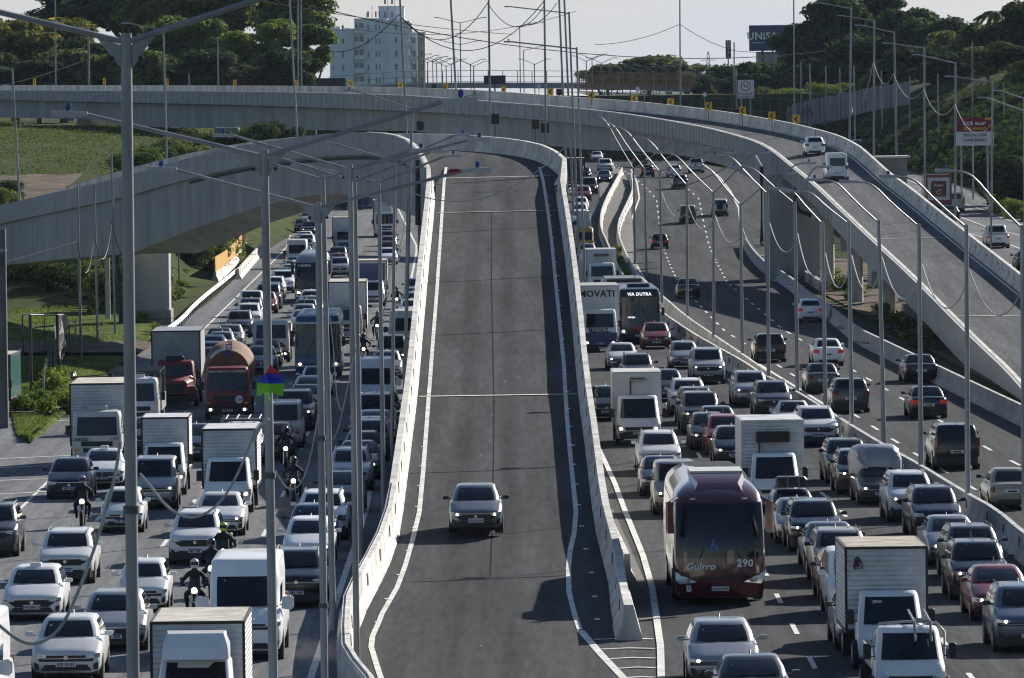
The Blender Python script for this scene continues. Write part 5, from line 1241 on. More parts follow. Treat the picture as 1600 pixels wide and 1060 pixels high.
rope([(188, 690), (180, 745), (165, 800), (150, 850), (125, 920), (95, 985), (60, 1008), (30, 1003), (-10, 970)], 80, 'blurred thick rope crossing before the white cars', .022)
rope([(400, 670), (385, 710), (360, 765), (330, 800), (295, 812), (262, 795), (235, 760), (218, 740)], 100, 'rope looping from the kite post to the thickest post', .02)
rope([(420, 655), (405, 668), (396, 690)], 119, 'frayed rope knot tied on the kite post', .035)
# streamers / cabinets beside ramp wall
for i, (x0, y0, x1, y1, D) in enumerate([(904, 330, 920, 357, 640), (902, 408, 911, 450, 560), (911, 498, 923, 530, 462)]):
    a, b = at(x0, y1, D), at(x1, y0, D); t = thing('control_cabinet', Vector((a.x, D, a.z)), ['grey cabinet furthest along the outside of the ramp wall', 'grey cabinet mid way along the outside of the ramp wall', 'grey cabinet on the post beside the lettered truck'][i], 'cabinet', 'grey cabinets outside the ramp wall')
    mb = MB(); mb.cbox(a.x, b.x, D, D + .5, a.z, b.z, .03); mb.build('body', M['conc'], t); mb = MB(); mb.box(a.x + .05, b.x - .05, D - .02, D, a.z + .08, b.z - .1); mb.build('door', M['conc_lt'], t)
# ================================================================ vehicle materials
def paint(name, c, metal=.0, rough=.35, coat=.4):
    mt = mat('paint_' + name, c, rough, metal=metal, coat=coat, var=.08, vs_=2.2); t = mt.node_tree; p = t.nodes['Principled BSDF']
    oi = t.nodes.new('ShaderNodeObjectInfo'); mr = t.nodes.new('ShaderNodeMapRange'); mr.inputs['To Min'].default_value = .78; mr.inputs['To Max'].default_value = 1.12
    vm = t.nodes.new('ShaderNodeVectorMath'); vm.operation = 'SCALE'; src = p.inputs['Base Color'].links[0].from_socket
    t.links.new(oi.outputs['Random'], mr.inputs['Value']); t.links.new(src, vm.inputs[0]); t.links.new(mr.outputs[0], vm.inputs['Scale']); t.links.new(vm.outputs[0], p.inputs['Base Color'])
    return mt
PC = {'white': paint('white', (.78, .78, .78)), 'white2': paint('dusty_white', (.50, .49, .465), rough=.5, coat=.3), 'silver': paint('silver', (.42, .425, .44), .45, .32), 'grey': paint('grey', (.062, .066, .076), .3, .3),
      'midgrey': paint('mid_grey', (.20, .205, .22), .5, .32), 'dgrey': paint('dark_grey', (.018, .020, .026), .2, .3), 'black': paint('black', (.005, .005, .007), rough=.25), 'navy': paint('navy', (.007, .011, .034), rough=.28), 'blue': paint('blue', (.02, .045, .13)),
      'red': paint('red', (.17, .008, .014)), 'wine': paint('wine', (.09, .004, .010), rough=.25, coat=1), 'brown': paint('brown', (.09, .055, .045), .3), 'beige': paint('beige', (.27, .25, .19)), 'sand': paint('sand', (.30, .28, .26), .4),
      'yellow': paint('yellow', (.55, .33, .03)), 'steelblue': paint('steel_blue', (.09, .12, .17), .4), 'green': paint('teal', (.01, .12, .10)), 'truckred': paint('truck_red', (.16, .010, .012), rough=.5, coat=.2), 'dblue': paint('deep_blue', (.01, .035, .15))}
VG = mat('vehicle_glass', (.010, .012, .018), .07, spec=.55, var=.5, vs_=1.4)
TYRE = mat('tyre', (.014, .014, .015), .85); RIM = mat('wheel_rim', (.30, .31, .32), .35, metal=.8); CHR = mat('chrome', (.55, .56, .58), .18, metal=1)
TRIM = mat('black_trim', (.014, .014, .016), .55); HLG = mat('headlamp_glass', (.40, .42, .45), .12, metal=.35, coat=1); BULB = mat('headlamp_bulb', (.6, .6, .6), .15, metal=.6)
LIT = mat('headlamp_lit', (1, .80, .48), .3, emit=5.0); TAIL = mat('tail_lamp', (.12, .006, .008), .2, coat=1); TAILLIT = mat('brake_lamp_lit', (.45, .02, .012), .3, emit=.14)
PLW = mat('plate_white', (.62, .63, .66), .4); PLB = mat('plate_blue', (.01, .03, .25), .4); PLT = mat('plate_digits', (.015, .015, .02), .5); AMB = mat('amber_lamp', (.8, .28, .03), .3)
BOXW = ribbed('ribbed_box_white', (.60, .60, .595), 'Z', 48, .75, .5, .22); BOXP = mat('panel_box_white', (.62, .62, .61), .5, var=.12, vs_=.8, stretch=(1, 1, .3)); BOXD = mat('box_roof_dirty', (.44, .41, .35), .8, var=.4, vs_=1.5)
BOXR = mat('box_roof_rusty', (.50, .46, .38), .85, var=.1, vs_=2.2, col2=(.10, .065, .04), detail=10, stretch=(.5, 1.5, 1))
BOXE = mat('box_edge_black', (.02, .02, .02), .6)
# ================================================================ shells
def ring(row):
    z, yf, yr, a, bf = row[:5]; br = row[5] if len(row) > 5 else .06; Ls = yr - yf
    h = [(0, yf), (.35 * a, yf + bf * .12), (.66 * a, yf + bf * .42), (.86 * a, yf + bf * .8), (.955 * a, yf + bf + .07), (a, yf + bf + .2)]
    s0, s1 = yf + bf + .2, yr - br - .18
    h += [(a, s0 + (s1 - s0) * k) for k in (.25, .5, .75)]
    h += [(a, s1), (.955 * a, yr - br - .05), (.86 * a, yr - br * .8), (.5 * a, yr - br * .2), (0, yr)]
    pts = [(x, y, z) for x, y in h] + [(-x, y, z) for x, y in h[-2:0:-1]]
    return pts                    # 14 + 12 = 26
def rlerp(rows, z):
    for a, b in zip(rows, rows[1:]):
        if z <= b[0] or b is rows[-1]:
            t = (z - a[0]) / (b[0] - a[0]); n = min(len(a), len(b)); return tuple(a[i] + (b[i] - a[i]) * t for i in range(n))
def shell_mb(rows, inset_top=True, mi=0):
    mb = MB(); mb.loft([ring(r) for r in rows], True, True, mi); return mb
def pane(rows, z0, z1, idx, nz_=4, off=.012, trim=0.0):
    mb = MB(); g_ = []
    n = 26
    for k in range(nz_ + 1):
        r = ring(rlerp(rows, z0 + (z1 - z0) * k / nz_)); g_.append([Vector(r[i % n]) for i in idx])
    nm = len(g_[0]); H_ = len(g_)
    # outward offset by local normal
    o = []
    for i in range(H_):
        rw = []
        for j in range(nm):
            du = g_[i][min(j + 1, nm - 1)] - g_[i][max(j - 1, 0)]; dv = g_[min(i + 1, H_ - 1)][j] - g_[max(i - 1, 0)][j]
            nn = du.cross(dv); nn.normalize(); c = Vector(((g_[i][j].x), (g_[i][j].y), 0)); 
            if nn.dot(Vector((g_[i][j].x, g_[i][j].y - (rows[0][1] + rows[0][2]) / 2, 0))) < 0: nn = -nn
            rw.append(g_[i][j] + nn * off)
        o.append(rw)
    # shrink the end columns a little so pillars show
    if trim:
        for rw in o: rw[0] = rw[0].lerp(rw[1], trim); rw[-1] = rw[-1].lerp(rw[-2], trim)
    mb.loft(o, False, False, closed=False); return mb
FR = [23, 24, 25, 0, 1, 2, 3]                   # windscreen columns
RS = [5, 6, 7]; RS2 = [7, 8, 9]                 # +x side glass
LS = [21, 20, 19]; LS2 = [19, 18, 17]
RR = [11, 12, 13, 14, 15]

class Model:
    def __init__(s): s.parts = []
    def add(s, name, mb, mats, smooth=38, sub=None, loc=(0, 0, 0)):
        me = bpy.data.meshes.new(name); me.from_pydata(mb.v, [], mb.f)
        if any(mb.mi): me.polygons.foreach_set('material_index', mb.mi)
        if smooth: me.polygons.foreach_set('use_smooth', [True] * len(me.polygons)); me.set_sharp_from_angle(angle=R(smooth))
        mats = mats if isinstance(mats, (list, tuple)) else [mats]
        for m_ in mats: me.materials.append(m_ if not isinstance(m_, str) else None)
        me.update(); s.parts.append((name, me, mats, sub, loc)); return len(s.parts) - 1
    def addmesh(s, name, me, mats, sub=None, loc=(0, 0, 0), rot=(0, 0, 0), scale=(1, 1, 1)):
        s.parts.append((name, me, mats, sub, loc, rot, scale)); return len(s.parts) - 1
    def inst(s, name, loc, rz, label, cat, group, keys, scale=1.0):
        t = thing(name, loc, label, cat, group, rz); t.scale = (scale,) * 3; objs = []
        for p in s.parts:
            o = bpy.data.objects.new(p[0], p[1]); col.objects.link(o); o.parent = objs[p[3]] if p[3] is not None else t; o.location = p[4]
            if len(p) > 5: o.rotation_euler = p[5]; o.scale = p[6]
            for i, m_ in enumerate(p[2]):
                if isinstance(m_, str): o.material_slots[i].link = 'OBJECT'; o.material_slots[i].material = keys[m_]
            objs.append(o)
        return t
def wheel_mb(r=.31, w_=.2, side=1):
    mb = MB(); n = 22
    def rg(x, rr): return [(x, rr * cos(2 * pi * k / n), rr * sin(2 * pi * k / n)) for k in range(n)]
    mb.loft([rg(-w_ / 2, r * .62), rg(-w_ / 2, r * .93), rg(-w_ / 2 + .03, r), rg(w_ / 2 - .03, r), rg(w_ / 2, r * .93), rg(w_ / 2, r * .62)], True, True, 0)
    x = side * (w_ / 2 + .004)
    mb.loft([rg(x, r * .62), rg(x + side * .008, r * .5), rg(x - side * .0, r * .14)][::side], False, True, 1); return mb
def add_wheels(mo, axles, half, r=.31, w_=.2, dual=()):
    for k, y in enumerate(axles):
        for sd_ in (1, -1):
            ww = w_ * 2 if k in dual else w_
            mo.add('wheel', wheel_mb(r, ww, sd_), [TYRE, RIM], 35, loc=(sd_ * (half - ww / 2 + .012), y, r))
def plate(mo, y, z, face=-1, txt=None, w_=.24):
    mb = MB(); mb.box(-w_, w_, y - .012, y + .012, z - .065, z + .065, 0); yy = (y + face * .02); mb.box(-w_ + .004, w_ - .004, min(yy, y + face * .0131), max(yy, y + face * .0131), z + .032, z + .062, 1)
    if txt is None:
        for i in range(7):
            if i == 3: continue
            x = -.165 + i * .055; mb.box(x - .018, x + .018, min(yy, y + face * .0131), max(yy, y + face * .0131), z - .045, z + .02, 2)
    return mo.add('number_plate', mb, [PLW, PLB, PLT], 0)

def car_model(kind, v=0):
    mo = Model()
    T = dict(L=4.0, W=1.72, H=1.49, hf=.76, belt=1.0, cowl=1.02, wt=.72, re=.42, rb=.10, top=.60, zb=.19, deck=None, r=.30, rail=False, clad=0, nose=0)
    if kind == 'sedan': T.update(L=4.5, W=1.76, H=1.46, cowl=1.18, wt=.84, re=1.22, rb=.62, deck=1.02, r=.31)
    if kind == 'suv': T.update(L=4.3, W=1.79, H=1.64, hf=.95, belt=1.13, cowl=1.0, wt=.66, re=.34, rb=.08, top=.63, zb=.24, r=.345, rail=True, clad=1)
    if kind == 'bigsuv': T.update(L=4.75, W=1.88, H=1.78, hf=1.02, belt=1.21, cowl=1.1, wt=.66, re=.30, rb=.06, top=.67, zb=.26, r=.38, rail=True, clad=1)
    if kind == 'pickup': T.update(L=5.1, W=1.86, H=1.78, hf=1.02, belt=1.20, cowl=1.2, wt=.72, re=2.15, rb=1.85, deck=1.10, top=.65, zb=.28, r=.38, clad=0)
    if kind == 'smallpickup': T.update(L=4.4, W=1.68, H=1.52, hf=.78, belt=1.0, cowl=1.05, wt=.72, re=2.0, rb=1.75, deck=.96, top=.58, zb=.22, r=.30)
    if kind == 'minivan': T.update(L=4.2, W=1.76, H=1.83, hf=.92, belt=1.14, cowl=.86, wt=.62, re=.16, rb=.05, top=.70, zb=.2)
    if kind == 'van': T.update(L=5.8, W=1.99, H=2.58, hf=1.08, belt=1.32, cowl=.72, wt=.74, re=.14, rb=.04, top=.78, zb=.24, r=.35)
    if kind == 'kombi': T.update(L=4.5, W=1.72, H=1.95, hf=1.06, belt=1.16, cowl=.14, wt=.26, re=.2, rb=.06, top=.70, zb=.24, nose=1)
    if kind == 'oldhatch': T.update(L=3.7, W=1.56, H=1.46, hf=.76, belt=.98, cowl=.85, wt=.62, re=.3, rb=.08, top=.60)
    if kind == 'boxy': T.update(L=4.25, W=1.80, H=1.69, hf=.98, belt=1.15, cowl=1.0, wt=.42, re=.22, rb=.05, top=.70, zb=.26, r=.36, rail=True, clad=1)
    if kind == 'beige': T.update(L=4.35, W=1.68, H=1.40, hf=.74, belt=.94, cowl=1.1, wt=.72, re=1.15, rb=.60, deck=.93, top=.56)
    L, W, H, hf, belt, cowl, zb = (T[k] for k in ('L', 'W', 'H', 'hf', 'belt', 'cowl', 'zb')); y0 = -L / 2; y1 = L / 2; w_ = W / 2
    deck = T['deck'] or belt + .03
    taper = .80 if not T['nose'] else .92
    st = [(y0, taper * .94, zb + .16, hf - .17), (y0 + .05, taper + .05, zb + .06, hf - .09), (y0 + .16, .935, zb, hf - .02), (y0 + .38, .985, zb, hf + .03), (y0 + cowl * .75, 1.0, zb, belt - .05), (y0 + cowl + .05, 1.0, zb, belt)]
    if T['nose']: st = [(y0, .90, zb + .1, hf - .08), (y0 + .05, .95, zb + .03, hf), (y0 + .2, 1, zb, belt)]
    yb = y1 - T['rb']
    st += [(0.0, 1.0, zb, belt + .02), (yb - .25, 1.0, zb, deck + (.0 if T['deck'] else .0)), (y1 - .2 if T['rb'] > .25 else y1 - .16, .975, zb + .02, deck - .005), (y1 - .05, .93, zb + .08, deck - .05), (y1, .86, zb + .18, deck - .16)]
    st.sort()
    rings = []
    for y, k, zl, zt in st:
        a = w_ * k; h = zt - zl
        prof = [(0, zl), (.72 * a, zl), (.93 * a, zl + .05), (.985 * a, zl + h * .25), (a, zl + h * .55), (.985 * a, zl + h * .8), (.945 * a, zt - .045), (.86 * a, zt), (.5 * a, zt + .025), (0, zt + .035)]
        rings.append([(x, y, z) for x, z in prof] + [(-x, y, z) for x, z in prof[-2:0:-1]])
    mb = MB(); mb.loft(rings)
    # greenhouse
    yc, yt = y0 + cowl, yb
    a0, a1 = w_ * .90, w_ * .90 * (T['top'] / .60) * .80
    a1 = min(a1, a0 * .97)
    top0 = yc + T['wt']; top1 = y1 - T['re']
    rows = [(belt - .08, yc - .06, yt + .02, a0, .16), (belt + .02, yc + .03, yt - .01, a0 * .995, .16), (belt + (H - belt) * .5, yc + (top0 - yc) * .5, yt + (top1 - yt) * .5, (a0 + a1) / 2 * 1.02, .13), (H - .075, top0 - .03, top1 + .02, a1, .10), (H - .025, top0 + .06, top1 - .04, a1 * .93, .09), (H, top0 + .26, top1 - .2, a1 * .72, .07)]
    mb.loft([ring(r) for r in rows], False, True)
    body = mo.add('body', mb, ['BODY'], 42)
    z0, z1 = belt + .035, H - .095
    if kind == 'van': z1 = 2.12
    mo.add('windscreen', pane(rows, z0, z1, FR, 4, trim=.35), VG, 60)
    mo.add('rear_window', pane(rows, z0 + (.03 if kind in ('suv', 'bigsuv', 'hatch', 'minivan') else 0), z1 - .01, RR, 3, trim=.25), VG, 60)
    if kind not in ('van',):
        for idx in (RS, RS2, LS, LS2):
            if kind in ('pickup', 'smallpickup') and idx in (RS2, LS2) and T['deck'] and kind == 'smallpickup': continue
            mo.add('side_window', pane(rows, z0 + .01, z1 - .01, idx, 3, off=.010, trim=.10), VG, 60)
    else:
        for idx in (RS, LS): mo.add('side_window', pane(rows, z0 + .05, 1.85, idx, 3, off=.010, trim=.3), VG, 60)
    # wheels, arches, sills
    ax = (y0 + .82, y1 - .78 if kind != 'van' else y1 - 1.2)
    for y in ax:
        for sd_ in (1, -1):
            n = 20; c = [(sd_ * (w_ + .004), y + (T['r'] + .055) * cos(2 * pi * k / n), T['r'] + (T['r'] + .055) * sin(2 * pi * k / n)) for k in range(n)]
            d = [(sd_ * (w_ - .25), p[1], p[2]) for p in c]; arch = MB(); arch.loft([c, d], True, False); mo.add('wheel_arch', arch, [TRIM], 30)
    add_wheels(mo, ax, w_, T['r'], .20)
    # under tray / lower black
    mb = MB(); mb.box(-w_ * .9, w_ * .9, y0 + .25, y1 - .2, .15, zb + .02); mo.add('underbody', mb, [TRIM], 0)
    F = y0
    if T['clad']:
        mb = MB(); mb.loft([[(-w_ * .86, F + .0, z0_), (-w_ * .78, F - .018, z0_), (w_ * .78, F - .018, z0_), (w_ * .86, F + .0, z0_), (w_ * .97, F + .17, z0_), (-w_ * .97, F + .17, z0_)] for z0_ in (zb - .02, zb + .20)], True, True)
        mb.loft([[(-w_ * .88, y1 + .018, z0_), (w_ * .88, y1 + .018, z0_), (w_ * .99, y1 - .2, z0_), (-w_ * .99, y1 - .2, z0_)] for z0_ in (zb - .02, zb + .26)], True, True)
        mo.add('bumper_cladding', mb, [TRIM], 30)
    # grille
    gz0, gz1 = hf - .27, hf - .12
    mb = MB()
    if v == 0: gw0, gw1 = .42, .50
    elif v == 1: gw0, gw1, gz0 = .30, .56, hf - .34
    else: gw0, gw1, gz1, gz0 = .52, .56, hf - .15, hf - .235
    if T['nose']:
        gz0, gz1, gw0, gw1 = .42, .56, .25, .3
    mb.loft([[(-gw0 * W * .9, F - .012, gz0), (gw0 * W * .9, F - .012, gz0), (gw1 * W * .9 * .9, F - .006, gz1), (-gw1 * W * .9 * .9, F - .006, gz1)], [(-gw0 * W * .9, F + .1, gz0), (gw0 * W * .9, F + .1, gz0), (gw1 * W * .9 * .9, F + .1, gz1), (-gw1 * W * .9 * .9, F + .1, gz1)]], True, True)
    gi = mo.add('grille', mb, [TRIM], 0)
    mb = MB(); mb.cyl((0, F - .02, (gz0 + gz1) / 2 + .02), (0, 1, 0), .055, .02, 14)
    if v == 1: mb.box(-gw1 * W * .78, gw1 * W * .78, F - .02, F - .005, gz1 - .012, gz1 + .014)
    if v != 1: mb.box(-gw0 * W * .8, gw0 * W * .8, F - .016, F - .013, (gz0 + gz1) / 2 - .008, (gz0 + gz1) / 2 + .008)
    mo.add('emblem', mb, [CHR], 0, sub=gi)
    # lower intake
    iz0, iz1 = zb + .07 + (.08 if T['clad'] else 0), zb + .22
    if iz1 - iz0 > .05 or v == 1:
        mb = MB(); iz1 = max(iz1, iz0 + .08)
        mb.loft([[(-.36 * W, y, iz0), (.36 * W, y, iz0), (.30 * W, y, iz1), (-.30 * W, y, iz1)] for y in (F - .014 - (.012 if T['clad'] else 0), F + .06)], True, True)
        for sd_ in (1, -1): mb.loft([[(sd_ * .385 * W, y + .0, iz0 + .02), (sd_ * .445 * W, y + .07, iz0 + .02), (sd_ * .455 * W, y + .07, iz1 + .06), (sd_ * .39 * W, y, iz1 + .02)] for y in (F - .015, F + .08)], True, True)
        mo.add('lower_intake', mb, [TRIM], 0)
    plate(mo, F - .035 - (.0 if not T['clad'] else .004), zb + .235 if kind not in ('van', 'kombi') else zb + .25)
    # head lamps wrap round the corner
    lz0, lz1 = hf - .20, hf - .075
    if v == 2 and not T['nose']: lz0 = hf - .165
    for sd_ in (1, -1):
        mb = MB()
        if T['nose']:
            mb.cyl((sd_ * .62, F - .0, .78), (0, 1, 0), .10, .06, 16); mb.cyl((sd_ * .62, F - .035, .78), (0, 1, 0), .07, .02, 14, 1)
        else:
            xi, xm, xo = .56 * w_, .80 * w_, .955 * w_
            ff = [(sd_ * xi, F + .004), (sd_ * xm, F + .004), (sd_ * xo, F + .17)]
            zz = [(lz0 + .03, lz1 - .02), (lz0, lz1), (lz0 + .03, lz1 + .02)]
            vs_ = []
            for (x, y), (a, b) in zip(ff, zz): vs_ += [(x, y - .018, a), (x, y - .005, b)]
            vs_ += [(sd_ * xi, F + .1, lz0), (sd_ * xi, F + .1, lz1), (sd_ * .85 * w_, F + .22, lz0), (sd_ * .85 * w_, F + .22, lz1)]
            mb.add(vs_, [(0, 2, 3, 1), (2, 4, 5, 3), (1, 3, 5, 9, 7), (0, 6, 8, 4, 2), (0, 1, 7, 6), (4, 8, 9, 5)])
            mb.cyl((sd_ * .70 * w_, F - .018, (lz0 + lz1) / 2), (0, 1, 0), .042, .012, 12, 1)
        mo.add('headlight', mb, [HLG, 'BULB'], 30)
    # tail lamps, rear garnish, plate
    tz0, tz1 = (deck - .32, deck - .12) if kind not in ('minivan', 'van', 'kombi', 'bigsuv', 'boxy') else (deck - .32, deck + .05)
    for sd_ in (1, -1):
        mb = MB(); mb.loft([[(sd_ * .60 * w_ if kind in ('hatch', 'sedan', 'suv') else sd_ * .76 * w_, y1 + .004, z), (sd_ * .86 * w_, y1 + .002, z), (sd_ * .975 * w_, y1 - .09, z), (sd_ * .975 * w_, y1 - .2, z), (sd_ * .7 * w_, y1 - .2, z)] for z in (tz0, tz1)], True, True); mo.add('tail_light', mb, ['TAIL'], 0)
    mb = MB(); mb.box(-.26, .26, y1 + .003, y1 + .03, zb + .40, zb + .53, 0); mb.box(-.17, .17, y1 + .031, y1 + .036, zb + .43, zb + .49, 1); mo.add('rear_plate', mb, [PLW, PLT], 0)
    if not T['clad']: mb = MB(); mb.box(-.6 * w_, .6 * w_, y1 - .05, y1 + .02, zb + .02, zb + .17); mo.add('rear_diffuser', mb, [TRIM], 0)
    # mirrors
    for sd_ in (1, -1):
        s_ = 1.0 if kind != 'van' else 1.6
        mb = MB(); cx, cy, cz = sd_ * (w_ + .11), yc + .32, belt + .10
        mb.loft([[(cx + sd_ * x * s_, cy + .05 * f * 0 + y, cz + z * s_ * (1.8 if kind == 'van' else 1)) for x, z in ((-.10, -.045), (.05, -.06), (.10, -.03), (.10, .05), (.04, .075), (-.09, .06))] for y in (-.06, .06) for f in (1,)], True, True)
        mb.box(min(sd_ * (w_ * .9), cx), max(sd_ * (w_ * .9), cx), cy - .02, cy + .03, cz - .05, cz - .01)
        mo.add('mirror', mb, ['MIRR'], 30)
    if T['rail']:
        mb = MB()
        for sd_ in (1, -1): mb.tube([(sd_ * a1 * .93, top0 + .12, H - .03), (sd_ * a1 * .93, top0 + .28, H + .04), (sd_ * a1 * .93, top1 - .3, H + .04), (sd_ * a1 * .93, top1 - .1, H - .03)], .018, 6)
        mo.add('roof_rails', mb, ['RAIL'], 40)
    if kind == 'pickup' or kind == 'smallpickup':
        mb = MB(); mb.box(-w_ * .84, w_ * .84, yb + .06, y1 - .1, deck + .0, deck + .035 + .012); mo.add('load_cover', mb, [TRIM], 0)
    if kind in ('hatch', 'sedan', 'suv', 'bigsuv', 'oldhatch', 'minivan'):
        mb = MB(); mb.tube([(0, top1 - .25, H - .01), (0, top1 - .1, H + (.20 if v == 1 else .06))], .012 if v == 1 else .02, 5); mo.add('antenna', mb, [TRIM], 0)
    rr_ = rlerp(rows, z1 - .10); mb = MB(); mb.box(-.53 * w_, -.49 * w_, rr_[1] - .0, rr_[1] + .08, z1 - .11, z1 - .07); mo.add('windscreen_sticker', mb, [HLG], 0)
    # wipers
    mb = MB()
    for x0, x1 in ((-.45, .05), (.1, .6)): 
        r0 = rlerp(rows, belt + .04); r1 = rlerp(rows, belt + .12)
        mb.tube([(x0 * w_, r0[1] + .0 - .03, belt + .045), (x1 * w_, r1[1] - .02, belt + .10)], .011, 4)
    mo.add('wipers', mb, [TRIM], 0)
    if kind == 'suv' or kind == 'boxy': pass
    mo.L = L; mo.W = W; mo.H = H; return mo
_cm = {}
def cm(kind, v=0):
    if (kind, v) not in _cm: _cm[(kind, v)] = car_model(kind, v)
    return _cm[(kind, v)]

# ---------------------------------------------------------------- headings
OUTC = [(0, 24), (240, 18.6), (300, 16.9), (450, 13.6), (560, 13.3), (690, 14.8), (780, 16.2), (900, 14.2), (1100, 11)]
def hdg(p):
    X, Y = p.x, p.y
    if X < 0: return .001 if Y < 262 else (-.009 if Y < 680 else -.024)
    if X > 34: return -.004
    if X < 13.0 and Y > 560 and X > 9.2: return (itp(Y + 20, OUTC) - itp(Y - 20, OUTC)) / 40
    i = itp(Y, [(240, 16.6), (270, 15.7), (350, 12.9), (520, 10.8), (700, 10.2)])
    if X > i: return (itp(Y + 25, OUTC) - itp(Y - 25, OUTC)) / 50
    f = max(0, min(1, (X - 3) / 12))
    return -.035 * f * (1 if Y > 215 else .6) if Y < 350 else -.012
def keys(colour, lit=0, brake=0, mirr=None):
    b = PC[colour]; return {'BODY': b, 'BULB': LIT if lit else BULB, 'TAIL': TAILLIT if brake else TAIL, 'MIRR': mirr or (b if colour in ('white', 'silver', 'red', 'grey') else TRIM), 'RAIL': CHR if colour in ('white', 'silver') else TRIM}
GRP = {'L': 'inbound vehicles jammed between the verge and the ramp', 'R': 'inbound vehicles jammed between the ramp and the median barrier', 'O': 'outbound vehicles beyond the median barrier', 'F': 'vehicles on the far road behind the exit viaduct', 'V': 'vehicles on the exit viaduct'}
NM = {'hatch': 'car', 'sedan': 'car', 'suv': 'car', 'bigsuv': 'car', 'boxy': 'car', 'oldhatch': 'car', 'beige': 'car', 'pickup': 'pickup_truck', 'smallpickup': 'pickup_truck', 'minivan': 'van', 'van': 'van', 'kombi': 'van'}
def put(road, kind, colour, x, y, label, v=0, lit=0, out=False, brake=0, P=None, h=None, scale=1.0, black_mirr=False):
    mo = cm(kind, v); p = P if P is not None else G(x, y); hx = hdg(p) if h is None else h
    
    if P is None: scale *= 1 + .08 * sm((y - 930) / 100)
    c = p + Vector((hx, 1, 0)).normalized() * mo.L * scale / 2; 
    if P is None: c.z = g(c.x, c.y)
    c.z += .018
    t = mo.inst(NM[kind], c, (pi - hx) if out else -hx, label, NM[kind].replace('_', ' '), GRP[road], keys(colour, lit, brake, TRIM if black_mirr else None), scale)
    rv = random.Random(label); t.scale = (scale * rv.uniform(.97, 1.03), scale * rv.uniform(.95, 1.04), scale * rv.uniform(.965, 1.035))
    if road in 'OR' and p.y > 690 and P is None:
        s_ = (g(c.x, c.y + 5) - g(c.x, c.y - 5)) / 10; t.rotation_euler[0] = atan(s_) * (-1 if out else 1)
    return t

# ================================================================ trucks
def dir_box(mo, w_, z0, z1, ya, yb, mt, edge=BOXE, roof=BOXD):
    h = w_ / 2; mb = MB(); mb.box(-h, h, ya, yb, z0, z1)
    bi = mo.add('box', mb, [mt], 0)
    mb = MB(); e = .055
    for sx_ in (-1, 1):
        for y in (ya, yb): mb.box(min(sx_ * h, sx_ * (h - e)) - (.012 if sx_ < 0 else -.0) , max(sx_ * h, sx_ * (h - e)) + (.012 if sx_ > 0 else 0), y - .012 if y == ya else y - e, y + e if y == ya else y + .012, z0 - .01, z1 + .012)
        mb.box(min(sx_ * (h - e), sx_ * (h + .012)), max(sx_ * (h - e), sx_ * (h + .012)), ya + e, yb - e, z1 - e, z1 + .012)
    mb.box(-h + e, h - e, ya - .012, ya + e, z1 - e, z1 + .012); mb.box(-h + e, h - e, yb - e, yb + .012, z1 - e, z1 + .012); mb.box(-h, h, ya - .015, yb, z0 - .12, z0 - .004)
    mo.add('box_edges', mb, [edge], 0, sub=bi)
    mb = MB(); mb.box(-h + e, h - e, ya + e, yb - e, z1 + .002, z1 + .02); mo.add('box_roof', mb, [roof], 0, sub=bi)
    return bi
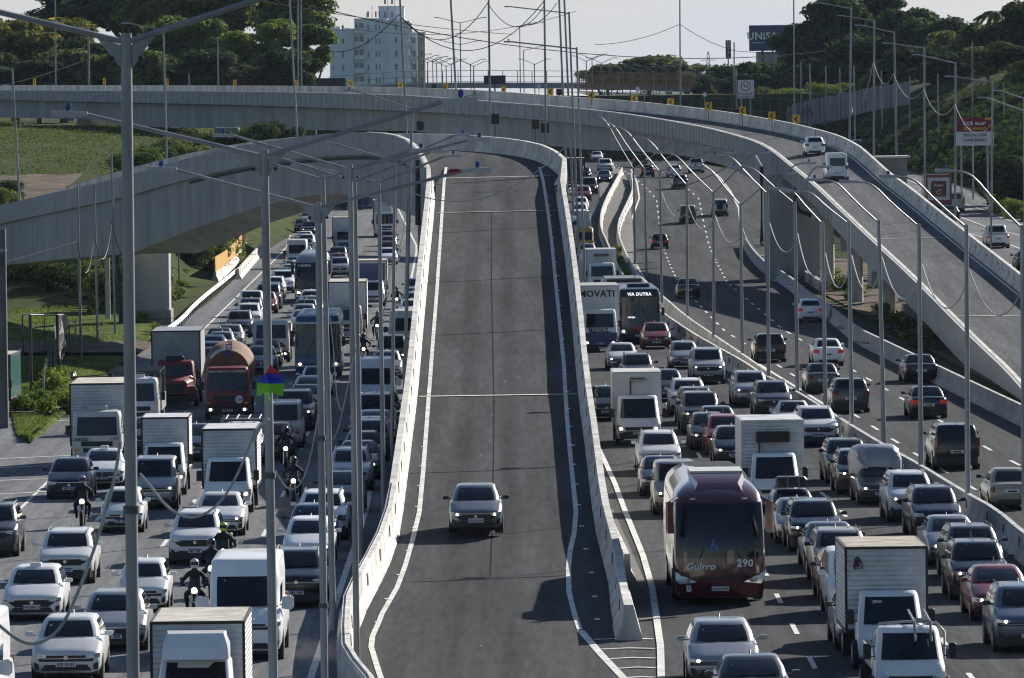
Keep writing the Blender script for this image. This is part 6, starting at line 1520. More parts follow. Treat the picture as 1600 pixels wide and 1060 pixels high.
def cab(mo, w_, H, style='light', y0=0.0, deep=1.8, two=None):
    a = w_ / 2
    if style == 'light':
        rows = [(.30, y0 + .06, y0 + deep, a * .94, .12), (.50, y0, y0 + deep, a * .97, .13), (.80, y0 + .02, y0 + deep, a * .985, .14), (1.02, y0 + .12, y0 + deep, a * .985, .16), (1.14, y0 + .34, y0 + deep, a * .97, .18), (H - .12, y0 + .34 + (H - 1.26) * .62, y0 + deep, a * .86, .14), (H - .03, y0 + .46 + (H - 1.26) * .62, y0 + deep - .03, a * .80, .12), (H, y0 + .7 + (H - 1.26) * .62, y0 + deep - .2, a * .6, .1)]
        g0, g1 = 1.18, H - .16
    else:
        rows = [(.42, y0 + .05, y0 + deep, a * .95, .10), (.60, y0, y0 + deep, a * .985, .10), (1.30, y0 + .0, y0 + deep, a * .99, .10), (1.42, y0 + .04, y0 + deep, a * .985, .11), (H - .22, y0 + .20, y0 + deep, a * .93, .12), (H - .06, y0 + .30, y0 + deep - .03, a * .89, .12), (H, y0 + .55, y0 + deep - .2, a * .72, .1)]
        g0, g1 = 1.42, H - .27
    ci = mo.add('cab', shell_mb(rows), ['BODY'], 40)
    mo.add('windscreen', pane(rows, g0, g1, FR, 4, trim=.22), VG, 60)
    for idx in (RS, LS): mo.add('side_window', pane(rows, g0 + .06, g1 - .03, idx, 3, off=.01, trim=.2), VG, 60)
    mb = MB()
    for x0, x1 in ((-.55, -.05), (.1, .6)): r0 = rlerp(rows, g0 + .02); mb.tube([(x0 * a, r0[1] - .03, g0 + .01), (x1 * a, r0[1] - .01, g0 + .1)], .014, 4)
    mo.add('wipers', mb, [TRIM], 0)
    for sd_ in (1, -1):
        mb = MB(); cx = sd_ * (a + .17); cz = g0 + .22; mb.cbox(cx - .10, cx + .10, y0 + .30, y0 + .40, cz - .19, cz + .2, .03); mb.tube([(sd_ * a * .96, y0 + .4, cz + .12), (cx, y0 + .37, cz + .12)], .015, 5); mb.tube([(sd_ * a * .96, y0 + .4, cz - .12), (cx, y0 + .37, cz - .12)], .015, 5); mo.add('mirror', mb, [TRIM], 30)
    F = y0
    if style == 'light':
        mb = MB(); mb.loft([[(-.55 * a, y, .66), (.55 * a, y, .66), (.62 * a, y, .80), (-.62 * a, y, .80)] for y in (F - .012, F + .1)]); mb.box(-.5 * a, .5 * a, F - .014, F + .1, .36, .48); mo.add('grille', mb, [TRIM], 0)
        for sd_ in (1, -1):
            mb = MB(); mb.loft([[(sd_ * .66 * a, F + .0 + dy, .64), (sd_ * .90 * a, F + .08 + dy, .64), (sd_ * .97 * a, F + .26 + dy, .70), (sd_ * .965 * a, F + .30 + dy, .90), (sd_ * .84 * a, F + .12 + dy, .90), (sd_ * .68 * a, F + .02 + dy, .80)] for dy in (-.025, .1)]); mb.cyl((sd_ * .78 * a, F - .0, .74), (0, 1, 0), .06, .03, 12, 1); mo.add('headlight', mb, [HLG, 'BULB'], 30)
        plate(mo, F - .03, .55)
    else:
        mb = MB(); mb.box(-.62 * a, .62 * a, F - .012, F + .1, .98, 1.18); mb.box(-.55 * a, .55 * a, F - .013, F + .1, .74, .90); mo.add('grille', mb, [TRIM], 0)
        mb = MB(); mb.cbox(-a * .98, a * .98, F - .12, F + .25, .38, .68, .05); mo.add('bumper', mb, ['BUMP'], 30)
        for sd_ in (1, -1):
            mb = MB(); mb.box(min(sd_ * .62 * a, sd_ * .88 * a), max(sd_ * .62 * a, sd_ * .88 * a), F - .135, F - .1, .46, .60, 0); mb.cyl((sd_ * .75 * a, F - .14, .53), (0, 1, 0), .065, .02, 12, 1); mo.add('headlight', mb, [HLG, 'BULB'], 0)
            mb = MB(); mb.box(min(sd_ * .74 * a, sd_ * .92 * a), max(sd_ * .74 * a, sd_ * .92 * a), F - .012, F + .1, .80, .88); mo.add('turn_signal', mb, [AMB], 0)
        plate(mo, F - .14, .50)
    return rows, g0, g1
TG_ = 'trucks'
def truck(road, x, y, label, cabc='white', style='light', cw=1.85, ch=2.05, bw=2.2, bt=3.1, bz=.95, bl=4.2, boxm=None, edge=BOXE, roof=BOXD, lit=0, extra=None, P=None, bump=None, box=True, h=None, name='truck', out=False):
    mo = Model(); half = cw / 2
    rows, g0, g1 = cab(mo, cw, ch, style, 0, 1.75)
    add_wheels(mo, (.75 if style == 'light' else 1.1, 1.9 + bl * .72), max(half, bw / 2 - .1), .38 if style == 'light' else .46, .24, dual=(1,))
    mb = MB(); mb.box(-.45, .45, .5, 1.9 + bl, .5, .78); mb.box(-half * .9, half * .9, .2, 1.6, .28, .45); mo.add('chassis', mb, [TRIM], 0)
    if box: bi = dir_box(mo, bw, bz, bt, 1.95, 1.95 + bl, boxm or BOXW, edge, roof)
    k = keys(cabc, lit); k['BUMP'] = bump or PC[cabc]
    if extra: extra(mo, half, ch, bw, bt, bl, rows)
    p = P if P is not None else G(x, y); hx = hdg(p) if h is None else h; c = p.copy(); c.z = (g(c.x, c.y) if P is None else c.z) + .018
    return mo.inst(name, c, (pi - hx) if out else -hx, label, 'truck', GRP[road], k)

def coach(road, x, y, label, colour='wine', W=2.62, H=3.75, L=12.5, g0=1.42, g1=3.0, style='coach', lit=0, extra=None, lower=None, rake=.55, sides=PC['white2'], h=None, P=None):
    mo = Model(); a = W / 2
    if style == 'coach':
        rows = [(.30, .12, L, a * .95, .18), (.55, .02, L, a * .985, .2), (1.0, .0, L, a, .22), (g0, .03, L, a, .24)] + [(g0 + (g1 - g0) * q, .03 + .48 * q ** 2.1, L, a * (1 - .035 * q * q), .24 + .04 * q) for q in (.2, .4, .55, .7, .85, 1.0)] + [(g1 + .15, .68, L, a * .945, .28), (g1 + .3, .90, L, a * .90, .28), (H - .2, 1.3, L - .1, a * .78, .3), (H, 2.4, L - .4, a * .55, .3)]
    else:
        rows = [(.30, .06, L, a * .96, .06), (.5, .0, L, a * .99, .08), (1.2, .0, L, a, .08), (g0, .02, L, a, .08), (g1, .12, L, a * .985, .1), (H - .28, .14, L, a * .975, .1), (H - .08, .24, L - .03, a * .93, .1), (H, .6, L - .2, a * .8, .08)]
    mo.add('body', shell_mb(rows), ['BODY'], 40)
    zf = g1 if style == 'coach' else g1 + .38
    wi = mo.add('windscreen', pane(rows, g0, zf, [22] + FR + [4], 10, off=.03, trim=.0), VG, 60)
    mb = MB(); r0, r1 = rlerp(rows, g0), rlerp(rows, zf); mb.tube([(0, r0[1] - .02, g0), (0, rlerp(rows, (g0 + zf) / 2)[1] - .022, (g0 + zf) / 2), (0, r1[1] - .02, zf)], .02, 4)
    for sx_ in (-1, 1): mb.tube([(sx_ * .12 + .0, rlerp(rows, g0 + 1.0)[1] - .05, g0 + .95), (sx_ * .62, r0[1] - .01, g0 - .02)], .022, 5)
    mo.add('wipers', mb, [TRIM], 0, sub=wi)
    for sd_, idx in ((1, [5, 6, 7, 8, 9]), (-1, [21, 20, 19, 18, 17])): mo.add('side_window', pane(rows, g0 + .25, min(g1 - .05, 2.95), idx, 2, off=.012, trim=.03), VG, 60)
    add_wheels(mo, (2.7, L - 3.4), a, .5, .3, dual=(1,))
    mb = MB(); mb.box(-a * .9, a * .9, .6, L - .5, .2, .34); mo.add('underbody', mb, [TRIM], 0)
    for sd_ in (1, -1):
        mb = MB()
        if style == 'coach': mb.loft([[(sd_ * .52 * a, .0 + dy, .72), (sd_ * .90 * a, .10 + dy, .66), (sd_ * .985 * a, .30 + dy, .78), (sd_ * .985 * a, .32 + dy, 1.02), (sd_ * .88 * a, .13 + dy, .96)] for dy in (-.03, .15)])
        else: mb.loft([[(sd_ * .58 * a, dy, .62), (sd_ * .93 * a, .05 + dy, .62), (sd_ * .96 * a, .07 + dy, .86), (sd_ * .66 * a, .0 + dy, .80)] for dy in (-.02, .12)])
        mb.cyl((sd_ * .78 * a, .0, .78), (0, 1, 0), .07, .05, 12, 1); mo.add('headlight', mb, [HLG, 'BULB'], 30)
    plate(mo, -.01, .52, w_=.26)
    for sd_ in (1, -1):
        mb = MB()
        if style == 'coach':
            mb.loft([[(sd_ * (a + x_), .05 + y_, z) for x_, y_ in ((.02, .1), (.02, -.12), (.20, -.16), (.26, .0), (.2, .12))] for z, in ((g1 - .85,), (g1 - .75,), (g1 - .1,), (g1 + .1,))]); mb.tube([(sd_ * a * .93, .5, g1 + .18), (sd_ * (a + .14), .1, g1 + .08)], .05, 6)
        else: mb.cbox(sd_ * (a + .16) - .1, sd_ * (a + .16) + .1, -.1, .02, g1 - .75, g1 - .25, .03); mb.tube([(sd_ * a * .95, .1, g1 + .05), (sd_ * (a + .16), -.04, g1 - .25)], .025, 6)
        mo.add('mirror', mb, ['MIRR'], 30)
    k = keys(colour, lit); k['MIRR'] = PC[colour] if style == 'coach' and colour == 'wine' else TRIM
    if extra: extra(mo, a, rows)
    p = P if P is not None else G(x, y); hx = hdg(p) if h is None else h; c = Vector((p.x, p.y, g(p.x, p.y) + .018))
    t = mo.inst('bus', c, -hx, label, 'bus', GRP[road], k); return t

# ================================================================ motorcycles and riders
def moto_model():
    mo = Model()
    for y in (-.68, .62): mo.add('wheel', wheel_mb(.31, .12, 1), [TYRE, RIM], 35, loc=(0, y, .31))
    mb = MB(); mb.loft([[(-.10, -.35, .45), (.10, -.35, .45), (.14, -.2, .85), (-.14, -.2, .85)], [(-.16, 0, .4), (.16, 0, .4), (.17, .05, .92), (-.17, .05, .92)], [(-.12, .35, .45), (.12, .35, .45), (.15, .4, .80), (-.15, .4, .80)], [(-.08, .95, .62), (.08, .95, .62), (.10, .95, .84), (-.10, .95, .84)]]); mo.add('body', mb, ['BODY'], 40)
    mb = MB(); mb.loft([[(-.15, -.42, .82), (.15, -.42, .82), (.19, -.36, 1.0), (.10, -.28, 1.28), (-.10, -.28, 1.28), (-.19, -.36, 1.0)], [(-.13, -.2, .82), (.13, -.2, .82), (.16, -.2, 1.0), (.08, -.2, 1.2), (-.08, -.2, 1.2), (-.16, -.2, 1.0)]]); mo.add('fairing', mb, ['BODY'], 40)
    mb = MB(); mb.cyl((0, -.44, .93), (0, 1, 0), .085, .05, 14); mo.add('headlight', mb, ['BULB'], 0)
    mb = MB(); mb.tube([(-.40, -.12, 1.06), (-.18, -.22, 1.03), (0, -.28, 1.0), (.18, -.22, 1.03), (.40, -.12, 1.06)], .018, 6); mo.add('handlebar', mb, [TRIM], 0)
    mb = MB()
    for sx_ in (-1, 1): mb.tube([(sx_ * .07, -.68, .31), (sx_ * .08, -.35, .98)], .03, 6)
    mo.add('fork', mb, [CHR], 0)
    for sx_ in (-1, 1): mb = MB(); mb.tube([(sx_ * .28, -.2, 1.05), (sx_ * .36, -.25, 1.22)], .01, 4); mb.cyl((sx_ * .38, -.26, 1.26), (0, 1, 0), .055, .03, 10); mo.add('mirror', mb, [TRIM], 0)
    mb = MB(); mb.tube([(.16, -.1, .35), (.2, .5, .38), (.22, .9, .42)], [.03, .05, .06], 8); mo.add('exhaust', mb, [CHR], 0)
    return mo
MOTO = moto_model()
def skin_mesh(name, verts, edges, root=0):
    me = bpy.data.meshes.new(name); me.from_pydata([v[0] for v in verts], edges, []); o = bpy.data.objects.new('tmp', me); col.objects.link(o)
    md = o.modifiers.new('s', 'SKIN'); md.use_smooth_shade = True
    for i, v in enumerate(verts): r_ = v[1]; me.skin_vertices[0].data[i].radius = r_ if isinstance(r_, tuple) else (r_, r_)
    me.skin_vertices[0].data[root].use_root = True
    o.modifiers.new('u', 'SUBSURF').levels = 1
    dg = bpy.context.evaluated_depsgraph_get(); m2 = bpy.data.meshes.new_from_object(o.evaluated_get(dg)); bpy.data.objects.remove(o); return m2
def rider_mesh():
    V = [((0, .30, .88), (.17, .15)), ((0, .24, 1.08), (.165, .13)), ((0, .17, 1.30), (.20, .13)), ((0, .12, 1.44), (.12, .10)), ((0, .08, 1.54), .065), ((0, .05, 1.64), .09), ((0, .04, 1.74), .08)]
    E_ = [(0, 1), (1, 2), (2, 3), (3, 4), (4, 5), (5, 6)]
    for s_ in (-1, 1):
        b = len(V); V += [((s_ * .20, .13, 1.38), .078), ((s_ * .34, .04, 1.22), .06), ((s_ * .41, -.06, 1.13), .046), ((s_ * .38, -.115, 1.085), .038)]; E_ += [(3, b), (b, b + 1), (b + 1, b + 2), (b + 2, b + 3)]
        b = len(V); V += [((s_ * .12, .24, .86), .11), ((s_ * .26, -.12, .80), .085), ((s_ * .24, .02, .50), .062), ((s_ * .22, .08, .36), .05), ((s_ * .23, -.08, .31), .045)]; E_ += [(0, b), (b, b + 1), (b + 1, b + 2), (b + 2, b + 3), (b + 3, b + 4)]
    return skin_mesh('person', V, E_)
RIDER = rider_mesh()
def glove_mb(s_):
    mb = MB(); cx, cy, cz = s_ * .375, -.115, 1.075
    mb.tube([(cx, cy + .05, cz + .025), (cx, cy - .0, cz + .02)], [.035, .04], 8)
    for k in range(4):
        x = cx + s_ * (-.036 + k * .024); l = (.9, 1, .95, .8)[k]
        mb.tube([(x, cy, cz + .03), (x, cy - .04 * l, cz + .015), (x, cy - .045 * l, cz - .02), (x, cy - .02, cz - .035)], [.011, .0105, .010, .008], 6)
    mb.tube([(cx - s_ * .045, cy + .02, cz + .01), (cx - s_ * .06, cy - .005, cz - .01), (cx - s_ * .05, cy - .03, cz - .03)], [.013, .012, .009], 6)
    return mb
def helmet_mb():
    mb = MB(); n = 16; rg = []
    for z, r_ in ((-.14, .095), (-.10, .125), (-.02, .145), (.06, .14), (.11, .105), (.145, .05)): rg.append([(r_ * .88 * cos(2 * pi * k / n), r_ * 1.05 * sin(2 * pi * k / n), z) for k in range(n)])
    mb.loft(rg); return mb
def visor_mb():
    mb = MB(); rg = []
    for z, r_ in ((-.05, .150), (.0, .153), (.055, .150)): rg.append([(r_ * .88 * sin(a) * 1.0, -r_ * 1.05 * cos(a), z) for a in [R(-62 + 15.5 * k) for k in range(9)]])
    mb.loft(rg, False, False, closed=False); return mb
def motorcyclist(x, y, lab_bike, lab_person, jacket=(.012, .012, .014), helm=(.02, .02, .02), bike='black', box=None, P=None, lit=1, glabel='L'):
    p = P or G(x, y); hx = hdg(p) * 1.0; c = Vector((p.x, p.y + .95, g(p.x, p.y) + .018))
    MOTO.inst('motorcycle', c, -hx, lab_bike, 'motorcycle', 'motorcycles filtering through the jam', keys(bike, lit))
    t = thing('person', c, lab_person, 'person', 'motorcycle riders', -hx)
    jm = mat('jacket_%02d%02d%02d' % tuple(int(v * 99) for v in jacket), jacket, .8)
    o = bpy.data.objects.new('body', RIDER); col.objects.link(o); o.parent = t
    if not RIDER.materials: RIDER.materials.append(jm)
    o.material_slots[0].link = 'OBJECT'; o.material_slots[0].material = jm
    hm = mat('helmet_%02d%02d%02d' % tuple(int(v * 99) for v in helm), helm, .25, coat=1)
    q = helmet_mb().build('helmet', hm, t, smooth=50, world=False, loc=(0, .03, 1.70)); v_ = visor_mb().build('visor', VG, q, smooth=50, world=False)
    for s_ in (-1, 1): glove_mb(s_).build('glove', TRIM, t, smooth=50, world=False)
    if box:
        mb = MB(); mb.cbox(-.26, .26, .55, 1.05, .95, 1.45, .04); b2 = mb.build('delivery_box', mat('delivery_box', box, .6), None, world=False); b2.location = c; b2.rotation_euler = (0, 0, -hx); tag(b2, 'large dark delivery box carried behind the lime helmeted rider', 'box')
# ================================================================ vehicles, each placed on its own lane
# ---- ramp and exit viaduct
Pq = onramp(744, 842); put('V', 'hatch', 'midgrey', 0, 0, 'lone grey hatchback with lit headlamps driving down the empty ramp', v=1, lit=1, P=Vector((Pq.x, Pq.y, Pq.z + .16)), h=-.002)
sc.objects[-1] if False else None
def ovdeck(x, y):
    best = None
    for i in range(len(NEARB) - 1):
        a, b = NEARB[i], FARB[i]
        for k in range(21):
            p = a.lerp(b, k / 20); q = pxs(p); d_ = (q[0] - x) ** 2 + (q[1] - y) ** 2
            if best is None or d_ < best[0]: best = (d_, p, i)
    i = best[2]; t_ = NEARB[max(i - 1, 0)] - NEARB[min(i + 1, len(NEARB) - 1)]
    t_ = -t_ if t_.y < 0 else t_
    return best[1], t_.x / max(.3, t_.y), best[2]
p, h_, i_ = ovdeck(1272, 243); put('V', 'hatch', 'white', 0, 0, 'white hatchback climbing the exit viaduct ahead of the van', out=True, P=p + Vector((0, 0, .05)), h=h_ * .5)
p, h_, i_ = ovdeck(1309, 280); put('V', 'van', 'white', 0, 0, 'white delivery van with twin rear doors on the exit viaduct', out=True, scale=.84, P=p + Vector((0, 0, .05)), h=h_ * .5)

# ---- inbound, picture left
L_ = [
 ('hatch', 'white', 103, 1066, 0, 0, 'white hatchback nearest the camera, clear plate, beside the thickest lamp post'),
 ('hatch', 'white', 50, 972, 1, 0, 'white hatchback with black lower bumper and taxi light on its roof'),
 ('suv', 'white', 102, 914, 1, 0, 'white crossover with panoramic dark roof and wide V grille'),
 ('suv', 'grey', -14, 872, 1, 0, 'grey crossover cut off by the picture edge'),
 ('hatch', 'silver', 176, 1020, 1, 0, 'silver hatchback half hidden behind the thickest lamp post base'),
 ('oldhatch', 'white', 222, 958, 0, 0, 'battered white car with dark bumper and missing corner trim'),
 ('suv', 'white', 305, 884, 1, 0, 'clean white crossover with black hexagonal grille ahead of the white sedan'),
 ('sedan', 'white', 342, 839, 2, 1, 'white sedan following the crossover with the hexagonal grille'),
 ('oldhatch', 'white', 190, 834, 0, 0, 'small tall white hatchback with round lower grille behind the thickest post'),
 ('sedan', 'white', 160, 764, 0, 0, 'white sedan with taxi light just in front of the flat nosed white truck'),
 ('hatch', 'navy', 108, 781, 1, 0, 'dark blue hatchback ahead of the motorcyclist by the hatching'),
 ('minivan', 'silver', 240, 797, 0, 1, 'silver small minivan in front of the narrow box truck'),
 ('sedan', 'navy', 303, 722, 0, 1, 'dark blue sedan squeezed between the two white box trucks'),
 ('sedan', 'navy', 232, 709, 0, 0, 'dark blue car behind the narrow white box truck'),
 ('suv', 'black', 463, 951, 2, 0, 'black crossover with light strip beside the tall white van'),
 ('hatch', 'white', 482, 886, 2, 1, 'white hatchback with lit headlamps behind the black crossover'),
 ('hatch', 'blue', 487, 864, 0, 0, 'blue hatchback tucked behind the white hatchback with lit headlamps'),
 ('suv', 'white', 503, 846, 2, 0, 'white crossover with roof rails behind the blue hatchback'),
 ('sedan', 'dgrey', 533, 804, 2, 0, 'dark grey sedan behind the white crossover with roof rails'),
 ('suv', 'silver', 548, 769, 1, 0, 'silver grey crossover with bright strip lamps by the ramp wall'),
 ('sedan', 'navy', 560, 751, 0, 1, 'navy sedan one behind the silver grey crossover'),
 ('hatch', 'dgrey', 567, 736, 0, 0, 'dark car two behind the silver grey crossover'),
 ('suv', 'navy', 577, 722, 1, 0, 'navy crossover three behind the silver grey one, by the ramp wall'),
 ('hatch', 'silver', 582, 708, 2, 0, 'silver roofed hatchback four behind the silver grey crossover'),
 ('sedan', 'silver', 586, 695, 0, 0, 'silver sedan five behind the silver grey crossover'),
 ('minivan', 'grey', 588, 682, 0, 1, 'grey small van in the ramp wall queue below the white passenger van'),
 ('sedan', 'dgrey', 597, 666, 2, 0, 'dark grey sedan directly in front of the white passenger van'),
 ('hatch', 'silver', 604, 594, 0, 0, 'silver hatchback directly behind the white passenger van'),
 ('minivan', 'dgrey', 612, 577, 0, 1, 'dark boxy car behind the silver hatchback in the ramp wall queue'),
 ('hatch', 'white', 643, 503, 0, 0, 'white roofed car by the ramp wall behind the white panel van'),
 ('hatch', 'silver', 645, 493, 2, 0, 'silver car half hidden by the ramp wall'),
 ('sedan', 'silver', 648, 484, 0, 0, 'second silver car half hidden by the ramp wall'),
 ('suv', 'blue', 651, 471, 1, 1, 'blue car emerging behind the ramp wall near the thin post'),
 # second lane
 ('kombi', 'white2', 444, 702, 0, 0, 'old flat nosed white passenger van beside the motorcyclist'),
 ('hatch', 'red', 428, 720, 0, 1, 'dark red car in front of the old flat nosed van'),
 ('bigsuv', 'navy', 460, 674, 1, 1, 'big navy sport utility behind the old flat nosed van'),
 ('sedan', 'dgrey', 477, 651, 0, 0, 'dark sedan behind the big navy sport utility'),
 ('sedan', 'silver', 484, 636, 2, 0, 'silver sedan two behind the big navy sport utility'),
 ('smallpickup', 'white', 494, 619, 0, 0, 'white small pickup in front of the blue skirted city bus'),
 ('sedan', 'silver', 474, 521, 0, 0, 'silver sedan behind the blue skirted city bus, first of the row'),
 ('hatch', 'silver', 475, 513, 1, 0, 'silver hatchback second behind the blue skirted city bus'),
 ('hatch', 'dgrey', 478, 505, 0, 1, 'grey hatchback third behind the blue skirted city bus'),
 ('sedan', 'silver', 486, 497, 2, 1, 'silver sedan fourth behind the blue skirted city bus'),
 ('hatch', 'white', 485, 489, 0, 0, 'white hatchback right in front of the grey coach'),
 ('suv', 'silver', 531, 434, 1, 0, 'silver crossover behind the coach and cab of the grey box truck'),
 ('hatch', 'red', 529, 423, 0, 0, 'red roofed car behind the silver crossover'),
 ('suv', 'dgrey', 528, 415, 2, 1, 'dark crossover second behind the silver one'),
 ('hatch', 'blue', 538, 403, 0, 1, 'blue car just in front of the far white box truck'),
 ('suv', 'navy', 548, 324, 0, 0, 'dark car far away under the viaduct arch'),
 ('sedan', 'blue', 548, 318, 0, 0, 'blue car farthest away under the viaduct arch'),
 ('hatch', 'dgrey', 607, 385, 0, 0, 'dark car right in front of the far white cab-over truck'),
 ('hatch', 'silver', 607, 393, 0, 0, 'silver car second in front of the far cab-over truck'),
 ('hatch', 'red', 606, 403, 1, 0, 'pinkish red car third in front of the far cab-over truck'),
 ('hatch', 'white', 606, 414, 2, 0, 'white car fourth in front of the far cab-over truck'),
 # outer lanes
 ('hatch', 'steelblue', 408, 585, 1, 0, 'blue grey car next to the orange mixer truck, kite side'),
 ('sedan', 'navy', 415, 574, 0, 0, 'navy car just behind the blue grey one near the kite'),
 ('suv', 'navy', 335, 592, 0, 1, 'navy car wedged between the red truck and the orange drum'),
 ('hatch', 'silver', 327, 578, 0, 0, 'silver car beside the big grey box of the red truck'),
 ('hatch', 'silver', 331, 567, 2, 0, 'silver car second back beside the big grey box of the red truck'),
 ('sedan', 'silver', 345, 560, 2, 0, 'silver sedan right above the orange drum'),
 ('hatch', 'dgrey', 342, 553, 0, 0, 'dark hatchback behind the silver sedan above the drum'),
 ('sedan', 'silver', 358, 546, 2, 0, 'silver sedan with bright headlamp two cars above the drum'),
 ('suv', 'grey', 374, 527, 1, 0, 'grey crossover with bright side stripe ahead of the white crossover'),
 ('suv', 'white', 388, 514, 2, 0, 'white crossover with roof rails behind the grey crossover'),
 ('suv', 'steelblue', 391, 505, 0, 1, 'blue grey crossover behind the white one by the guard rail'),
 ('pickup', 'white', 392, 496, 1, 0, 'white pickup beside the red car near the kite post'),
 ('hatch', 'red', 414, 490, 0, 1, 'red car behind the tall kite post near the navy crossover'),
 ('bigsuv', 'navy', 419, 484, 1, 0, 'tall navy crossover behind the red car'),
 ('hatch', 'white', 424, 474, 0, 0, 'white car behind the tall navy crossover'),
 ('suv', 'white', 428, 467, 2, 1, 'second white car behind the tall navy crossover'),
 ('boxy', 'white', 442, 459, 0, 0, 'boxy white off-roader beside the grey coach'),
 ('hatch', 'dgrey', 447, 450, 0, 0, 'dark car behind the boxy white off-roader'),
 ('hatch', 'white', 455, 443, 0, 0, 'white roofed car second behind the boxy off-roader'),
 ('sedan', 'silver', 458, 436, 0, 0, 'silver car third behind the boxy off-roader'),
 ('hatch', 'blue', 461, 430, 1, 0, 'blue car in front of the small white step van'),
 ('van', 'white2', 464, 420, 0, 0, 'small white step van in the outer queue'),
 ('hatch', 'grey', 474, 412, 0, 0, 'grey car first behind the small white step van'),
 ('sedan', 'silver', 477, 405, 0, 0, 'silver car second behind the small white step van'),
 ('hatch', 'dgrey', 476, 399, 2, 0, 'dark car third behind the small white step van'),
 ('suv', 'white', 479, 393, 0, 0, 'white crossover fourth behind the small white step van'),
 ('hatch', 'white', 477, 386, 1, 0, 'white hatchback fifth behind the small white step van'),
 ('suv', 'navy', 483, 371, 0, 1, 'navy crossover with one yellow lit lamp far in the outer queue'),
 ('hatch', 'navy', 472, 364, 0, 0, 'navy car touching the edge line far in the outer queue'),
 ('sedan', 'silver', 481, 352, 2, 0, 'silver car far in the outer queue beside the lamp post gussets'),
 ('hatch', 'blue', 478, 342, 0, 0, 'blue car last of the outer queue under the viaduct'),
]
for k, c, x, y, v, lit, lab in L_: put('L', k, c, x, y, lab, v, lit)
put('L', 'van', 'white', 588, 645, 'white passenger van with ribbed roof in the ramp wall queue', 0, 1)
put('L', 'van', 'white2', 632, 553, 'white panel van squeezed against the ramp wall', 0, 1)
big = put('L', 'van', 'white', 381, 1034, 'large white high roof van nearest the camera beside two motorcyclists', 0, 0)
put('L', 'van', 'white', -70, 1150, 'pale van corner at the very edge of the picture', 0, 0)
t = put('L', 'pickup', 'white', 378, 728, 'white pickup with a pipe rack behind the wide white box truck', 0, 1)
mb = MB()
for z in (1.95,):
    for x in (-.7, -.25, .25, .7): mb.tube([(x, -1.2, z), (x, 2.6, z)], .03, 6)
    for y in (-1.0, .4, 2.3): mb.tube([(-.9, y, z - .04), (.9, y, z - .04)], .035, 6); mb.tube([(-.85, y, 1.2), (-.9, y, z)], .03, 6); mb.tube([(.85, y, 1.2), (.9, y, z)], .03, 6)
mb.build('pipe_rack', M['galv'], t, world=False)

def ladder_x(mo, half, ch, bw, bt, bl, rows):
    mb = MB()
    for x in (.15, .55): mb.tube([(x, .5, ch - .35), (x, .75, ch + .12), (x, 3.0, ch + .25)], .035, 6)
    for y in (.9, 1.3, 1.7): mb.tube([(.15, y, ch + .14), (.55, y, ch + .14)], .02, 5)
    mo.add('ladder', mb, [M['galv']], 0)
def vent_x(w_=.5, col_='BODY', z=0):
    def f(mo, half, ch, bw, bt, bl, rows):
        mb = MB(); mb.cbox(-w_, w_, .7, 1.3, ch - .02, ch + .20, .05); mo.add('roof_vent', mb, [col_], 30)
    return f
def ac_x(z0, z1, w_, m1, cable=True):
    def f(mo, half, ch, bw, bt, bl, rows):
        mb = MB(); mb.cbox(-w_, w_, 1.60, 1.93, z0, z1, .05); k = mo.add('cooling_unit', mb, [m1], 30)
        mb = MB()
        for i in range(7): mb.box(-w_ * .9, w_ * .9, 1.585, 1.60, z0 + .06 + i * (z1 - z0 - .1) / 7, z0 + .06 + (i + .5) * (z1 - z0 - .1) / 7)
        mo.add('louvres', mb, [TRIM], 0, sub=k)
        if cable: mb = MB(); mb.tube([(-w_ * .8, 1.9, z0), (-w_ * .8, 1.92, z0 - .6), (-w_ * .8, 1.92, ch)], .03, 6); mo.add('hose', mb, [TRIM], 0)
    return f
def deflector_x(mo, half, ch, bw, bt, bl, rows):
    mb = MB(); mb.loft([[(-.80, .55, ch - .06), (.80, .55, ch - .06), (.80, 1.6, ch - .06), (-.80, 1.6, ch - .06)], [(-.76, .75, ch + .25), (.76, .75, ch + .25), (.8, 1.6, ch + .3), (-.8, 1.6, ch + .3)], [(-.66, 1.1, ch + .52), (.66, 1.1, ch + .52), (.7, 1.6, ch + .56), (-.7, 1.6, ch + .56)]]); mo.add('wind_deflector', mb, ['BODY'], 30)
def letters(T_):
    """T_: list of (text,size,x,y,z,mat,shear)"""
    def f(mo, *a):
        for tx, sz_, x, y, z, m2, sh in T_:
            me = text_mesh(tx, sz_, shear=sh).copy(); me.materials.clear(); me.materials.append(m2); mo.addmesh('lettering', me, [m2], None, (x, y, z), (pi / 2, 0, 0))
    return f
def many(*fs):
    def f(*a):
        for q in fs: q(*a)
    return f
def scribble_x(mo, half, ch, bw, bt, bl, rows):
    rnd = random.Random(8); mb = MB()
    for k in range(4):
        c = Vector((-.78 + rnd.uniform(-.05, .05), 1.925, 2.72)); pts = [c + Vector((.16 * cos(q * 1.3 + k) * rnd.uniform(.4, 1), 0, .26 * sin(q * 1.7 + k * 2) * rnd.uniform(.4, 1))) for q in range(7)]
        mb.tube(smooth_path(pts, 1), .009, 4)
    mo.add('graffiti', mb, [mat('spray_ink', (.08, .03, .06), .7)], 0)
INK = M['signblack']; INKB = mat('ink_blue', (.01, .04, .35), .5); WHT = M['white']
truck('L', 305, 1180, 'white box truck nearest the camera, only its roof and wind deflector showing', cw=1.95, ch=2.25, bw=2.25, bt=2.98, bl=4.6, extra=deflector_x)
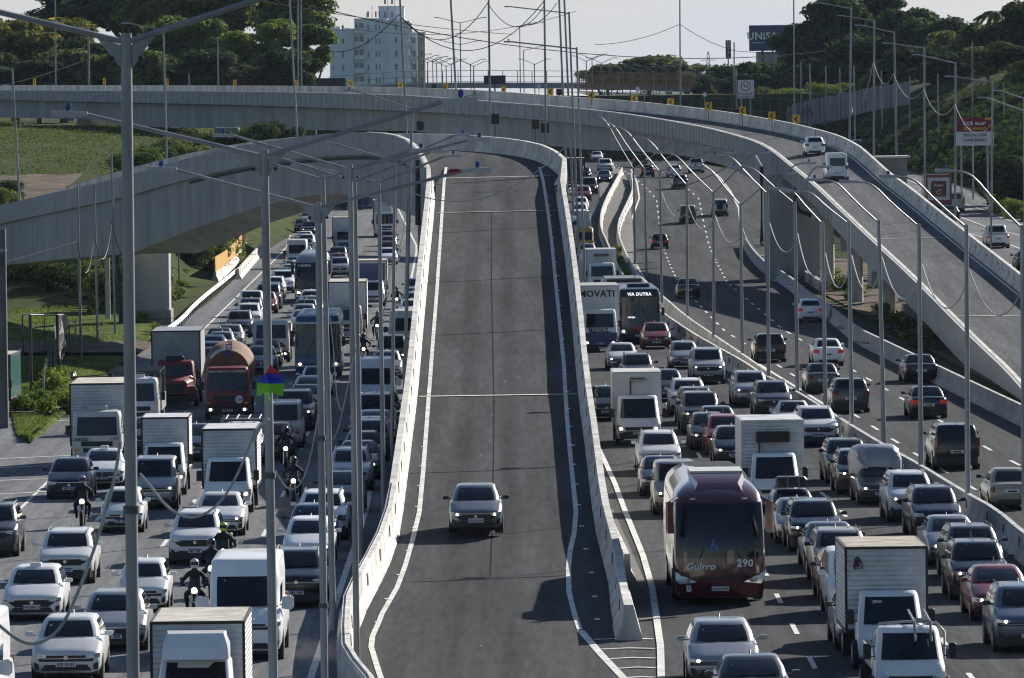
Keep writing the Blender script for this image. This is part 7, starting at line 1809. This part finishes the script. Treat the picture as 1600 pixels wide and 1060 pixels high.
truck('L', 152, 735, 'flat nosed white cargo truck with ribbed box beside the hatching', style='flat', cabc='white2', cw=2.1, ch=2.45, bw=2.42, bt=3.5, bz=1.0, bl=6.2, lit=1, extra=many(vent_x(.42, 'BODY'), letters([('CARGO', .2, -.72, -.02, 1.26, INK, 0), ('1317', .16, .75, -.02, 1.27, INK, 0)])), bump=PC['white2'])
t = truck('L', 212, 676, 'white flatbed truck with an iron rack over its cab', style='flat', cabc='white', cw=2.2, ch=2.5, bl=5, box=False, lit=0, extra=vent_x(.4))
mb = MB()
for x in (-1.1, 1.1):
    mb.tube([(x, 1.9, 1), (x, 1.9, 2.75)], .04, 6); mb.tube([(x, 6.5, 1), (x, 6.5, 2.75)], .04, 6); mb.tube([(x, .3, 2.75), (x, 6.6, 2.75)], .035, 6)
for i in range(9): mb.tube([(-1.15, .4 + i * .75, 2.78), (1.15, .4 + i * .75, 2.78)], .03, 6)
mb.tube([(-1.3, .3, 2.70), (1.3, .3, 2.70)], .04, 6); mb.build('iron_rack', M['galv_dk'], t, world=False)
mb = MB(); mb.box(-1.15, 1.15, 1.95, 6.8, .9, 1.05); mb.box(-1.15, -1.1, 1.95, 6.8, 1.05, 1.6); mb.box(1.1, 1.15, 1.95, 6.8, 1.05, 1.6); mb.build('flatbed', M['conc_dk'], t, world=False)
truck('L', 256, 776, 'narrow white box truck with lit headlamp behind the silver minivan', cw=1.72, ch=2.02, bw=1.85, bt=2.95, bl=3.6, lit=1, roof=BOXW)
truck('L', 356, 804, 'wide white box truck with ribbed box beside the motorcyclist', cw=1.78, ch=2.05, bw=2.05, bt=3.05, bl=4.4, lit=1, roof=BOXW)
# red bonneted truck
def bonnet_x(mo, half, ch, bw, bt, bl, rows):
    mb = MB(); mb.loft([[(-.62, -1.15, .75), (.62, -1.15, .75), (.66, -1.1, 1.25), (.5, -1.02, 1.40), (-.5, -1.02, 1.40), (-.66, -1.1, 1.25)], [(-.9, -.3, .7), (.9, -.3, .7), (.88, -.3, 1.35), (.66, -.3, 1.55), (-.66, -.3, 1.55), (-.88, -.3, 1.35)], [(-1.0, .15, .7), (1.0, .15, .7), (1.0, .15, 1.4), (.8, .15, 1.62), (-.8, .15, 1.62), (-1.0, .15, 1.4)]]); mo.add('bonnet', mb, ['BODY'], 40)
    mb = MB(); mb.box(-.52, .52, -1.17, -1.1, .8, 1.22); mo.add('radiator_grille', mb, [TRIM], 0)
    for s_ in (-1, 1): mb = MB(); mb.loft([[(s_ * x, y, z) for x, z in ((.66, .5), (1.12, .5), (1.14, .9), (.95, 1.12), (.66, 1.1))] for y in (-1.0, .2)]); mo.add('mudguard', mb, ['BODY'], 40)
    mb = MB(); mb.cbox(-1.12, 1.12, -1.3, -1.12, .42, .66, .04); mo.add('front_bumper', mb, [TRIM], 30)
    mb = MB(); mb.cbox(-.45, .45, .55, .95, ch - .02, ch + .2, .05); mo.add('roof_vent', mb, [TRIM], 30)
p = G(272, 640); p.y += 1.2
truck('L', 0, 0, 'dark red bonneted truck pulling a tall grey box beside the verge', style='flat', cabc='truckred', cw=2.0, ch=2.35, bw=2.45, bt=3.75, bz=1.0, bl=6.5, P=p, extra=bonnet_x, boxm=mat('panel_box_grey', (.28, .29, .30), .6, var=.2, vs_=.8), roof=mat('box_roof_grey', (.26, .27, .29), .5, var=.2), bump=TRIM)
# concrete mixer / tank truck
def tank_x(mo, half, ch, bw, bt, bl, rows):
    mb = MB(); n = 28; rg = []
    for y, r_ in ((2.0, .55), (2.15, .98), (3.2, 1.22), (5.2, 1.22), (6.6, .9), (7.2, .5)): rg.append([(r_ * cos(2 * pi * k / n), y, 2.28 + (.05 * (y - 2)) + r_ * sin(2 * pi * k / n)) for k in range(n)])
    mb.loft(rg); k = mo.add('mixer_drum', mb, [mat('drum_orange', (.17, .085, .05), .85, var=.3, vs_=1.5)], 40)
    mb = MB(); rg = []
    for y, r_ in ((2.14, .985), (2.6, 1.10)): rg.append([(r_ * cos(R(a)) * 1.004, y - .004, 2.28 + (.05 * (y - 2)) + r_ * sin(R(a)) * 1.004) for a in range(95, 150, 5)])
    mb.loft(rg, False, False, closed=False); mo.add('pale_stripe', mb, [PC['white2']], 40, sub=k)
    me = text_mesh('PEDRA', .42).copy(); me.transform(Matrix.Rotation(-pi / 2, 4, 'Z')); me.materials.clear(); me.materials.append(INKB); mo.addmesh('lettering', me, [INKB], None, (.0, 2.28, 3.32), (pi / 2 - 1.0, 0, 0))
    mb = MB(); mb.cyl((.55, -.02, 1.0), (0, 1, 0), .19, .03, 20); mo.add('number_disc', mb, [WHT], 0)
    for tx, sz_, x, z, m2 in (('154', .2, .55, 1.0, INKB), ('PEDRA PRONTA CONCRETO', .13, 0, ch - .22, WHT)):
        me = text_mesh(tx, sz_).copy(); me.materials.clear(); me.materials.append(m2); mo.addmesh('lettering', me, [m2], None, (x, -.045 if tx == '154' else .12, z), (pi / 2, 0, 0))
truck('L', 356, 658, 'red cement mixer truck with orange drum and blue lettering', style='flat', cabc='truckred', cw=2.15, ch=2.55, bl=5.2, box=False, lit=1, extra=tank_x, bump=TRIM)
truck('L', 424, 568, 'dark fronted grey truck with wide visor next to the city bus', style='flat', cabc='white2', cw=2.15, ch=2.45, bw=2.2, bt=2.2, bl=4, lit=1, bump=TRIM)
truck('L', 543, 537, 'grey box truck with dented cab between the paired posts', style='flat', cabc='silver', cw=1.9, ch=2.35, bw=2.4, bt=3.75, bl=6.5, boxm=BOXP, lit=1, roof=BOXD)
t = truck('L', 582, 480, 'box truck with a dark blue front panel behind the grey box truck', style='light', cabc='white', cw=1.8, ch=1.9, bw=2.15, bt=3.3, bl=5, boxm=BOXP, extra=lambda mo, *a: mo.add('blue_front_panel', (lambda m_: (m_.box(-.9, .9, 1.915, 1.93, 1.9, 3.1), m_)[1])(MB()), [PC['dblue']], 0))
truck('L', 538, 394, 'white cab-over box truck in the middle of the far queue', style='light', cabc='white2', cw=1.9, ch=2.1, bw=2.3, bt=3.3, bl=5, boxm=BOXP)
truck('L', 602, 371, 'white cab-over truck with tall sleeper cab far under the viaduct', style='flat', cabc='white', cw=2.35, ch=2.75, bw=2.5, bt=3.9, bl=8, boxm=BOXP, extra=deflector_x)
truck('L', 567, 328, 'deep blue truck farthest away under the viaduct arch', style='flat', cabc='dblue', cw=2.3, ch=2.7, bw=2.4, bt=3.2, bl=6, boxm=PC['dblue'])
# teal truck at the picture edge
p = G(-26, 655); t = truck('L', 0, 0, 'teal green truck cut by the picture edge beside the grass verge', style='flat', cabc='green', cw=2.2, ch=2.8, bw=2.3, bt=3.0, bl=5, boxm=PC['green'], P=p, bump=PC['green'], h=.03)
coach('L', 497, 592, 'dark windscreened city bus with a blue skirt and lit headlamp', colour='blue', style='city', H=3.45, W=2.5, g0=1.25, g1=2.5, lit=1, extra=lambda mo, a, rows: mo.add('roof_cap', shell_mb([(2.95, .1, 12.4, a * 1.003, .1), (3.25, .2, 12.4, a * .97, .1), (3.46, .5, 12.3, a * .85, .1)]), [PC['white2']], 40))
coach('L', 487, 474, 'grey roofed coach with a black windscreen ahead of the silver crossover', colour='silver', lit=1, H=3.7, W=2.5, g0=1.0, g1=2.95, extra=lambda mo, a, rows: letters([('TURISMO', .22, -.5, .35, 2.75, WHT, 0)])(mo))
# motorcycles left
motorcyclist(127, 826, 'black motorcycle with lit lamp riding behind the dark blue hatchback', 'motorcyclist in black beside the tall white hatchback near the hatching', helm=(.3, .3, .32))
motorcyclist(303, 975, 'motorcycle with clear windshield and lit round headlamp by the large van', 'motorcyclist in black with a white patterned helmet beside the large van', helm=(.6, .6, .62))
motorcyclist(329, 938, 'motorcycle hidden behind the white helmeted rider', 'motorcyclist in dark jacket and dark helmet against the large van side', helm=(.08, .08, .10))
motorcyclist(348, 910, 'motorcycle of the delivery rider behind the large van roof', 'delivery motorcyclist with a lime green helmet above the large van', helm=(.45, .65, .02), box=(.012, .012, .014))
motorcyclist(458, 792, 'motorcycle with glaring headlamp between the wide box truck and grey crossover', 'motorcyclist in a black jacket with glaring headlamp below the rope loop')
motorcyclist(446, 738, 'motorcycle with upright fork beside the dark red car', 'motorcyclist in a dark coat beside the dark red car')
motorcyclist(568, 572, 'motorcycle passing the white passenger van toward the camera', 'motorcyclist in black behind the white passenger van')
motorcyclist(589, 533, 'motorcycle beside the grey box truck wheels', 'motorcyclist in black beside the grey box truck')
motorcyclist(620, 489, 'motorcycle with yellow lamp near the ramp wall queue', 'motorcyclist in black on the stretch behind the white panel van')
motorcyclist(619, 413, 'far motorcycle beside the white car queue', 'motorcyclist in a pale jacket far up the road', jacket=(.25, .27, .3), helm=(.4, .4, .4))

# ---- incoming on the right of the ramp
R_ = [
 ('hatch', 'silver', 1132, 1074, 2, 1, 'silver hatchback with round front emblem just in front of the maroon coach'),
 ('sedan', 'grey', 1181, 1136, 0, 0, 'grey car roof cut by the bottom picture edge'),
 ('minivan', 'sand', 1059, 806, 0, 1, 'pale boxy minivan with a lit lamp half hidden by the maroon coach'),
 ('sedan', 'navy', 1036, 777, 0, 0, 'navy car between the silver crossover and pale minivan'),
 ('suv', 'white', 1031, 742, 1, 0, 'white crossover with roof rails two ahead of the cooling box truck'),
 ('hatch', 'black', 948, 658, 0, 1, 'black hatchback by the ramp wall next to the white box truck'),
 ('sedan', 'white', 973, 579, 0, 1, 'white sedan in front of the lettered blue and white truck'),
 ('suv', 'dgrey', 997, 607, 1, 0, 'dark crossover behind the white box truck with small cooling unit'),
 ('hatch', 'navy', 1043, 628, 0, 0, 'navy hatchback beside the small cooling unit box truck'),
 ('bigsuv', 'silver', 1107, 601, 1, 1, 'silver pickup fronted sport utility with four lit lamps'),
 ('hatch', 'silver', 1070, 577, 0, 0, 'silver hatchback beside the median barrier under the lamp post'),
 ('hatch', 'red', 1026, 546, 0, 0, 'red hatchback in front of the city bus'),
 ('hatch', 'white', 955, 470, 0, 0, 'white car with a roof light between the two white trucks'),
 ('suv', 'silver', 1175, 636, 0, 1, 'silver crossover with lit lamp nearest the median barrier'),
 ('suv', 'grey', 1210, 653, 1, 0, 'dark grey crossover in front of the silver crossover'),
 ('suv', 'white', 1077, 650, 0, 0, 'white crossover just behind the two grey crossovers'),
 ('suv', 'grey', 1089, 664, 0, 0, 'light roofed grey crossover sandwiched in the middle queue'),
 ('bigsuv', 'dgrey', 1097, 678, 2, 1, 'dark grey crossover with lit lamps in the middle queue'),
 ('hatch', 'grey', 1124, 694, 0, 0, 'grey hatchback behind the red crossover'),
 ('hatch', 'dgrey', 1110, 704, 2, 1, 'dark hatchback with one bright lamp beside the red crossover'),
 ('suv', 'red', 1137, 712, 1, 1, 'red crossover with lit lamps behind the black hatchback'),
 ('hatch', 'black', 1149, 728, 0, 1, 'black hatchback with lit lamps by the cooling unit truck'),
 ('suv', 'white', 1279, 698, 1, 0, 'white crossover with slim grille by the median barrier'),
 ('smallpickup', 'white', 1243, 683, 0, 0, 'white small pickup behind the white crossover with slim grille'),
 ('suv', 'dgrey', 1327, 757, 2, 1, 'dark brown grey crossover by the barrier slots'),
 ('suv', 'black', 1345, 774, 2, 1, 'black crossover beside the tarp covered pickup'),
 ('suv', 'white', 1427, 817, 1, 1, 'white crossover with dark windscreen in front of the tarp covered pickup'),
 ('hatch', 'navy', 1243, 836, 0, 0, 'dark blue car with black luggage strapped on its roof'),
 ('sedan', 'silver', 1254, 851, 0, 0, 'silver car between the luggage car and the black crossover'),
 ('suv', 'black', 1276, 863, 2, 1, 'black crossover with orange lit lamps beside the maroon coach'),
 ('sedan', 'steelblue', 1303, 893, 2, 1, 'blue grey sedan in front of the black crossover with orange lamps'),
 ('suv', 'sand', 1318, 915, 0, 1, 'silver pink crossover with roof rails behind the white panel van'),
 ('hatch', 'brown', 1326, 942, 0, 0, 'brown car sliver beside the white panel van'),
 ('minivan', 'white', 1343, 968, 0, 1, 'white panel van with lit lamp beside the tall ribbed box'),
 ('sedan', 'steelblue', 1360, 1018, 0, 0, 'blue grey car sliver beside the tall ribbed box truck'),
 ('suv', 'navy', 1466, 843, 0, 0, 'navy crossover behind the silver sedan at the barrier side'),
 ('sedan', 'silver', 1493, 886, 2, 1, 'silver sedan with bright curved lamp strip'),
 ('suv', 'grey', 1527, 910, 0, 0, 'grey crossover roof between silver sedan and black crossover'),
 ('suv', 'black', 1534, 940, 1, 1, 'glossy black crossover with white lit lamp outlines'),
 ('sedan', 'red', 1568, 972, 1, 1, 'red sedan with four white lamp rings behind the blue crossover'),
 ('suv', 'steelblue', 1612, 1022, 2, 1, 'blue grey crossover at the picture edge in front of the red sedan'),
 ('smallpickup', 'white', 933, 254, 0, 0, 'white pickup farthest away under the overpass'),
 ('boxy', 'white', 946, 270, 0, 0, 'white boxy off-roader with round lamps far up the road'),
 ('hatch', 'dgrey', 945, 287, 0, 1, 'dark car with two lit lamps far up the road'),
 ('minivan', 'dgrey', 922, 304, 0, 1, 'dark van with bright lamp far up by the crossing posts'),
 ('suv', 'red', 912, 316, 0, 0, 'dark red car behind the far posts'),
 ('hatch', 'white', 908, 332, 0, 0, 'white car first of three behind the bundle of posts'),
 ('hatch', 'silver', 907, 343, 0, 0, 'silver car second of three behind the bundle of posts'),
 ('suv', 'white', 907, 355, 2, 0, 'white crossover third of three behind the bundle of posts'),
 ('hatch', 'navy', 905, 369, 0, 0, 'navy car beside the furthest grey cabinet'),
 ('hatch', 'steelblue', 918, 408, 0, 0, 'blue grey car just in front of the yellow van'),
 ('hatch', 'white', 922, 418, 0, 0, 'white hatchback between the yellow van and the fridge truck'),
 ('hatch', 'black', 913, 281, 0, 1, 'dark car glimpsed behind the pair of very tall posts'),
]
for k, c, x, y, v, lit, lab in R_:
    t = put('R', k, c, x, y, lab, v, lit)
    if 'luggage strapped' in lab:
        mb = MB(); mb.cbox(-.55, .55, -.2, .75, 1.60, 1.95, .09); mb.build('luggage_bag', mat('bag_black', (.015, .015, .018), .5), t, smooth=40, world=False); mb = MB()
        for y_ in (-.1, .6): mb.tube([(-.6, y_, 1.52), (-.6, y_, 1.58), (.6, y_, 1.58), (.6, y_, 1.52)], .02, 5)
        for x_ in (-.15, .25): mb.tube([(x_, -.22, 1.6), (x_, -.22, 1.97), (x_, .77, 1.97)], .015, 4)
        mb.build('roof_rack', M['galv'], t, world=False)
    if 'taxi light' in lab: pass
put('R', 'pickup', 'yellow', 914, 396, 'yellow van with a dark windscreen behind the posts', 0) if False else put('R', 'van', 'yellow', 914, 397, 'yellow van with a dark windscreen behind the very tall posts', 0, scale=.92)
# tarp covered small pickup
t = put('R', 'smallpickup', 'grey', 1378, 790, 'grey small pickup with bulging silver tarpaulin over its load', 0, 1)
mb = MB(); rg = []
rnd = random.Random(4)
for y, wf, zz in ((-.62, .55, 1.55), (-.5, .80, 2.0), (-.1, .9, 2.16), (.9, .92, 2.18), (1.9, .9, 2.12), (2.15, .82, 1.8)):
    pts = []
    for k in range(17):
        a = pi * k / 16; cx_, cz_ = cos(a), sin(a); pts.append((math.copysign(abs(cx_) ** .45, cx_) * wf + .03 * sin(k * 2.1 + y * 3), y + .03 * sin(k * 3), 1.0 + (zz - 1.0) * cz_ ** .4 + .03 * sin(k * 1.7 + y * 5)))
    rg.append(pts)
mb.loft(rg); mb.build('tarpaulin', mat('tarp_silver', (.30, .31, .33), .38, metal=.35, bump=.5, bs=3), t, smooth=60, world=False)
for q in [o for o in bpy.data.objects if 'taxi light' in str(o.get('label', ''))]:
    mb = MB(); mb.cbox(-.16, .16, -.1, .1, 1.475, 1.60, .03); mb.build('taxi_light', M['white'], q, world=False)

truck('R', 1424, 1108, 'white open truck with a ladder and tubular frame over its cab, nearest camera', cw=1.80, ch=1.98, bl=3.4, box=False, lit=0, extra=many(ladder_x, lambda mo, half, ch, *a: mo.add('tubular_frame', (lambda m_: (m_.tube([(-.88, .45, 1.2), (-.9, .75, 1.85), (-.72, .95, ch + .08), (0, 1.0, ch + .12), (.72, .95, ch + .08), (.9, .75, 1.85), (.88, .45, 1.2)], .03, 8), m_)[1])(MB()), [PC['white2']], 50), lambda mo, half, ch, *a: mo.add('flatbed', (lambda m_: (m_.box(-.88, .88, 1.95, 5.2, .85, .95), m_.box(-.88, -.84, 1.95, 5.2, .95, 1.3), m_.box(.84, .88, 1.95, 5.2, .95, 1.3), m_)[3])(MB()), [PC['white2']], 0)))
truck('R', 1394, 1048, 'white truck with tall ribbed box and rusty roof behind the ladder truck', cw=1.82, ch=2.05, bw=2.22, bt=3.15, bl=4.4, edge=BOXE, roof=BOXR, lit=0, extra=many(letters([('JESUS', .10, -.35, .38, 1.80, WHT, 0)]), scribble_x))
truck('R', 998, 697, 'white box truck with small cooling unit and black bumper grille', cw=1.98, ch=2.15, bw=2.12, bt=3.12, bl=4.2, boxm=BOXP, edge=PC['white2'], roof=PC['white2'], lit=1, extra=many(ac_x(2.75, 2.93, .36, PC['white2']), lambda mo, *a: mo.add('black_bumper', (lambda m_: (m_.loft([[(-.8, y, .3), (.8, y, .3), (.85, y, .52), (.5, y, .62), (-.5, y, .62), (-.85, y, .52)] for y in (-.03, .2)]), m_)[1])(MB()), [TRIM], 0)))
truck('R', 1213, 800, 'white box truck with a wide black cooling unit behind the maroon coach', cw=1.85, ch=2.1, bw=2.3, bt=3.25, bl=4.4, boxm=BOXW, edge=PC['white2'], roof=BOXW, lit=0, extra=ac_x(2.45, 2.85, .62, TRIM))
truck('R', 938, 550, 'blue and white box truck lettered MOVATI beside the city bus', style='flat', cabc='white', cw=2.05, ch=2.5, bw=2.38, bt=3.85, bl=6.5, boxm=BOXP, edge=PC['white2'], roof=PC['white2'], lit=1, bump=PC['dblue'], extra=many(letters([('MOVATI', .55, -.12, 1.93, 3.35, INK, 0), ('MOVATI', .3, -.1, -.03, 1.28, INK, 0)]), lambda mo, *a: mo.add('blue_lower_front', (lambda m_: (m_.box(-1.0, 1.0, -.02, .1, .68, 1.12), m_)[1])(MB()), [PC['dblue']], 0)))
truck('R', 941, 462, 'white fridge truck with roof unit beside the median weeds', style='flat', cabc='white', cw=2.05, ch=2.45, bw=2.3, bt=3.4, bl=5.5, boxm=BOXP, edge=PC['white2'], roof=PC['white2'], lit=1, extra=ac_x(2.85, 3.12, .6, PC['white2'], False))
truck('R', 977, 500, 'dark grey container truck behind the city bus', style='flat', cabc='grey', cw=2.2, ch=2.3, bw=2.4, bt=2.72, bl=7, boxm=PC['black'], edge=PC['silver'], roof=PC['black'])
truck('R', 899, 292, 'dark box truck half hidden by the bundle of tall posts', style='flat', cabc='black', cw=2.2, ch=2.4, bw=2.4, bt=3.3, bl=6, boxm=PC['navy'])
def busx(mo, a, rows):
    mb = MB(); mb.box(-.85, .85, .10, .2, 2.86, 3.16); mo.add('destination_panel', mb, [TRIM], 0)
    for tx, sz_, x, z in (('VIA DUTRA', .27, 0, 3.02), ('ARUJA', .15, -.5, 1.62)):
        me = text_mesh(tx, sz_).copy(); mm = mat('led_white', (.85, .88, .95), .5, emit=.8); me.materials.clear(); me.materials.append(mm); mo.addmesh('lettering', me, [mm], None, (x, .085 if z > 2 else .0 - .0, z), (pi / 2, 0, 0))
    mb = MB(); mb.loft([[(-.75, 1.6, 3.3), (.75, 1.6, 3.3), (.75, 4.2, 3.3), (-.75, 4.2, 3.3)], [(-.6, 1.9, 3.62), (.6, 1.9, 3.62), (.6, 4, 3.62), (-.6, 4, 3.62)]]); mo.add('roof_unit', mb, [PC['navy']], 30)
    mb = MB(); mb.box(-.5, .3, -.02, .1, .92, 1.05); mo.add('red_stripe', mb, [PC['red']], 0)
coach('R', 1000, 538, 'dark blue city bus showing VIA DUTRA on its destination panel', colour='navy', style='city', H=3.4, W=2.52, g0=1.30, g1=2.45, lit=1, extra=busx)
def guix(mo, a, rows):
    for tx, sz_, x, y, z, sh in (('Guirro', .30, -.60, -.05, 1.19, .3), ('290', .32, .75, .03, 1.27, 0)):
        me = text_mesh(tx, sz_, shear=sh).copy(); me.materials.clear(); me.materials.append(WHT); mo.addmesh('lettering', me, [WHT], None, (x, y, z), (pi / 2, 0, 0))
    mb = MB(); mb.box(-1.02, -.88, -.02, .12, .44, .62); mo.add('sticker', mb, [PLW], 0)
    me = text_mesh('F', .13).copy(); me.materials.clear(); me.materials.append(INKB); mo.addmesh('lettering', me, [INKB], None, (-.95, -.03, .53), (pi / 2, 0, 0))
    mb = MB(); mb.loft([[(x * .9, 1.15 + abs(x) * .1, 3.36), (x * .9, 1.3, 3.44)] for x in [-.8 + .16 * k for k in range(11)]], False, False, closed=False)
    rg = [[(-.75, .98, 3.33), (.75, .98, 3.33), (.85, 2.6, 3.66), (-.85, 2.6, 3.66)], [(-.6, 1.35, 3.62), (.6, 1.35, 3.62), (.8, 2.6, 3.86), (-.8, 2.6, 3.86)]]
    mb = MB(); mb.loft(rg); mo.add('roof_fairing', mb, ['BODY'], 50)
    mb = MB(); mb.loft([[(-.55, 1.30, 3.56), (.55, 1.30, 3.56), (.5, 1.36, 3.63), (-.5, 1.36, 3.63)], [(-.55, 1.6, 3.56), (.55, 1.6, 3.56), (.5, 1.6, 3.63), (-.5, 1.6, 3.63)]]); mo.add('air_intake', mb, [TRIM], 0)
    mb = MB(); mb.box(-.8, .8, 2.62, 5.0, 3.6, 3.92); mo.add('roof_unit', mb, [PC['white2']], 0)
    for s_ in (-1, 1): mb = MB(); mb.box(s_ * .78 - .08, s_ * .78 + .08, .74, .86, 3.16, 3.2); mo.add('marker_lamp', mb, [WHT], 0)
    mb = MB(); mb.loft([[(-.7, -.015, .86), (.7, -.015, .86), (.45, -.015, .78), (-.45, -.015, .78)], [(-.7, .1, .86), (.7, .1, .86), (.45, .1, .78), (-.45, .1, .78)]]); mo.add('grille', mb, [TRIM], 0)
    # wheelchair emblem behind the glass, laid on it
    mb = MB(); c = (-.18, -.0, 1.78); mb.tube([(c[0] + .09 * cos(R(q)), c[1], c[2] - .02 + .09 * sin(R(q))) for q in range(100, 400, 25)], .014, 5); mb.tube([(c[0] - .02, c[1], c[2] + .16), (c[0] - .01, c[1], c[2] + .04), (c[0] + .07, c[1], c[2] + .03), (c[0] + .11, c[1], c[2] - .08), (c[0] + .15, c[1], c[2] - .08)], .016, 5); mb.cyl((c[0] - .02, c[1], c[2] + .2), (0, 1, 0), .028, .02, 8)
    mo.add('wheelchair_emblem', mb, [mat('emblem_blue', (.10, .22, .75), .4)], 0)
coach('R', 1126, 948, 'large maroon coach numbered 290 with drooping mirror arms', colour='wine', H=3.72, W=2.72, g0=1.45, g1=3.05, lit=0, extra=guix)

# ---- outbound, seen from behind
for k, c, x, y, brake, lab in [
 ('sedan', 'dgrey', 1440, 599, 0, 'dark grey sedan by the far barrier driving away'), ('sedan', 'black', 1452, 655, 1, 'black sedan with one lit tail lamp driving away'),
 ('bigsuv', 'black', 1496, 735, 0, 'black sport utility largest of the outbound cars'), ('beige', 'beige', 1582, 797, 0, 'old beige sedan at the picture edge'),
 ('sedan', 'white', 1295, 573, 1, 'white outbound sedan with red tail lamps'), ('sedan', 'grey', 1287, 615, 0, 'grey outbound sedan in front of the white one'),
 ('suv', 'grey', 1330, 646, 0, 'grey outbound crossover beside the median barrier'), ('suv', 'black', 1204, 567, 0, 'black outbound crossover at the barrier fork'),
 ('hatch', 'white', 1267, 504, 1, 'white outbound hatchback in the overpass shadow'), ('sedan', 'black', 1076, 467, 0, 'black outbound sedan beyond the city bus'),
 ('hatch', 'black', 1031, 390, 1, 'black outbound hatchback at the edge of the overpass shadow'), ('minivan', 'dgrey', 1075, 350, 0, 'dark outbound van in sunlight'),
 ('boxy', 'silver', 1125, 338, 0, 'white outbound off-roader with a spare wheel on its back'), ('suv', 'grey', 1063, 296, 0, 'grey outbound crossover behind the curved lamp arms'),
 ('hatch', 'white', 1054, 277, 0, 'white outbound hatchback near the overpass'), ('hatch', 'dgrey', 1012, 277, 1, 'dark outbound hatchback near the overpass'),
 ('suv', 'black', 1001, 262, 1, 'black outbound crossover farthest away in the inner lane'), ('pickup', 'white', 1089, 271, 0, 'white outbound pickup emerging under the overpass')]:
    t = put('O', k, c, x, y, lab, 0, 0, out=True, brake=brake)
    if 'spare' in lab:
        w1 = wheel_mb(.34, .2, 1); mb = MB(); mb.add([(y_, x_, z_) for x_, y_, z_ in w1.v], w1.f); o = mb.build('spare_wheel', TYRE, t, smooth=40, world=False, loc=(0, 2.25, .98))
# ---- far road
put('F', 'pickup', 'white', 1560, 389, 'white pickup on the far road near the picture edge', out=True, brake=1, v=0)
put('F', 'minivan', 'white2', 1494, 332, 'white estate car beside the red framed truck', out=True)
put('F', 'sedan', 'dgrey', 1486, 347, 'dark car just showing over the exit viaduct wall', out=True)
put('F', 'sedan', 'dgrey', 1608, 425, 'dark car at the picture edge over the exit viaduct wall', out=True)
mo = Model(); dir_box(mo, 2.5, 1.0, 3.9, -6, 0, PC['white'], PC['red'], PC['red'])
mb = MB()
for x0, x1, z0, z1 in ((-1.27, -1.08, .95, 3.95), (1.08, 1.27, .95, 3.95), (-1.08, 1.08, 3.65, 3.95), (-1.08, 1.08, .95, 1.45)): mb.box(x0, x1, -6.06, -6.0, z0, z1)
mo.add('red_frame', mb, [PC['red']], 0); mb = MB(); mb.cbox(-.72, .72, -6.05, -6.0, 1.8, 3.3, .1); mo.add('red_panel', mb, [PC['red']], 0)
for tx, sz_, z in (('shopee', .26, 2.85),): 
    me = text_mesh('Jomipac', .26).copy(); me.materials.clear(); me.materials.append(WHT); mo.addmesh('lettering', me, [WHT], None, (0, -6.08, 2.9), (pi / 2, 0, 0))
mb = MB(); mb.tube([(-.1, -6.07, 2.0), (.2, -6.07, 2.1), (.25, -6.07, 2.5), (.1, -6.07, 2.55), (.0, -6.07, 2.3), (-.25, -6.07, 2.35), (-.2, -6.07, 2.05)], .035, 5); mo.add('emblem', mb, [WHT], 0)
add_wheels(mo, (-4.8, .8), 1.2, .45, .3); mb = MB(); mb.box(-.5, .5, -5.8, 2, .5, .98); mo.add('chassis', mb, [TRIM], 0)
rows = [(.6, 2.3, 3.9, 1.1, .0, .1), (1.6, 2.3, 3.95, 1.15, 0, .1), (2.6, 2.35, 3.7, 1.1, 0, .1)]; mo.add('cab', shell_mb(rows), ['BODY'], 40); mo.add('windscreen', pane(rows, 1.6, 2.45, RR, 2), VG, 60)
p = G(1467, 338); p.y += 6; mo.inst('truck', Vector((p.x, p.y, g(p.x, p.y) + .02)), .0, 'red framed white truck with a red square panel on its back', 'truck', GRP['F'], keys('red'))
p = G(1503, 290); motorcyclist(1503, 290, 'motorcycle on the far road before the studded patch', 'motorcyclist on the far road near the trees', lit=0, P=p)
for n_, x, y in (('delete', 0, 0),): pass
# readable plates on the nearest cars
def platetext(labpart, txt, y, z, m2=None):
    for q in [o for o in bpy.data.objects if labpart in str(o.get('label', ''))][:1]:
        pl = [c for c in q.children if c.name.startswith('number_plate')][0]
        zz = sum(v.co.z for v in pl.data.vertices[:8]) / 8; yy = min(v.co.y for v in pl.data.vertices)
        nm = pl.data.copy(); 
        mb = MB(); yb_ = yy; mb.box(-.245, .245, yb_ - .006, yb_ - .001, zz - .068, zz + .068); o = mb.build('plate_face', PLW, None); o.parent = pl
        text(txt, .115, PLT, (0, yb_ - .009, zz - .01), (pi / 2, 0, 0), pl, 'plate_lettering')
platetext('nearest the camera, clear plate', 'EJF-5505', 0, 0); platetext('lone grey hatchback', 'SIU8A04', 0, 0); platetext('large maroon coach', 'ARV2E98', 0, 0)
platetext('white lit lamp outlines', 'GJD1F28', 0, 0); platetext('black lower bumper and taxi', 'FHU0H15', 0, 0); platetext('silver hatchback with round', 'SYA2F0', 0, 0)
# ================================================================ air
hz = bpy.data.materials.new('haze'); hz.use_nodes = True; t = hz.node_tree; t.nodes.clear()
o_ = t.nodes.new('ShaderNodeOutputMaterial'); pv = t.nodes.new('ShaderNodeVolumePrincipled'); pv.inputs['Color'].default_value = (.60, .74, 1.0, 1); pv.inputs['Density'].default_value = .000022; pv.inputs['Anisotropy'].default_value = .1
t.links.new(pv.outputs[0], o_.inputs['Volume'])
mb = MB(); mb.box(-1600, 1600, -60, 16000, -6, 90); o = mb.build('haze', hz); o['kind'] = 'stuff'
